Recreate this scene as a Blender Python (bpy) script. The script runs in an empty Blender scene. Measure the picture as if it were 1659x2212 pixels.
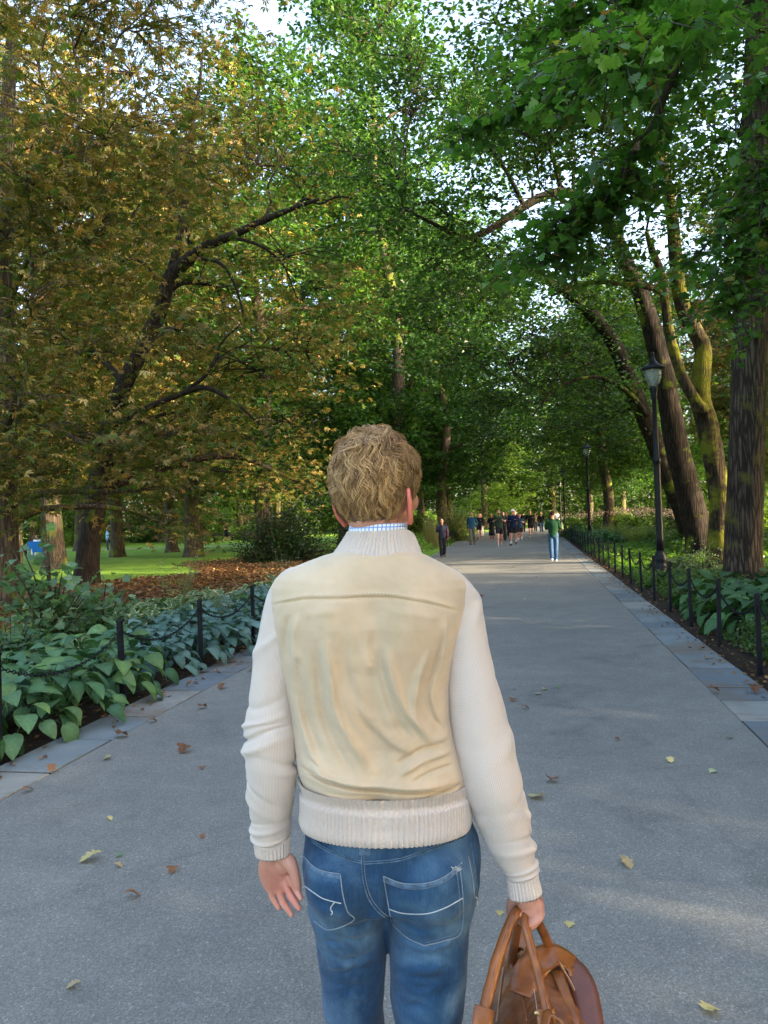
import bpy, bmesh, math, random, time
import numpy as np
from mathutils import Vector, Matrix
from mathutils.bvhtree import BVHTree

T0 = time.time()
SC = bpy.context.scene
COL = SC.collection
R = math.radians
rng = np.random.default_rng(7)
random.seed(7)

# ------------------------------------------------------------------ camera
cam_data = bpy.data.cameras.new('camera')
cam = bpy.data.objects.new('camera', cam_data)
COL.objects.link(cam)
cam_data.sensor_fit = 'VERTICAL'
cam_data.sensor_height = 24.0
cam_data.lens = 24.0 * 1671.0 / 2212.0
cam_data.clip_start = 0.05
cam_data.clip_end = 1500.0
cam.matrix_world = Matrix.Translation((0, 0, 1.63)) @ Matrix.Rotation(R(90 + 0.55), 4, 'X') @ Matrix.Rotation(R(-2.1), 4, 'Z')
SC.camera = cam

# ------------------------------------------------------------------ light
SUN_ELEV = R(15.0)
SUN_AZ = R(112.0)            # clockwise from +Y (the way the camera looks)
world = bpy.data.worlds.new('World')
SC.world = world
world.use_nodes = True
wn = world.node_tree
wn.nodes.clear()
w_out = wn.nodes.new('ShaderNodeOutputWorld')
w_bg = wn.nodes.new('ShaderNodeBackground')
w_sky = wn.nodes.new('ShaderNodeTexSky')
w_sky.sky_type = 'NISHITA'
w_sky.sun_disc = False
w_sky.sun_elevation = SUN_ELEV
w_sky.sun_rotation = SUN_AZ
w_sky.air_density = 0.8
w_sky.dust_density = 4.0
w_sky.ozone_density = 0.2
w_bg.inputs['Strength'].default_value = 0.15
wn.links.new(w_sky.outputs[0], w_bg.inputs[0])
wn.links.new(w_bg.outputs[0], w_out.inputs[0])
sun_data = bpy.data.lights.new('sun', 'SUN')
sun_data.energy = 3.0
sun_data.angle = R(0.55)
sun_data.color = (1.0, 0.80, 0.56)
sun = bpy.data.objects.new('sun', sun_data)
COL.objects.link(sun)
to_sun = Vector((math.sin(SUN_AZ) * math.cos(SUN_ELEV), math.cos(SUN_AZ) * math.cos(SUN_ELEV), math.sin(SUN_ELEV)))
sun.rotation_euler = to_sun.to_track_quat('Z', 'Y').to_euler()
SC.view_settings.view_transform = 'Standard'
SC.view_settings.look = 'None'
SC.view_settings.exposure = 3.25
SC.view_settings.gamma = 1.0
SC.view_settings.use_curve_mapping = False
SC.cycles.max_bounces = 8
SC.cycles.transparent_max_bounces = 8
SC.cycles.diffuse_bounces = 4

# ------------------------------------------------------------------ helpers
PU = np.array((0.18666, 0.98242))     # along the path
PV = np.array((0.98242, -0.18666))    # across it, to the right
def ST(s, t):
    p = s * PU + t * PV
    return float(p[0]), float(p[1])

def tag(o, label=None, cat=None, group=None, kind=None):
    if label: o['label'] = label
    if cat: o['category'] = cat
    if group: o['group'] = group
    if kind: o['kind'] = kind
    return o

def obj(name, me, parent=None, loc=None, mtx=None):
    o = bpy.data.objects.new(name, me)
    COL.objects.link(o)
    if parent is not None: o.parent = parent
    if mtx is not None: o.matrix_local = mtx
    elif loc is not None: o.location = loc
    return o

def empty(name, loc=(0, 0, 0), rz=0.0, label=None, cat=None, group=None):
    o = bpy.data.objects.new(name, None)
    COL.objects.link(o)
    o.empty_display_size = 0.1
    o.location = loc
    o.rotation_euler = (0, 0, rz)
    return tag(o, label, cat, group)

def copy_tree(root, loc=None, rz=None, scale=None, label=None):
    r = root.copy(); COL.objects.link(r)
    if loc is not None: r.location = loc
    if rz is not None: r.rotation_euler = (0, 0, rz)
    if scale is not None: r.scale = scale if hasattr(scale, '__len__') else (scale,) * 3
    if label: r['label'] = label
    for ch in list(root.children):
        c = ch.copy(); COL.objects.link(c); c.parent = r
        for g in list(ch.children):
            d = g.copy(); COL.objects.link(d); d.parent = c
    return r

def mesh(name, V, F, mats=None, smooth=True, tint=None, uv=None, matidx=None):
    """V (n,3); F = array (m,k) or a list of such arrays."""
    if not isinstance(F, (list, tuple)): F = [F]
    F = [np.asarray(f, dtype=np.int64) for f in F if len(f)]
    V = np.asarray(V, dtype=np.float32)
    me = bpy.data.meshes.new(name)
    me.vertices.add(len(V)); me.vertices.foreach_set('co', V.ravel())
    nl = sum(f.size for f in F); npoly = sum(len(f) for f in F)
    me.loops.add(nl); me.polygons.add(npoly)
    li = np.concatenate([f.ravel() for f in F]).astype(np.int32)
    tot = np.concatenate([np.full(len(f), f.shape[1], dtype=np.int32) for f in F])
    st = np.concatenate([[0], np.cumsum(tot)[:-1]]).astype(np.int32)
    me.loops.foreach_set('vertex_index', li)
    me.polygons.foreach_set('loop_start', st)
    me.polygons.foreach_set('loop_total', tot)
    me.polygons.foreach_set('use_smooth', np.full(npoly, smooth, dtype=bool))
    if matidx is not None: me.polygons.foreach_set('material_index', np.asarray(matidx, dtype=np.int32))
    if mats is not None:
        for m in (mats if isinstance(mats, (list, tuple)) else [mats]): me.materials.append(m)
    if tint is not None:
        a = me.attributes.new('tint', 'FLOAT_COLOR', 'POINT')
        c = np.ones((len(V), 4), dtype=np.float32); c[:, :3] = tint
        a.data.foreach_set('color', c.ravel())
    if uv is not None:
        u = me.uv_layers.new(name='UVMap')
        u.data.foreach_set('uv', np.asarray(uv, dtype=np.float32)[li].ravel())
    me.update(calc_edges=True)
    me.validate()
    return me

class Acc:
    """collects pieces of one mesh"""
    def __init__(s): s.V = []; s.F = {}; s.C = []; s.n = 0
    def add(s, V, F, c=None):
        V = np.asarray(V, dtype=float)
        if not isinstance(F, (list, tuple)): F = [F]
        for f in F:
            f = np.asarray(f, dtype=np.int64)
            if f.size: s.F.setdefault(f.shape[1], []).append(f + s.n)
        s.V.append(V); s.n += len(V)
        cc = np.ones((len(V), 3))
        if c is not None: cc[:] = c
        s.C.append(cc)
        return s
    def mesh(s, name, mats=None, smooth=True, tint=True):
        return mesh(name, np.concatenate(s.V), [np.concatenate(f) for f in s.F.values()], mats, smooth, np.concatenate(s.C) if tint else None)

def hash3(ix, iy, iz, seed):
    h = (ix * 374761393 + iy * 668265263 + iz * 2147483647 + seed * 144665) & 0xffffffff
    h = ((h ^ (h >> 13)) * 1274126177) & 0xffffffff
    h = h ^ (h >> 16)
    return (h & 0xffff) / 65535.0
def vnoise(P, scale=1.0, seed=0, octaves=1):
    P = np.asarray(P, dtype=float) * scale
    out = np.zeros(len(P)); amp = 1.0; tot = 0
    for o in range(octaves):
        I = np.floor(P).astype(np.int64); f = P - I; f = f * f * (3 - 2 * f)
        r = 0
        for dx in (0, 1):
            for dy in (0, 1):
                for dz in (0, 1):
                    w = (f[:, 0] if dx else 1 - f[:, 0]) * (f[:, 1] if dy else 1 - f[:, 1]) * (f[:, 2] if dz else 1 - f[:, 2])
                    r = r + w * hash3(I[:, 0] + dx, I[:, 1] + dy, I[:, 2] + dz, seed + o)
        out += amp * (r * 2 - 1); tot += amp; amp *= 0.5; P = P * 2.03
    return out / tot

def catmull(P, n):
    P = np.asarray(P, dtype=float)
    if len(P) == 2: 
        t = np.linspace(0, 1, n)[:, None]; return P[0] * (1 - t) + P[1] * t
    Q = np.vstack([2 * P[0] - P[1], P, 2 * P[-1] - P[-2]])
    m = len(P) - 1
    t = np.linspace(0, m - 1e-9, n); i = t.astype(int); u = (t - i)[:, None]
    p0, p1, p2, p3 = Q[i], Q[i + 1], Q[i + 2], Q[i + 3]
    return 0.5 * ((2 * p1) + (-p0 + p2) * u + (2 * p0 - 5 * p1 + 4 * p2 - p3) * u ** 2 + (-p0 + 3 * p1 - 3 * p2 + p3) * u ** 3)

def frames(P, side=None):
    P = np.asarray(P, dtype=float)
    T = np.gradient(P, axis=0); T /= np.linalg.norm(T, axis=1)[:, None] + 1e-12
    S = np.zeros_like(P)
    if side is not None:
        s0 = np.asarray(side, dtype=float)
        S = s0 - (T @ s0)[:, None] * T
        S /= np.linalg.norm(S, axis=1)[:, None] + 1e-12
    else:
        a = np.array((1.0, 0, 0)) if abs(T[0, 0]) < 0.8 else np.array((0, 1.0, 0))
        s = a - T[0] * (a @ T[0]); s /= np.linalg.norm(s)
        for i in range(len(P)):
            s = s - T[i] * (s @ T[i]); s /= np.linalg.norm(s) + 1e-12; S[i] = s
    return T, S, np.cross(T, S)

def ring_faces(rows, k, closed=True):
    i = np.arange(rows - 1)[:, None] * k
    j = np.arange(k if closed else k - 1)[None, :]
    j2 = (j + 1) % k
    return np.stack([i + j, i + j2, i + k + j2, i + k + j], axis=-1).reshape(-1, 4)

def tube(P, rad, k=8, caps=True, side=None, disp=None):
    """rad: scalar / (n,) / (n,2). Rounded capsule ends when caps."""
    P = np.asarray(P, dtype=float); n = len(P)
    rad = np.asarray(rad, dtype=float)
    if rad.ndim == 0: rad = np.full((n, 2), float(rad))
    elif rad.ndim == 1 and len(rad) == n and not (n == 2 and rad.shape == (2,) and False): rad = np.stack([rad, rad], 1)
    T, S, N = frames(P, side)
    if caps == 'round':
        a = np.array((0.0, 0.35, 0.7, 0.92))
        r0, r1 = rad[0], rad[-1]
        pre = [P[0] - T[0] * r0.mean() * math.sqrt(max(0, 1 - x * x)) for x in (0.05, 0.45, 0.8)]
        post = [P[-1] + T[-1] * r1.mean() * math.sqrt(max(0, 1 - x * x)) for x in (0.8, 0.45, 0.05)]
        P = np.vstack([pre, P, post])
        rad = np.vstack([[r0 * x for x in (0.05, 0.45, 0.8)], rad, [r1 * x for x in (0.8, 0.45, 0.05)]])
        T = np.vstack([[T[0]] * 3, T, [T[-1]] * 3]); S = np.vstack([[S[0]] * 3, S, [S[-1]] * 3]); N = np.vstack([[N[0]] * 3, N, [N[-1]] * 3])
        n = len(P)
    th = np.arange(k) * 2 * math.pi / k
    c, s = np.cos(th)[None, :, None], np.sin(th)[None, :, None]
    V = P[:, None, :] + S[:, None, :] * c * rad[:, None, 0:1] + N[:, None, :] * s * rad[:, None, 1:2]
    V = V.reshape(-1, 3)
    F = [ring_faces(n, k)]
    if caps:
        F.append(np.arange(k)[::-1][None, :]); F.append(((n - 1) * k + np.arange(k))[None, :])
    return V, F

def lathe(profile, k=24, caps=True):
    pr = np.asarray(profile, dtype=float); n = len(pr)
    th = np.arange(k) * 2 * math.pi / k
    V = np.stack([pr[:, 0:1] * np.cos(th), pr[:, 0:1] * np.sin(th), np.repeat(pr[:, 1:2], k, 1)], -1).reshape(-1, 3)
    F = [ring_faces(n, k)]
    if caps: F.append(np.arange(k)[::-1][None, :]); F.append(((n - 1) * k + np.arange(k))[None, :])
    return V, F

def box(x0, x1, y0, y1, z0, z1, bev=0.0):
    if bev <= 0:
        V = np.array([(x, y, z) for z in (z0, z1) for y in (y0, y1) for x in (x0, x1)], dtype=float)
        F = np.array([(0, 2, 3, 1), (4, 5, 7, 6), (0, 1, 5, 4), (2, 6, 7, 3), (0, 4, 6, 2), (1, 3, 7, 5)])
        return V, [F]
    b = bev                                                   # only the upper rim is bevelled
    V = [(x0, y0, z0), (x1, y0, z0), (x1, y1, z0), (x0, y1, z0), (x0, y0, z1 - b), (x1, y0, z1 - b), (x1, y1, z1 - b), (x0, y1, z1 - b),
         (x0 + b, y0 + b, z1), (x1 - b, y0 + b, z1), (x1 - b, y1 - b, z1), (x0 + b, y1 - b, z1)]
    F = [(3, 2, 1, 0), (8, 9, 10, 11)] + [(i, (i + 1) % 4, 4 + (i + 1) % 4, 4 + i) for i in range(4)] + [(4 + i, 4 + (i + 1) % 4, 8 + (i + 1) % 4, 8 + i) for i in range(4)]
    return np.array(V, dtype=float), [np.array(F)]

def ellipsoid(c, r, k=20, rows=14, rot=None):
    ph = np.linspace(0.02, math.pi - 0.02, rows)
    th = np.arange(k) * 2 * math.pi / k
    V = np.stack([np.sin(ph)[:, None] * np.cos(th), np.sin(ph)[:, None] * np.sin(th), -np.cos(ph)[:, None] * np.ones(k)], -1).reshape(-1, 3) * np.asarray(r)
    if rot is not None: V = V @ np.asarray(rot).T
    return V + np.asarray(c), [ring_faces(rows, k), np.arange(k)[::-1][None, :], ((rows - 1) * k + np.arange(k))[None, :]]

def fuse(pieces, voxel, smooth_iter=2, name='fused'):
    """overlapping closed shapes -> one continuous skin; returns V, F"""
    a = Acc()
    for V, F in pieces: a.add(V, F)
    me = a.mesh('tmp', None, True, False)
    o = bpy.data.objects.new('tmp', me); COL.objects.link(o)
    m = o.modifiers.new('r', 'REMESH'); m.mode = 'VOXEL'; m.voxel_size = voxel; m.adaptivity = 0
    if smooth_iter:
        sm = o.modifiers.new('s', 'SMOOTH'); sm.factor = 0.5; sm.iterations = smooth_iter
    dg = bpy.context.evaluated_depsgraph_get()
    ev = o.evaluated_get(dg)
    m2 = ev.to_mesh()
    V = np.zeros(len(m2.vertices) * 3, dtype=np.float32); m2.vertices.foreach_get('co', V)
    q = np.zeros(len(m2.loops), dtype=np.int32); m2.loops.foreach_get('vertex_index', q)
    tot = np.zeros(len(m2.polygons), dtype=np.int32); m2.polygons.foreach_get('loop_total', tot)
    st = np.zeros(len(m2.polygons), dtype=np.int32); m2.polygons.foreach_get('loop_start', st)
    F = []
    for k in np.unique(tot):
        s = st[tot == k]; F.append(q[s[:, None] + np.arange(k)[None, :]])
    ev.to_mesh_clear()
    bpy.data.objects.remove(o); bpy.data.meshes.remove(me)
    return V.reshape(-1, 3).astype(float), F

def vnormals(V, F):
    N = np.zeros_like(V)
    for f in F:
        for a in range(f.shape[1]):
            i, j, k = f[:, a], f[:, (a + 1) % f.shape[1]], f[:, (a + 2) % f.shape[1]]
            n = np.cross(V[j] - V[i], V[k] - V[j])
            np.add.at(N, j, n)
    return N / (np.linalg.norm(N, axis=1)[:, None] + 1e-12)

# ------------------------------------------------------------------ materials
def newmat(name):
    m = bpy.data.materials.new(name); m.use_nodes = True
    t = m.node_tree; t.nodes.clear()
    return m, t
def nd(t, kind, **kw):
    n = t.nodes.new(kind)
    for k, v in kw.items():
        if hasattr(n, k): setattr(n, k, v)
        else: n.inputs[k.replace('_', ' ')].default_value = v
    return n
def lk(t, a, b): t.links.new(a, b)
def ramp(t, src, stops):
    r = t.nodes.new('ShaderNodeValToRGB')
    while len(r.color_ramp.elements) > 1: r.color_ramp.elements.remove(r.color_ramp.elements[-1])
    for i, (p, c) in enumerate(stops):
        e = r.color_ramp.elements[0] if i == 0 else r.color_ramp.elements.new(p)
        e.position = p; e.color = (*c, 1) if len(c) == 3 else c
    lk(t, src, r.inputs[0]); return r.outputs[0]
def coords(t, kind='Object', scale=None):
    c = t.nodes.new('ShaderNodeTexCoord').outputs[kind]
    if scale is not None:
        mp = t.nodes.new('ShaderNodeMapping'); mp.inputs['Scale'].default_value = scale
        lk(t, c, mp.inputs[0]); return mp.outputs[0]
    return c
def noise_n(t, vec, scale, detail=4, rough=0.55, dist=0.0):
    n = t.nodes.new('ShaderNodeTexNoise'); n.inputs['Scale'].default_value = scale; n.inputs['Detail'].default_value = detail
    n.inputs['Roughness'].default_value = rough; n.inputs['Distortion'].default_value = dist
    lk(t, vec, n.inputs['Vector']); return n.outputs[0]
def mixc(t, fac, a, b, mode='MIX'):
    m = t.nodes.new('ShaderNodeMix'); m.data_type = 'RGBA'; m.blend_type = mode
    for s, v in ((0, fac), (6, a), (7, b)):
        if hasattr(v, 'is_linked') or hasattr(v, 'links'): lk(t, v, m.inputs[s])
        else: m.inputs[s].default_value = v if s == 0 else (*v, 1)
    return m.outputs[2]
def bump(t, h, strength, dist=0.01, normal=None):
    b = t.nodes.new('ShaderNodeBump'); b.inputs['Strength'].default_value = strength; b.inputs['Distance'].default_value = dist
    lk(t, h, b.inputs['Height'])
    if normal is not None: lk(t, normal, b.inputs['Normal'])
    return b.outputs[0]
def finish(m, t, col, rough=0.6, normal=None, spec=0.5, metal=0.0, sheen=0.0, sub=0.0, coat=0.0):
    p = t.nodes.new('ShaderNodeBsdfPrincipled'); o = t.nodes.new('ShaderNodeOutputMaterial')
    if isinstance(col, tuple): p.inputs['Base Color'].default_value = (*col, 1)
    else: lk(t, col, p.inputs['Base Color'])
    if isinstance(rough, (int, float)): p.inputs['Roughness'].default_value = rough
    else: lk(t, rough, p.inputs['Roughness'])
    p.inputs['Specular IOR Level'].default_value = spec
    p.inputs['Metallic'].default_value = metal
    p.inputs['Sheen Weight'].default_value = sheen
    p.inputs['Coat Weight'].default_value = coat
    if sub:
        p.inputs['Subsurface Weight'].default_value = sub; p.inputs['Subsurface Radius'].default_value = (1.0, 0.35, 0.2); p.inputs['Subsurface Scale'].default_value = 0.008
    if normal is not None: lk(t, normal, p.inputs['Normal'])
    lk(t, p.outputs[0], o.inputs[0]); return m
def plain(name, col, rough=0.6, var=0.12, nscale=30, bmp=0.1, spec=0.5, metal=0.0, sheen=0.0):
    m, t = newmat(name); c = coords(t)
    n = noise_n(t, c, nscale, 5)
    lo = tuple(x * (1 - var) for x in col); hi = tuple(min(1, x * (1 + var)) for x in col)
    return finish(m, t, ramp(t, n, [(0.3, lo), (0.7, hi)]), rough, bump(t, n, bmp, 0.004), spec, metal, sheen)

def leafmat(name, trans=0.4, rough=0.45, spec=0.4, veins=0.0, tintcol=(1, 1, 1)):
    m, t = newmat(name)
    a = t.nodes.new('ShaderNodeAttribute'); a.attribute_name = 'tint'
    oi = t.nodes.new('ShaderNodeObjectInfo')
    hs = t.nodes.new('ShaderNodeHueSaturation')
    mr = t.nodes.new('ShaderNodeMapRange'); mr.inputs[3].default_value = 0.8; mr.inputs[4].default_value = 1.2
    lk(t, oi.outputs['Random'], mr.inputs[0]); lk(t, mr.outputs[0], hs.inputs['Value'])
    n = noise_n(t, coords(t), 9.0, 3)
    mott = ramp(t, n, [(0.3, (0.8, 0.8, 0.8)), (0.7, (1.15, 1.12, 1.0))])
    lk(t, mixc(t, 1.0, a.outputs[0], mott, 'MULTIPLY'), hs.inputs['Color'])
    p = t.nodes.new('ShaderNodeBsdfPrincipled'); lk(t, hs.outputs[0], p.inputs['Base Color'])
    p.inputs['Roughness'].default_value = rough; p.inputs['Specular IOR Level'].default_value = spec
    if veins:
        lk(t, bump(t, noise_n(t, coords(t), 60, 3), veins, 0.003), p.inputs['Normal'])
    tr = t.nodes.new('ShaderNodeBsdfTranslucent')
    warm = mixc(t, 1.0, hs.outputs[0], (1.5, 1.7, 0.7), 'MULTIPLY'); lk(t, warm, tr.inputs[0])
    mx = t.nodes.new('ShaderNodeMixShader'); mx.inputs[0].default_value = trans
    lk(t, p.outputs[0], mx.inputs[1]); lk(t, tr.outputs[0], mx.inputs[2])
    o = t.nodes.new('ShaderNodeOutputMaterial'); lk(t, mx.outputs[0], o.inputs[0])
    return m

def barkmat(name, dark, light, moss=0.0, mosscol=(0.11, 0.14, 0.012), vs=1.0):
    m, t = newmat(name)
    c = coords(t, 'Object')
    mp = t.nodes.new('ShaderNodeMapping'); mp.inputs['Scale'].default_value = (22 * vs, 22 * vs, 2.2 * vs); lk(t, c, mp.inputs[0])
    n1 = noise_n(t, mp.outputs[0], 1.0, 6, 0.66, 1.2)
    v = t.nodes.new('ShaderNodeTexVoronoi'); v.feature = 'DISTANCE_TO_EDGE'; v.inputs['Scale'].default_value = 1.3
    dis = mixc(t, 0.45, mp.outputs[0], noise_n(t, mp.outputs[0], 1.5, 3)); lk(t, dis, v.inputs['Vector'])
    vr = ramp(t, v.outputs[0], [(0.0, (0, 0, 0)), (0.25, (1, 1, 1))])
    h = mixc(t, 0.35, n1, vr)
    col = ramp(t, h, [(0.15, tuple(x * 0.45 for x in dark)), (0.45, dark), (0.8, light)])
    nb = noise_n(t, c, 0.9, 4)
    col = mixc(t, 0.5, col, ramp(t, nb, [(0.3, (0.55, 0.5, 0.45)), (0.7, (1.25, 1.2, 1.1))]), 'MULTIPLY')
    if moss > 0:
        mn = noise_n(t, c, 1.6, 6, 0.6)
        mk = ramp(t, mn, [(0.62 - 0.4 * moss, (0, 0, 0)), (0.74 - 0.4 * moss, (1, 1, 1))])
        fine = ramp(t, noise_n(t, c, 45, 4), [(0.3, tuple(x * 0.5 for x in mosscol)), (0.7, tuple(x * 1.35 for x in mosscol))])
        col = mixc(t, mk, col, fine)
    b1 = bump(t, h, 0.9, 0.035)
    b2 = bump(t, noise_n(t, c, 60, 4), 0.35, 0.01, b1)
    return finish(m, t, col, 0.9, b2, 0.2)

M = {}
def setup_mats():
    # asphalt: dark binder with pale chips
    m, t = newmat('asphalt'); c = coords(t)
    big = noise_n(t, c, 0.35, 5, 0.6)
    mid = noise_n(t, c, 4.0, 6, 0.6)
    v = t.nodes.new('ShaderNodeTexVoronoi'); v.inputs['Scale'].default_value = 130; lk(t, c, v.inputs['Vector'])
    chips = ramp(t, v.outputs['Color'], [(0.0, (0.142, 0.142, 0.126)), (0.55, (0.190, 0.191, 0.172)), (0.85, (0.232, 0.233, 0.213)), (1.0, (0.36, 0.35, 0.33))])
    fine = ramp(t, noise_n(t, c, 160, 3, 0.7), [(0.3, (0.55, 0.55, 0.56)), (0.7, (1.4, 1.4, 1.4))])
    col = mixc(t, 0.75, chips, fine, 'MULTIPLY')
    col = mixc(t, 1.0, col, ramp(t, big, [(0.3, (0.80, 0.80, 0.82)), (0.7, (1.16, 1.14, 1.12))]), 'MULTIPLY')
    col = mixc(t, 1.0, col, ramp(t, mid, [(0.25, (0.86, 0.86, 0.88)), (0.7, (1.08, 1.08, 1.06))]), 'MULTIPLY')
    # hairline cracks, far apart
    vc = t.nodes.new('ShaderNodeTexVoronoi'); vc.feature = 'DISTANCE_TO_EDGE'; vc.inputs['Scale'].default_value = 0.16
    lk(t, mixc(t, 0.12, c, noise_n(t, c, 1.2, 6, 0.7)), vc.inputs['Vector'])
    ck = ramp(t, vc.outputs[0], [(0.0, (0.55, 0.55, 0.55)), (0.0016, (1, 1, 1))])
    col = mixc(t, 0.22, col, ck, 'MULTIPLY')
    stn = noise_n(t, c, 1.1, 7, 0.7, 1.0)
    col = mixc(t, 0.6, col, ramp(t, stn, [(0.28, (0.50, 0.50, 0.50)), (0.44, (1, 1, 1)), (0.66, (1, 1, 1)), (0.78, (1.22, 1.19, 1.13))]), 'MULTIPLY')
    nrm = bump(t, noise_n(t, c, 150, 3, 0.7), 0.5, 0.006)
    M['asphalt'] = finish(m, t, col, 0.85, nrm, 0.35)
    # flagstones
    for i, (a, b) in enumerate([((0.135, 0.165, 0.175), (0.20, 0.23, 0.235)), ((0.18, 0.185, 0.17), (0.28, 0.28, 0.255)), ((0.10, 0.125, 0.14), (0.155, 0.175, 0.19))]):
        m, t = newmat('flagstone_%d' % i); c = coords(t)
        g = t.nodes.new('ShaderNodeNewGeometry')
        n = noise_n(t, g.outputs['Position'], 2.2, 7, 0.6); n2 = noise_n(t, g.outputs['Position'], 120, 3, 0.7)
        col = ramp(t, n, [(0.28, a), (0.7, b)])
        col = mixc(t, 0.5, col, ramp(t, n2, [(0.3, (0.7, 0.7, 0.7)), (0.7, (1.25, 1.25, 1.25))]), 'MULTIPLY')
        st = noise_n(t, g.outputs['Position'], 0.9, 6, 0.65, 0.5)
        col = mixc(t, ramp(t, st, [(0.5, (0, 0, 0)), (0.62, (0.75, 0.75, 0.75))]), col, (0.15, 0.115, 0.08))
        M['flag%d' % i] = finish(m, t, col, 0.8, bump(t, n2, 0.3, 0.004), 0.35)
    # soil
    m, t = newmat('soil'); c = coords(t)
    n = noise_n(t, c, 7, 8, 0.7)
    M['soil'] = finish(m, t, ramp(t, n, [(0.3, (0.018, 0.012, 0.008)), (0.6, (0.05, 0.034, 0.022)), (0.78, (0.10, 0.07, 0.045))]), 0.95, bump(t, noise_n(t, c, 30, 6, 0.7), 1.0, 0.05), 0.2)
    # lawn with bare and littered ground
    m, t = newmat('lawn'); c = coords(t)
    n = noise_n(t, c, 0.25, 6, 0.6); f = noise_n(t, c, 40, 4, 0.7)
    g = ramp(t, f, [(0.3, (0.095, 0.190, 0.016)), (0.7, (0.23, 0.39, 0.045))])
    g = mixc(t, 0.6, g, ramp(t, n, [(0.3, (0.8, 0.85, 0.7)), (0.7, (1.25, 1.2, 1.1))]), 'MULTIPLY')
    M['lawn'] = finish(m, t, g, 0.9, bump(t, f, 0.8, 0.05), 0.2)
    m, t = newmat('leaf_litter'); c = coords(t)
    v = t.nodes.new('ShaderNodeTexVoronoi'); v.inputs['Scale'].default_value = 9; lk(t, mixc(t, 0.05, c, noise_n(t, c, 6, 3)), v.inputs['Vector'])
    lc = ramp(t, v.outputs['Color'], [(0.0, (0.035, 0.018, 0.010)), (0.4, (0.085, 0.042, 0.02)), (0.75, (0.15, 0.075, 0.03)), (1.0, (0.26, 0.15, 0.06))])
    M['litter'] = finish(m, t, lc, 0.9, bump(t, v.outputs['Distance'], 0.9, 0.03), 0.2)
    # leaves
    M['leaf'] = leafmat('green_leaf', 0.42, 0.42, 0.45)
    M['leaf_far'] = leafmat('far_leaf', 0.42, 0.6, 0.25)
    M['chestnut'] = leafmat('chestnut_leaf', 0.34, 0.55, 0.35)
    M['hosta'] = leafmat('hosta_leaf', 0.16, 0.5, 0.35, 0.35)
    M['fallen'] = leafmat('fallen_leaf', 0.15, 0.6, 0.3, 0.4)
    M['petal'] = plain('petal', (0.75, 0.55, 0.68), 0.6)
    M['stem'] = plain('stem', (0.10, 0.14, 0.04), 0.7)
    M['twig'] = plain('twig', (0.045, 0.032, 0.022), 0.9)
    # barks
    M['bark_dark'] = barkmat('dark_bark', (0.012, 0.009, 0.007), (0.042, 0.031, 0.023), 0.10)
    M['bark_grey'] = barkmat('grey_bark', (0.055, 0.042, 0.032), (0.15, 0.12, 0.09), 0.25)
    M['bark_moss'] = barkmat('mossy_bark', (0.026, 0.019, 0.011), (0.085, 0.062, 0.038), 0.34, (0.15, 0.15, 0.014))
    M['bark_big'] = barkmat('furrowed_bark', (0.024, 0.018, 0.013), (0.105, 0.080, 0.060), 0.20, (0.09, 0.085, 0.015))
    # metals and things
    M['iron'] = plain('black_iron', (0.004, 0.005, 0.009), 0.5, 0.3, 18, 0.15, 0.2)
    M['lamp_iron'] = plain('lamp_paint', (0.0045, 0.0055, 0.009), 0.45, 0.3, 12, 0.1, 0.22)
    m, t = newmat('lamp_glass')
    tr = t.nodes.new('ShaderNodeBsdfTransparent'); tr.inputs[0].default_value = (0.88, 0.93, 0.9, 1)
    gl = t.nodes.new('ShaderNodeBsdfGlossy'); gl.inputs['Roughness'].default_value = 0.08
    df = t.nodes.new('ShaderNodeBsdfDiffuse'); df.inputs[0].default_value = (0.5, 0.55, 0.52, 1)
    fr = t.nodes.new('ShaderNodeFresnel'); fr.inputs[0].default_value = 1.5
    m1 = t.nodes.new('ShaderNodeMixShader'); m1.inputs[0].default_value = 0.30; lk(t, tr.outputs[0], m1.inputs[1]); lk(t, df.outputs[0], m1.inputs[2])
    m2 = t.nodes.new('ShaderNodeMixShader'); lk(t, fr.outputs[0], m2.inputs[0]); lk(t, m1.outputs[0], m2.inputs[1]); lk(t, gl.outputs[0], m2.inputs[2])
    o = t.nodes.new('ShaderNodeOutputMaterial'); lk(t, m2.outputs[0], o.inputs[0]); M['glass'] = m
    M['white_cone'] = plain('lamp_cone', (0.8, 0.82, 0.85), 0.3, 0.03)
    # clothes of the man
    m, t = newmat('suede'); c = coords(t)
    n = noise_n(t, c, 5, 6, 0.6, 0.4); f = noise_n(t, c, 260, 3, 0.7)
    col = ramp(t, n, [(0.3, (0.43, 0.325, 0.21)), (0.5, (0.54, 0.42, 0.285)), (0.72, (0.63, 0.505, 0.365))])
    M['suede'] = finish(m, t, col, 0.92, bump(t, f, 0.25, 0.0015), 0.15, sheen=0.35)
    m, t = newmat('suede_stitch'); M['thread'] = finish(m, t, (0.62, 0.55, 0.42), 0.8)
    def knit(name, col, fu, fv):
        m, t = newmat(name); uv = t.nodes.new('ShaderNodeUVMap').outputs[0]
        mp = t.nodes.new('ShaderNodeMapping'); mp.inputs['Scale'].default_value = (fu, fv, 1); lk(t, uv, mp.inputs[0])
        w = t.nodes.new('ShaderNodeTexWave'); w.wave_type = 'BANDS'; w.bands_direction = 'X'; w.inputs['Scale'].default_value = 1.0; w.inputs['Distortion'].default_value = 0.4; w.inputs['Detail'].default_value = 1.0
        lk(t, mp.outputs[0], w.inputs[0])
        w2 = t.nodes.new('ShaderNodeTexWave'); w2.wave_type = 'BANDS'; w2.bands_direction = 'Y'; w2.inputs['Scale'].default_value = 1.0; w2.inputs['Distortion'].default_value = 0.5
        lk(t, mp.outputs[0], w2.inputs[0])
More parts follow.
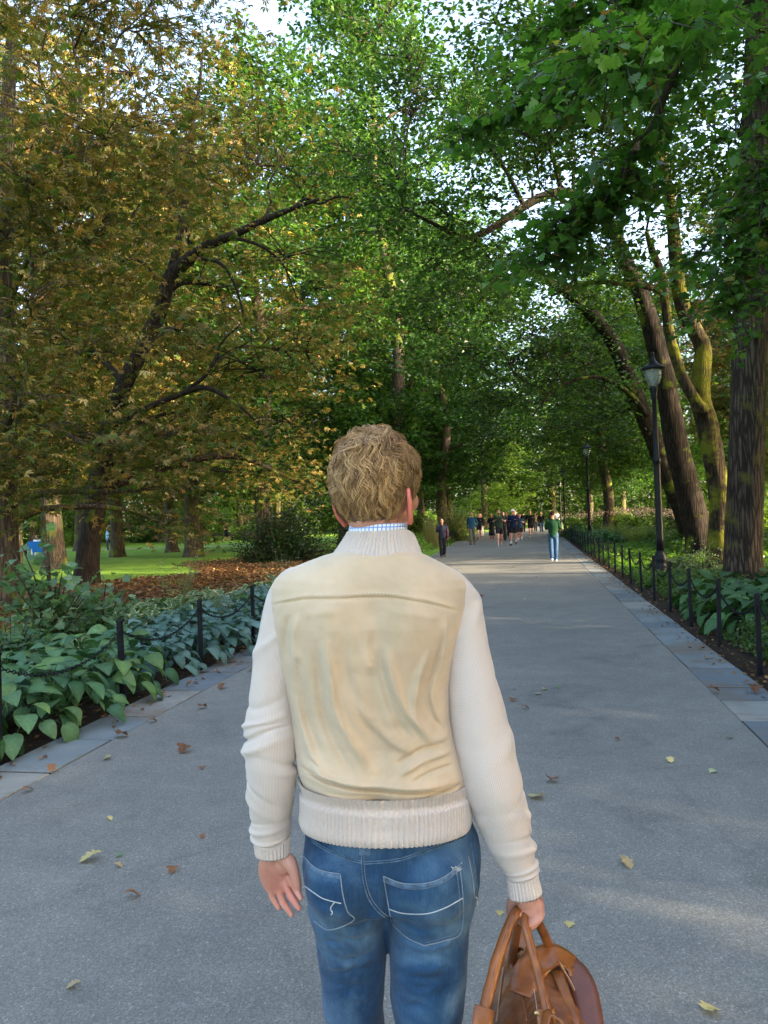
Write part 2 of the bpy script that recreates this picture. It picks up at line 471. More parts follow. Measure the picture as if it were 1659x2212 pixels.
        h = mixc(t, 0.4, w.outputs[0], w2.outputs[0])
        f = noise_n(t, coords(t), 320, 3, 0.7)
        c2 = mixc(t, 0.5, ramp(t, h, [(0.2, tuple(x * 0.86 for x in col)), (0.8, tuple(min(1, x * 1.05) for x in col))]), ramp(t, noise_n(t, coords(t), 9, 4), [(0.3, tuple(x * 0.95 for x in col)), (0.7, col)]))
        return finish(m, t, c2, 0.95, bump(t, f, 0.35, 0.002, bump(t, h, 0.35, 0.0022)), 0.1, sheen=0.25)
    M['knit'] = knit('cream_knit', (0.61, 0.525, 0.465), 34, 60)
    M['rib'] = plain('cream_rib_knit', (0.57, 0.49, 0.435), 0.95, 0.05, 200, 0.4, 0.1, sheen=0.25)
    # denim
    m, t = newmat('denim'); c = coords(t)
    mp = t.nodes.new('ShaderNodeMapping'); mp.inputs['Scale'].default_value = (420, 420, 22); lk(t, c, mp.inputs[0])
    streak = noise_n(t, mp.outputs[0], 1.0, 3, 0.6)
    wide = noise_n(t, c, 6.5, 5, 0.55, 0.5)
    a = t.nodes.new('ShaderNodeAttribute'); a.attribute_name = 'tint'
    base = ramp(t, wide, [(0.3, (0.004, 0.018, 0.050)), (0.50, (0.015, 0.050, 0.112)), (0.75, (0.080, 0.155, 0.25))])
    col = mixc(t, 0.8, base, ramp(t, streak, [(0.3, (0.72, 0.75, 0.8)), (0.7, (1.35, 1.28, 1.2))]), 'MULTIPLY')
    col = mixc(t, 1.0, col, a.outputs[0], 'MULTIPLY')
    tw = noise_n(t, c, 520, 2, 0.6)
    M['denim'] = finish(m, t, col, 0.85, bump(t, tw, 0.3, 0.001), 0.2, sheen=0.1)
    M['denim_seam'] = plain('faded_denim_seam', (0.085, 0.145, 0.22), 0.85, 0.4, 90, 0.4, 0.2)
    M['jean_thread'] = plain('pale_thread', (0.40, 0.44, 0.46), 0.8, 0.1)
    M['gold_thread'] = plain('faded_thread', (0.20, 0.25, 0.30), 0.8, 0.2, 300)
    # skin / hair
    m, t = newmat('skin'); c = coords(t)
    n = noise_n(t, c, 11, 5, 0.6)
    a = t.nodes.new('ShaderNodeAttribute'); a.attribute_name = 'tint'
    col = ramp(t, n, [(0.3, (0.42, 0.175, 0.12)), (0.5, (0.53, 0.26, 0.185)), (0.75, (0.60, 0.33, 0.25))])
    col = mixc(t, 1.0, col, a.outputs[0], 'MULTIPLY')
    M['skin'] = finish(m, t, col, 0.5, bump(t, noise_n(t, c, 140, 4), 0.12, 0.002), 0.4, sub=0.12)
    m, t = newmat('hair'); a = t.nodes.new('ShaderNodeAttribute'); a.attribute_name = 'tint'
    M['hair'] = finish(m, t, a.outputs[0], 0.42, None, 0.4)
    # leather
    m, t = newmat('tan_leather'); c = coords(t)
    n = noise_n(t, c, 7, 6, 0.6, 0.6); f = noise_n(t, c, 120, 4, 0.6)
    col = ramp(t, n, [(0.28, (0.055, 0.016, 0.006)), (0.47, (0.185, 0.056, 0.016)), (0.70, (0.38, 0.135, 0.034))])
    cr = noise_n(t, c, 28, 6, 0.7, 1.5)
    M['leather'] = finish(m, t, col, ramp(t, n, [(0.3, (0.38, 0.38, 0.38)), (0.7, (0.28, 0.28, 0.28))]), bump(t, f, 0.25, 0.002, bump(t, cr, 0.45, 0.006)), 0.5)
    m, t = newmat('orange_leather'); c = coords(t)
    n = noise_n(t, c, 18, 5)
    M['leather2'] = finish(m, t, ramp(t, n, [(0.3, (0.16, 0.048, 0.013)), (0.7, (0.34, 0.115, 0.027))]), 0.34, bump(t, noise_n(t, c, 150, 3), 0.2, 0.002), 0.5)
    M['leather_strap'] = plain('red_brown_leather', (0.15, 0.048, 0.026), 0.42, 0.2, 20, 0.2)
    M['leather_in'] = plain('brown_leather_lining', (0.10, 0.030, 0.015), 0.6)
    M['brass'] = plain('brass', (0.55, 0.40, 0.20), 0.3, 0.1, metal=1.0)
setup_mats()
CLOTH = {}
def cloth(col):
    k = tuple(round(x, 3) for x in col)
    if k not in CLOTH: CLOTH[k] = plain('cloth_%d' % len(CLOTH), col, 0.85, 0.15, 14, 0.3, 0.2)
    return CLOTH[k]
# ------------------------------------------------------------------ leaves
def T_simple():
    return np.array([(0, 0, 0), (-.33, .45, .07), (0, 1, -.12), (.33, .45, .07)], dtype=float), [np.array([(0, 3, 2), (0, 2, 1)])]
def T_palmate(n=5):
    V = []; F = []
    for i in range(n):
        a = R(-82 + 164 * i / (n - 1)); L = 1.0 - 0.28 * abs(i - (n - 1) / 2) / ((n - 1) / 2)
        d = np.array((math.sin(a), math.cos(a), 0)); s = np.array((math.cos(a), -math.sin(a), 0)); z = np.array((0, 0, 1.0))
        b = len(V)
        V += [d * 0.02, d * L * .62 - s * L * .19 - z * .10, d * L - z * .42 * L, d * L * .62 + s * L * .19 - z * .10]
        F += [(b, b + 3, b + 2), (b, b + 2, b + 1)]
    return np.array(V) * 0.62, [np.array(F)]
def outline_leaf(prof, curl=0.1):
    """prof: half outline (x, y) from base to tip, mirrored; midrib fan"""
    pr = np.array(prof, dtype=float); n = len(pr)
    mid = np.stack([np.zeros(n), pr[:, 1], np.zeros(n)], 1)
    Lx = np.stack([-pr[:, 0], pr[:, 1], np.zeros(n)], 1); Rx = np.stack([pr[:, 0], pr[:, 1], np.zeros(n)], 1)
    V = np.vstack([mid, Lx, Rx])
    V[:, 2] = 0.22 * np.abs(V[:, 0]) - curl * V[:, 1] ** 2
    F = []
    for i in range(n - 1):
        F += [(i, n + i + 1 - 0, n + i), (i, i + 1, n + i + 1), (i, 2 * n + i, 2 * n + i + 1), (i, 2 * n + i + 1, i + 1)]
    return V, [np.array(F)]
def T_maple():
    return outline_leaf([(0.0, 0.0), (.20, .02), (.50, .08), (.34, .24), (.62, .42), (.56, .58), (.30, .52), (.34, .74), (.22, .80), (.10, .84), (0, 1.02)], 0.22)
def T_oak():
    return outline_leaf([(0.0, 0.0), (.10, .06), (.20, .16), (.13, .25), (.34, .36), (.18, .46), (.42, .60), (.22, .68), (.30, .82), (.14, .88), (0, 1.0)], 0.25)
TS, TP, TM, TO = T_simple(), T_palmate(5), T_maple(), T_oak()
GREENS = [(.034, .078, .014), (.048, .104, .018), (.068, .138, .024), (.10, .18, .032), (.14, .21, .04)]
GREENW = [.22, .3, .26, .16, .06]
DEEP = [(.022, .058, .015), (.032, .080, .020), (.048, .108, .025), (.07, .14, .03)]
DEEPW = [.25, .35, .28, .12]
RUST = [(.130, .105, .026), (.19, .140, .038), (.28, .19, .062), (.110, .130, .024), (.34, .18, .055), (.075, .125, .022), (.44, .33, .14)]
RUSTW = [.22, .18, .14, .20, .06, .15, .05]
LIME = [(.13, .22, .04), (.18, .28, .055), (.10, .19, .035), (.24, .31, .07)]
LIMEW = [.3, .3, .3, .1]

def scatter(cent, size, tpl, pal, w, r, tilt=0.45, normal=None, heading=None, jit=0.2, cvar=None):
    """one leaf per centre. returns V, F, C"""
    n = len(cent); tv, tf = tpl; k = len(tv)
    N = np.array((0, 0, 1.0)) + r.normal(0, tilt, (n, 3)) if normal is None else normal + r.normal(0, tilt, (n, 3))
    N /= np.linalg.norm(N, axis=1)[:, None]
    H = r.normal(0, 1, (n, 3)) if heading is None else heading + r.normal(0, .35, (n, 3))
    H = H - (H * N).sum(1)[:, None] * N; H /= np.linalg.norm(H, axis=1)[:, None] + 1e-9
    S = np.cross(H, N)
    sz = size * (1 + r.uniform(-jit, jit, n))
    V = (tv[None, :, 0:1] * S[:, None] + tv[None, :, 1:2] * H[:, None] + tv[None, :, 2:3] * N[:, None]) * sz[:, None, None] + cent[:, None]
    F = [(f[None] + (np.arange(n) * k)[:, None, None]).reshape(-1, f.shape[1]) for f in tf]
    pal = np.array(pal); ci = r.choice(len(pal), n, p=np.array(w) / sum(w))
    C = pal[ci] * (1 + r.uniform(-.18, .18, (n, 1)))
    if cvar is not None: C = C * cvar[:, None]
    return V.reshape(-1, 3), F, np.repeat(C, k, 0)

def ell_pts(c, rad, n, r, shell=0.45):
    d = r.normal(0, 1, (n, 3)); d /= np.linalg.norm(d, axis=1)[:, None]
    return np.asarray(c) + d * np.asarray(rad) * (r.uniform(0, 1, (n, 1)) ** shell)

def build_tree(name, mains, blobs, barks, leafm, tpl, pal, w, leaf, dens=9, ncl=None, seed=0, sprays=5, per=9, root_flare=0.0, sides=20, hole=0.0, spray_r=0.34, shell=0.4):
    """mains: [(points, radii)], first one is the trunk. returns {'trunk','branches','crown'} meshes"""
    r = np.random.default_rng(seed)
    A = Acc(); B = Acc(); allp = []
    for i, (P, rd) in enumerate(mains):
        n = max(10, int(6 * len(P)) if i else int(12 * len(P)))
        Q = catmull(P, n); rr = np.interp(np.linspace(0, 1, n), np.linspace(0, 1, len(rd)), rd)
        if i == 0 and root_flare:
            rr = rr * (1 + root_flare * np.exp(-(Q[:, 2] - Q[0, 2]) / 0.35))
        kk = sides if i == 0 else max(8, sides // 2)
        V, F = tube(Q, rr, kk, True)
        # uneven girth, root ribs
        ang = np.tile(np.arange(kk), n) * 2 * math.pi / kk
        cen = np.repeat(Q, kk, 0); h = cen[:, 2] - Q[0, 2]
        lump = 1 + 0.07 * vnoise(V, 2.2 / max(rd[0], .15) * .3, seed + 3, 2)
        if i == 0: lump = lump + root_flare * 0.30 * np.exp(-h / 0.3) * np.cos(ang * 5 + seed)
        V = cen + (V - cen) * lump[:, None]
        (A if i == 0 else B).add(V, F)
        allp.append((Q, rr))
    AP = np.vstack([q for q, _ in allp]); AR = np.concatenate([x for _, x in allp])
    tipsC = []; tipsD = []
    for bi, b in enumerate(blobs):
        c = np.array(b[0], dtype=float); rad = np.array(b[1] if hasattr(b[1], '__len__') else (b[1],) * 3, dtype=float)
        d = np.linalg.norm(AP - c, axis=1) + 1.2 * np.maximum(0, AP[:, 2] - c[2] + .3 * rad[2]) + (AP[:, 2] < AP[:, 2].min() + 1.8) * 6
        j = int(d.argmin()); p0 = AP[j]; L = np.linalg.norm(c - p0)
        r0 = min(AR[j] * .62, .035 + .018 * L)
        m1 = p0 + (c - p0) * .35 + np.array((0, 0, .12 * L)) + r.normal(0, .05 * L, 3)
        m2 = p0 + (c - p0) * .7 + np.array((0, 0, .10 * L)) + r.normal(0, .05 * L, 3)
        end = c + (c - p0) / max(L, .1) * rad.min() * .4
        limb = catmull([p0, m1, m2, c, end], 16); lr = np.linspace(r0, .014, 16)
        B.add(*tube(limb, lr, 7, False))
        n = ncl or int(dens * (rad.prod()) ** (2 / 3) + 6)
        pts = ell_pts(c, rad, n, r, shell)
        if hole: pts = pts[vnoise(pts, .55, seed + 11) > -hole]
        for q in pts:
            dd = np.linalg.norm(limb[4:] - q, axis=1); jj = 4 + int(dd.argmin()); s = limb[max(3, jj - 2)]
            ln = np.linalg.norm(q - s)
            mid = (s + q) / 2 + np.array((0, 0, .10 * ln)) + r.normal(0, .06 * ln + .02, 3)
            B.add(*tube(catmull([s, mid, q], 6), np.linspace(min(.028, .010 + .008 * ln), .005, 6), 3, False))
            tipsC.append(q); dv = (q - s) / (ln + 1e-6); tipsD.append(dv)
    TC = np.array(tipsC); TD = np.array(tipsD)
    k = sprays; T2 = np.repeat(TC, k, 0); D2 = np.repeat(TD, k, 0); n = len(T2)
    sc = T2 + D2 * r.uniform(-.5, .9, (n, 1)) * .6 + r.normal(0, 1, (n, 3)) * np.array((.42, .42, .26)) * (leaf / .15) ** .4
    # small twigs to the sprays
    tw = []
    kk = 3
    for i in range(0, n, 2):
        B.add(*tube(np.array([T2[i], (T2[i] + sc[i]) / 2 + (0, 0, .03), sc[i]]), np.array((.006, .005, .003)), 3, False))
    bright = np.repeat(1 + r.uniform(-.25, .25, n), per)
    rr2 = np.sqrt(r.uniform(0, 1, n * per)) * spray_r * (leaf / .15) ** .5; an = r.uniform(0, 6.283, n * per)
    off = np.stack([rr2 * np.cos(an), rr2 * np.sin(an), -0.9 * rr2 ** 2 + r.normal(0, .04, n * per)], 1)
    LC = np.repeat(sc, per, 0) + off
    head = off * (1, 1, .3) + (0, 0, -.05)
    head = head / (np.linalg.norm(head, axis=1)[:, None] + 1e-6)
    V, F, C = scatter(LC, leaf, tpl, pal, w, r, .42, heading=head, cvar=bright)
    crown = mesh(name + '_crown', V, F, leafm, False, C)
    return {'trunk': A.mesh(name + '_trunk', barks, True, False), 'branches': B.mesh(name + '_branches', barks, True, False), 'crown': crown}

def place_tree(parts, name, loc, rz=0, scale=1.0, label=None, group=None):
    e = empty(name, loc, rz, label, 'tree', group); e.scale = scale if hasattr(scale, '__len__') else (scale,) * 3
    for k, m in parts.items(): obj(k, m, e)
    return e

# ------------------------------------------------------------------ the ground
def grid_sheet(name, x0, x1, y0, y1, z, nx, ny, mat_, amp=0.0):
    xs = np.linspace(x0, x1, nx); ys = np.linspace(y0, y1, ny)
    X, Y = np.meshgrid(xs, ys); V = np.stack([X.ravel(), Y.ravel(), np.full(X.size, z)], 1)
    if amp: V[:, 2] += amp * vnoise(V, .15, 5, 3)
    i = (np.arange(ny - 1)[:, None] * nx + np.arange(nx - 1)[None, :]).reshape(-1)
    return mesh(name, V, np.stack([i, i + 1, i + nx + 1, i + nx], 1), mat_)
tag(obj('lawn', grid_sheet('lawn', -500, 500, -300, 700, 0, 60, 60, M['lawn'])), 'short green park lawn under the trees', kind='structure')

def poly_sheet(name, pts, z, mat_):
    bm = bmesh.new(); vs = [bm.verts.new((x, y, z)) for x, y in pts]; bm.faces.new(vs)
    bmesh.ops.triangulate(bm, faces=bm.faces[:])
    bmesh.ops.recalc_face_normals(bm, faces=bm.faces[:])
    for f in bm.faces:
        if f.normal.z < 0: f.normal_flip()
    me = bpy.data.meshes.new(name); bm.to_mesh(me); bm.free(); me.materials.append(mat_); return me
def wob(pts, amp, n=8, seed=1):
    """closed outline made uneven"""
    r = np.random.default_rng(seed); out = []
    for i in range(len(pts)):
        a, b = np.array(pts[i]), np.array(pts[(i + 1) % len(pts)])
        for k in range(n):
            out.append(tuple(a + (b - a) * k / n + r.normal(0, amp, 2)))
    return out
LITTER = [(-7.5, 12.5), (-11.0, 17), (-9.6, 23.5), (-6.3, 26.5), (-8.5, 34.0), (-5.2, 37), (-1.5, 38.5), (-.6, 31), (-1.8, 20), (-3.6, 14.5)]
tag(obj('leaf_litter_ground', poly_sheet('litter', wob(LITTER, .35, 8, 3), .004, M['litter'])), 'ground covered with brown fallen leaves under the chestnut trees', kind='structure')

SL = [-14, -4, 4, 12, 20, 28, 40, 52, 66, 80, 95, 115]
TL = [-3.22, -3.22, -3.22, -3.22, -3.36, -3.6, -4.0, -4.42, -4.6, -4.3, -4.6, -6.5]
TR = [1.493, 1.493, 1.493, 1.493, 1.493, 1.493, 1.50, 1.55, 1.70, 1.9, 1.7, 0.0]
def edge(s, side): return float(np.interp(s, SL, TL if side < 0 else TR))
lp = [ST(s, edge(s, -1) ) for s in np.linspace(-14, 115, 60)]
rp = [ST(s, edge(s, 1)) for s in np.linspace(-14, 115, 60)]
V = np.array([(x, y, .012) for x, y in lp] + [(x, y, .012) for x, y in rp]); n = 60
V[:, 2] += 0
F = np.array([(i, n + i, n + i + 1, i + 1) for i in range(n - 1)])
tag(obj('path', mesh('path', V, F, M['asphalt'], False)), 'wide grey asphalt park path', kind='structure')
# soil of the two planted borders
bl = [ST(s, edge(s, -1) - .0) for s in np.linspace(-6, 26, 20)]
bl2 = [ST(s, -7.2 - .8 * math.sin(s * .4)) for s in np.linspace(26, -6, 20)]
tag(obj('soil_bed', poly_sheet('soil_left', bl + bl2, .008, M['soil'])), 'dark soil of the left planted border', kind='structure')
br = [ST(s, edge(s, 1) + .0) for s in np.linspace(-6, 80, 40)]
br2 = [ST(s, 11.5 + .6 * math.sin(s * .35)) for s in np.linspace(80, -6, 40)]
tag(obj('soil_bed', poly_sheet('soil_right', br + br2, .008, M['soil'])), 'dark soil of the right planted border', kind='structure')
# a pale strip of far gravel walk across the left lawn
fw = [(-70, 80), (-20, 62), (-9.5, 60.5), (-9.5, 62), (-20, 64), (-70, 83)]
tag(obj('gravel_walk', poly_sheet('gravel_walk', fw, .004, plain('gravel', (.26, .22, .17), .9, .3, 8))), 'narrow pale gravel walk crossing the far lawn', kind='structure')

# flagstones, one by one
def flagstones(side, label):
    root = empty('flagstone_edging', (0, 0, 0), 0, label); root['kind'] = 'structure'
    r = np.random.default_rng(20 + side)
    base = []
    for i in range(3):
        V, F = box(-.5, .5, -.5, .5, -.06, 0, .006)
        base.append(mesh('flagstone', V, F, M['flag%d' % i], False))
    s = -3.0; i = 0
    while s < 72:
        L = r.uniform(.42, 1.0) if s < 40 else r.uniform(.9, 1.5)
        w = .46
        sm = s + L / 2
        e = edge(sm, side); e2 = edge(sm + .5, side)
        ang = math.atan2(e2 - e, .5)
        t = e + side * (w / 2 + .008)
        x, y = ST(sm, t)
        o = obj('flagstone', base[r.choice([0, 0, 1, 2])], root)
        o.matrix_local = Matrix.Translation((x, y, .0165 + r.uniform(-.003, .003))) @ Matrix.Rotation(-R(10.76) - ang + r.normal(0, .004), 4, 'Z') @ Matrix.Rotation(r.normal(0, .004), 4, 'X') @ Matrix.Diagonal((w + r.normal(0, .008), L - .034, 1, 1))
        s += L; i += 1
    return root
flagstones(-1, 'row of grey flagstones edging the left side of the path')
flagstones(1, 'row of grey flagstones edging the right side of the path')

# ------------------------------------------------------------------ chain fences
def chain_mesh(L, sag, link=.042, th=.0045):
    a = Acc(); n = int(L * 1.04 / (link * .78)); 
    tt = np.linspace(0, 1, n)
    th_ = np.arange(10) * 2 * math.pi / 10
    ring = np.stack([np.cos(th_) * link / 2, np.sin(th_) * link * .32, np.zeros(10)], 1)
    for i, t in enumerate(tt):
        x = t * L; z = -sag * 4 * t * (1 - t); dz = -sag * 4 * (1 - 2 * t) / L
        V, F = tube(np.vstack([ring, ring[:1]]), th, 4, False)
        c, s = (1, 0) if i % 2 else (0, 1)
        Y, Z = V[:, 1] * c - V[:, 2] * s, V[:, 1] * s + V[:, 2] * c
        l = math.hypot(1, dz)
        X2 = (V[:, 0] - Z * dz) / l; Z2 = (V[:, 0] * dz + Z) / l
        a.add(np.stack([X2 + x, Y, Z2 + z], 1), F)
    return a.mesh('chain', M['iron'], True, False)
a_ = Acc()
V, F = box(-.021, .021, -.021, .021, -.05, .79, .006); a_.add(V, F)
V, F = box(-.025, .025, -.025, .025, .775, .800, .008); a_.add(V, F)
V, F = ellipsoid((0, 0, .80), (.02, .02, .012), 8, 5); a_.add(V, F)
post_me = a_.mesh('post', M['iron'], False, False)
eye_me = mesh('chain_eye', *tube(np.array([(math.cos(a) * .018, 0, math.sin(a) * .018) for a in np.linspace(0, 6.283, 9)]), .004, 4, False), M['iron'])
def fence(side, s0, step, n, label, off=.60, dy=None):
    root = empty('chain_fence', (0, 0, 0), 0, label, 'fence')
    ch = chain_mesh(step, .19)
    r = np.random.default_rng(side + 50)
    prev = None
    for i in range(n):
        s = s0 + i * step; x, y = ST(s, edge(s, side) + side * off)
        lean = r.normal(0, .012, 2)
        p = obj('post', post_me, root)
        p.matrix_local = Matrix.Translation((x, y, 0)) @ Matrix.Rotation(-R(10.76), 4, 'Z') @ Matrix.Rotation(lean[0], 4, 'X') @ Matrix.Rotation(lean[1], 4, 'Y') @ Matrix.Diagonal((1, 1, 1 + r.normal(0, .015), 1))
        e = obj('chain_eye', eye_me, p, (0, .03, .70)); e.rotation_euler = (0, 0, 0)
        if prev is not None:
            ang = math.atan2(y - prev[1], x - prev[0])
            c = obj('chain', ch, root)
            c.matrix_local = Matrix.Translation((prev[0], prev[1], .70)) @ Matrix.Rotation(ang, 4, 'Z') @ Matrix.Diagonal((math.hypot(x - prev[0], y - prev[1]) / step, 1, 1, 1))
        prev = (x, y)
    return root
fence(1, 6.33, 1.62, 26, 'low black post and chain fence along the right flagstones')
fence(-1, 3.12, 1.69, 7, 'low black post and chain fence among the hostas on the left', .50)
fence(-1, 43.0, 1.62, 9, 'distant black post and chain fence on the left behind the walking woman', .55)

# ------------------------------------------------------------------ street lamps
def lamp_parts():
    P = {}
    P['base'] = mesh('base', *lathe([(.17, -.05), (.17, .04), (.15, .06), (.155, .30), (.135, .36), (.14, .40), (.12, .44), (.125, .50), (.135, .56), (.125, .62), (.092, .68), (.085, .74)], 20), M['lamp_iron'])
    P['pole'] = mesh('pole', *lathe([(.085, .73), (.078, 1.0), (.072, 2.55), (.070, 2.62), (.085, 2.64), (.090, 2.69), (.085, 2.74), (.062, 2.77), (.056, 3.2), (.050, 4.02), (.062, 4.04), (.064, 4.07)], 16), M['lamp_iron'])
    P['neck'] = mesh('neck', *lathe([(.055, 4.06), (.062, 4.08), (.070, 4.12), (.066, 4.14), (.075, 4.16), (.072, 4.18), (.085, 4.20), (.082, 4.22), (.094, 4.25), (.092, 4.29), (.078, 4.30)], 20), M['lamp_iron'])
    P['glass_globe'] = mesh('glass_globe', *lathe([(.075, 4.30), (.115, 4.35), (.150, 4.42), (.172, 4.50), (.182, 4.58), (.186, 4.67)], 28, False), M['glass'])
    P['inner_cone'] = mesh('inner_cone', *lathe([(.062, 4.30), (.05, 4.31), (.022, 4.37), (.006, 4.41)], 14), M['white_cone'])
    P['roof_rim'] = mesh('roof_rim', *lathe([(.19, 4.655), (.235, 4.66), (.248, 4.68), (.248, 4.71), (.235, 4.725), (.19, 4.72)], 28), M['lamp_iron'])
    P['roof'] = mesh('roof', *lathe([(.225, 4.722), (.19, 4.745), (.14, 4.775), (.095, 4.82), (.06, 4.875), (.040, 4.93), (.034, 4.955)], 24), M['lamp_iron'])
    P['finial'] = mesh('finial', *lathe([(.03, 4.955), (.043, 4.965), (.042, 4.975), (.028, 4.985), (.038, 5.00), (.040, 5.02), (.028, 5.045), (.006, 5.06)], 14), M['lamp_iron'])
    return P
LP = lamp_parts()
br_pts = catmull([(.085, 0, 4.22), (.15, 0, 4.27), (.205, 0, 4.38), (.232, 0, 4.52), (.238, 0, 4.67)], 12)
bracket_me = mesh('bracket', *tube(br_pts, np.full((12, 2), (.008)), 6), M['lamp_iron'])
def lamp(s, t, label, rz=0.4, loc=None, scale=1.0):
    x, y = ST(s, t) if loc is None else loc
    e = empty('street_lamp', (x, y, 0), rz, label, 'street lamp', 'street lamps of the park'); e.scale = (scale,) * 3
    for k, m in LP.items(): obj(k, m, e)
    for i in range(2): b = obj('bracket', bracket_me, e); b.rotation_euler = (0, 0, i * math.pi)
    return e
lamp(17.6, 2.72, 'nearest black street lamp, beside the right hand fence in front of the forked trunks', .15)
lamp(38.2, 2.72, 'second black street lamp along the right border, beyond the green sweater walker', .3)
lamp(59, 2.45, 'third street lamp with sunlit pale pole, right of the path', .2)
lamp(79.5, 2.9, 'thin farthest street lamp just left of the sunlit one', .2)
lamp(0, 0, 'small distant lamp post on the left lawn among the tree trunks', 0, (-29.5, 90.0), .9)
# ------------------------------------------------------------------ trees
def pt(px, py, d, _c=math.cos(R(2.1)), _s=math.sin(R(2.1))):
    """a point of the place, d metres ahead, seen in the direction (px, py) of the photo"""
    a, b = px - 829.5, 1106 - py
    x, z = a * _c + b * _s, -a * _s + b * _c
    p = 16 / 1671
    return (x / (1671 - z * p) * d, d, 1.63 + (1671 * p + z) / (1671 - z * p) * d)

# the leaning chestnut on the left
base = np.array(pt(185, 1262, 23.4)); base[2] = -.1
tr = [base] + [np.array(pt(x, y, 23.4 - k * .12)) for k, (x, y) in enumerate([(192, 1180), (205, 1100), (214, 1030), (238, 918), (263, 843), (298, 769), (345, 672), (367, 600), (412, 556)])]
hi = [tr[-1]] + [np.array(pt(x, y, 22.2 - .2 * k)) for k, (x, y) in enumerate([(450, 530), (496, 511), (570, 476), (630, 451), (690, 430)])]
lo = [tr[4]] + [np.array(pt(x, y, 22.6 - .25 * k)) for k, (x, y) in enumerate([(270, 905), (298, 890), (387, 853), (446, 838), (510, 872), (560, 915)])]
up = [tr[-2]] + [np.array(pt(x, y, 22.6)) for x, y in [(395, 470), (405, 330), (430, 190), (440, 80)]]
c1 = [tr[-1]] + [np.array(pt(x, y, 21.5)) for x, y in [(470, 566), (500, 600), (520, 655), (528, 710)]]
c2 = [tr[-1]] + [np.array(pt(x, y, 22.3)) for x, y in [(405, 500), (375, 440), (365, 380)]]
k1 = [hi[3]] + [np.array(pt(x, y, 22)) for x, y in [(585, 440), (580, 400), (600, 355), (592, 310)]]
k2 = [hi[4]] + [np.array(pt(x, y, 21.8)) for x, y in [(660, 430), (690, 440), (730, 425), (770, 430)]]
k3 = [tr[7]] + [np.array(pt(x, y, 22.4)) for x, y in [(330, 590), (290, 560), (250, 565), (205, 540)]]
k4 = [lo[3]] + [np.array(pt(x, y, 21.9)) for x, y in [(440, 815), (468, 770), (478, 740), (520, 700)]]
c3 = [hi[2]] + [np.array(pt(x, y, 21.8)) for x, y in [(560, 530), (610, 570), (640, 640)]]
def B(px, py, d, r, rz=None, dd=2.2):
    return (pt(px, py, d + dd), (r * 1.05, r, rz or r * .8))
blobs = [B(400, 250, 22, 3.0), B(560, 360, 21, 2.8), B(330, 420, 22, 2.8), B(480, 620, 21.5, 2.5), B(620, 560, 21, 2.4), B(300, 620, 24, 2.6), B(180, 760, 24, 2.6),
         B(560, 800, 22, 2.3), B(420, 900, 22, 2.2), B(640, 760, 21, 2.0), B(620, 950, 23, 2.0, 1.3), B(330, 1010, 23, 2.0, 1.1), B(500, 1020, 24, 2.0, 1.1), B(640, 1040, 26, 2.0, .9),
         B(230, 900, 21, 1.8), B(660, 420, 23, 2.2), B(700, 660, 23, 1.9), B(420, 740, 24, 2.5), B(150, 560, 23, 2.5), B(300, 150, 23, 3.0), B(360, 60, 23, 2.6), B(230, 420, 24, 2.6), B(400, 470, 24, 2.6)]
ch1 = build_tree('chestnut_one', [(tr, [.36, .33, .31, .30, .27, .25, .23, .22, .21, .18]), (hi, [.17, .14, .12, .1, .07, .04]), (lo, [.12, .1, .09, .08, .07, .05, .02]), (up, [.13, .1, .07, .05, .02]), (c1, [.06, .05, .04, .03, .02]), (c2, [.06, .05, .03, .02]), (c3, [.05, .04, .03, .02]), (k1, [.05, .045, .03, .03, .02]), (k2, [.05, .04, .035, .03, .02]), (k3, [.06, .05, .04, .03, .02]), (k4, [.06, .05, .045, .03, .02])],
                 blobs, M['bark_dark'], M['chestnut'], TP, RUST, [.16, .13, .09, .30, .03, .26, .03], .235, dens=6.3, seed=3, sprays=4, per=7, root_flare=.35, sides=28, spray_r=.30, hole=.20)
place_tree(ch1, 'chestnut_tree', (0, 0, 0), label='leaning dark chestnut with crooked limbs and browning leaves, left of the man')

# the chestnut at the left edge, its lower leaves bright in the sun
base = np.array(pt(8, 1250, 17.0)); base[2] = -.1
tr = [base] + [np.array(pt(x, y, 17)) for x, y in [(8, 1100), (6, 900), (4, 700), (8, 480), (16, 250), (30, 20)]]
l1 = [tr[4]] + [np.array(pt(x, y, 16 - k * .3)) for k, (x, y) in enumerate([(60, 400), (100, 345), (160, 325), (240, 310)])]
l2 = [tr[3]] + [np.array(pt(x, y, 15.5)) for x, y in [(60, 560), (70, 620), (66, 690)]]
B0 = B
B = lambda px, py, d, r, rz=None: B0(px, py, d, r, rz, .3)
blobs = [B(90, 180, 15, 2.2), B(230, 300, 14, 1.8), B(340, 190, 15.5, 1.8), B(60, 420, 14, 1.7), B(180, 520, 15.5, 1.6), B(60, 660, 14.5, 1.6), B(160, 760, 14, 1.5, 1.0), B(300, 740, 15, 1.3, .8), B(40, 880, 13.5, 1.5),
         B(180, 960, 14, 1.4, .7), B(330, 940, 15, 1.2, .6), B(80, 1030, 15, 1.4, .6), B(290, 1060, 16, 1.2, .45), B(-60, 500, 16, 2.2), B(-60, 900, 15, 2.0), B(300, 70, 16, 2.0), B(150, 30, 15, 2.2), B(440, 380, 17, 1.5, 1.0), B(0, 60, 17, 2.4),B(350, 1130, 19, 1.2, .4)]
ch2 = build_tree('chestnut_two', [(tr, [.34, .30, .28, .25, .22, .16, .10]), (l1, [.14, .12, .10, .07, .03]), (l2, [.07, .05, .04, .02])],
                 blobs, M['bark_grey'], M['chestnut'], TP, RUST, RUSTW, .225, dens=10, seed=5, sprays=4, per=6, hole=.25, root_flare=.3, sides=28, spray_r=.30)
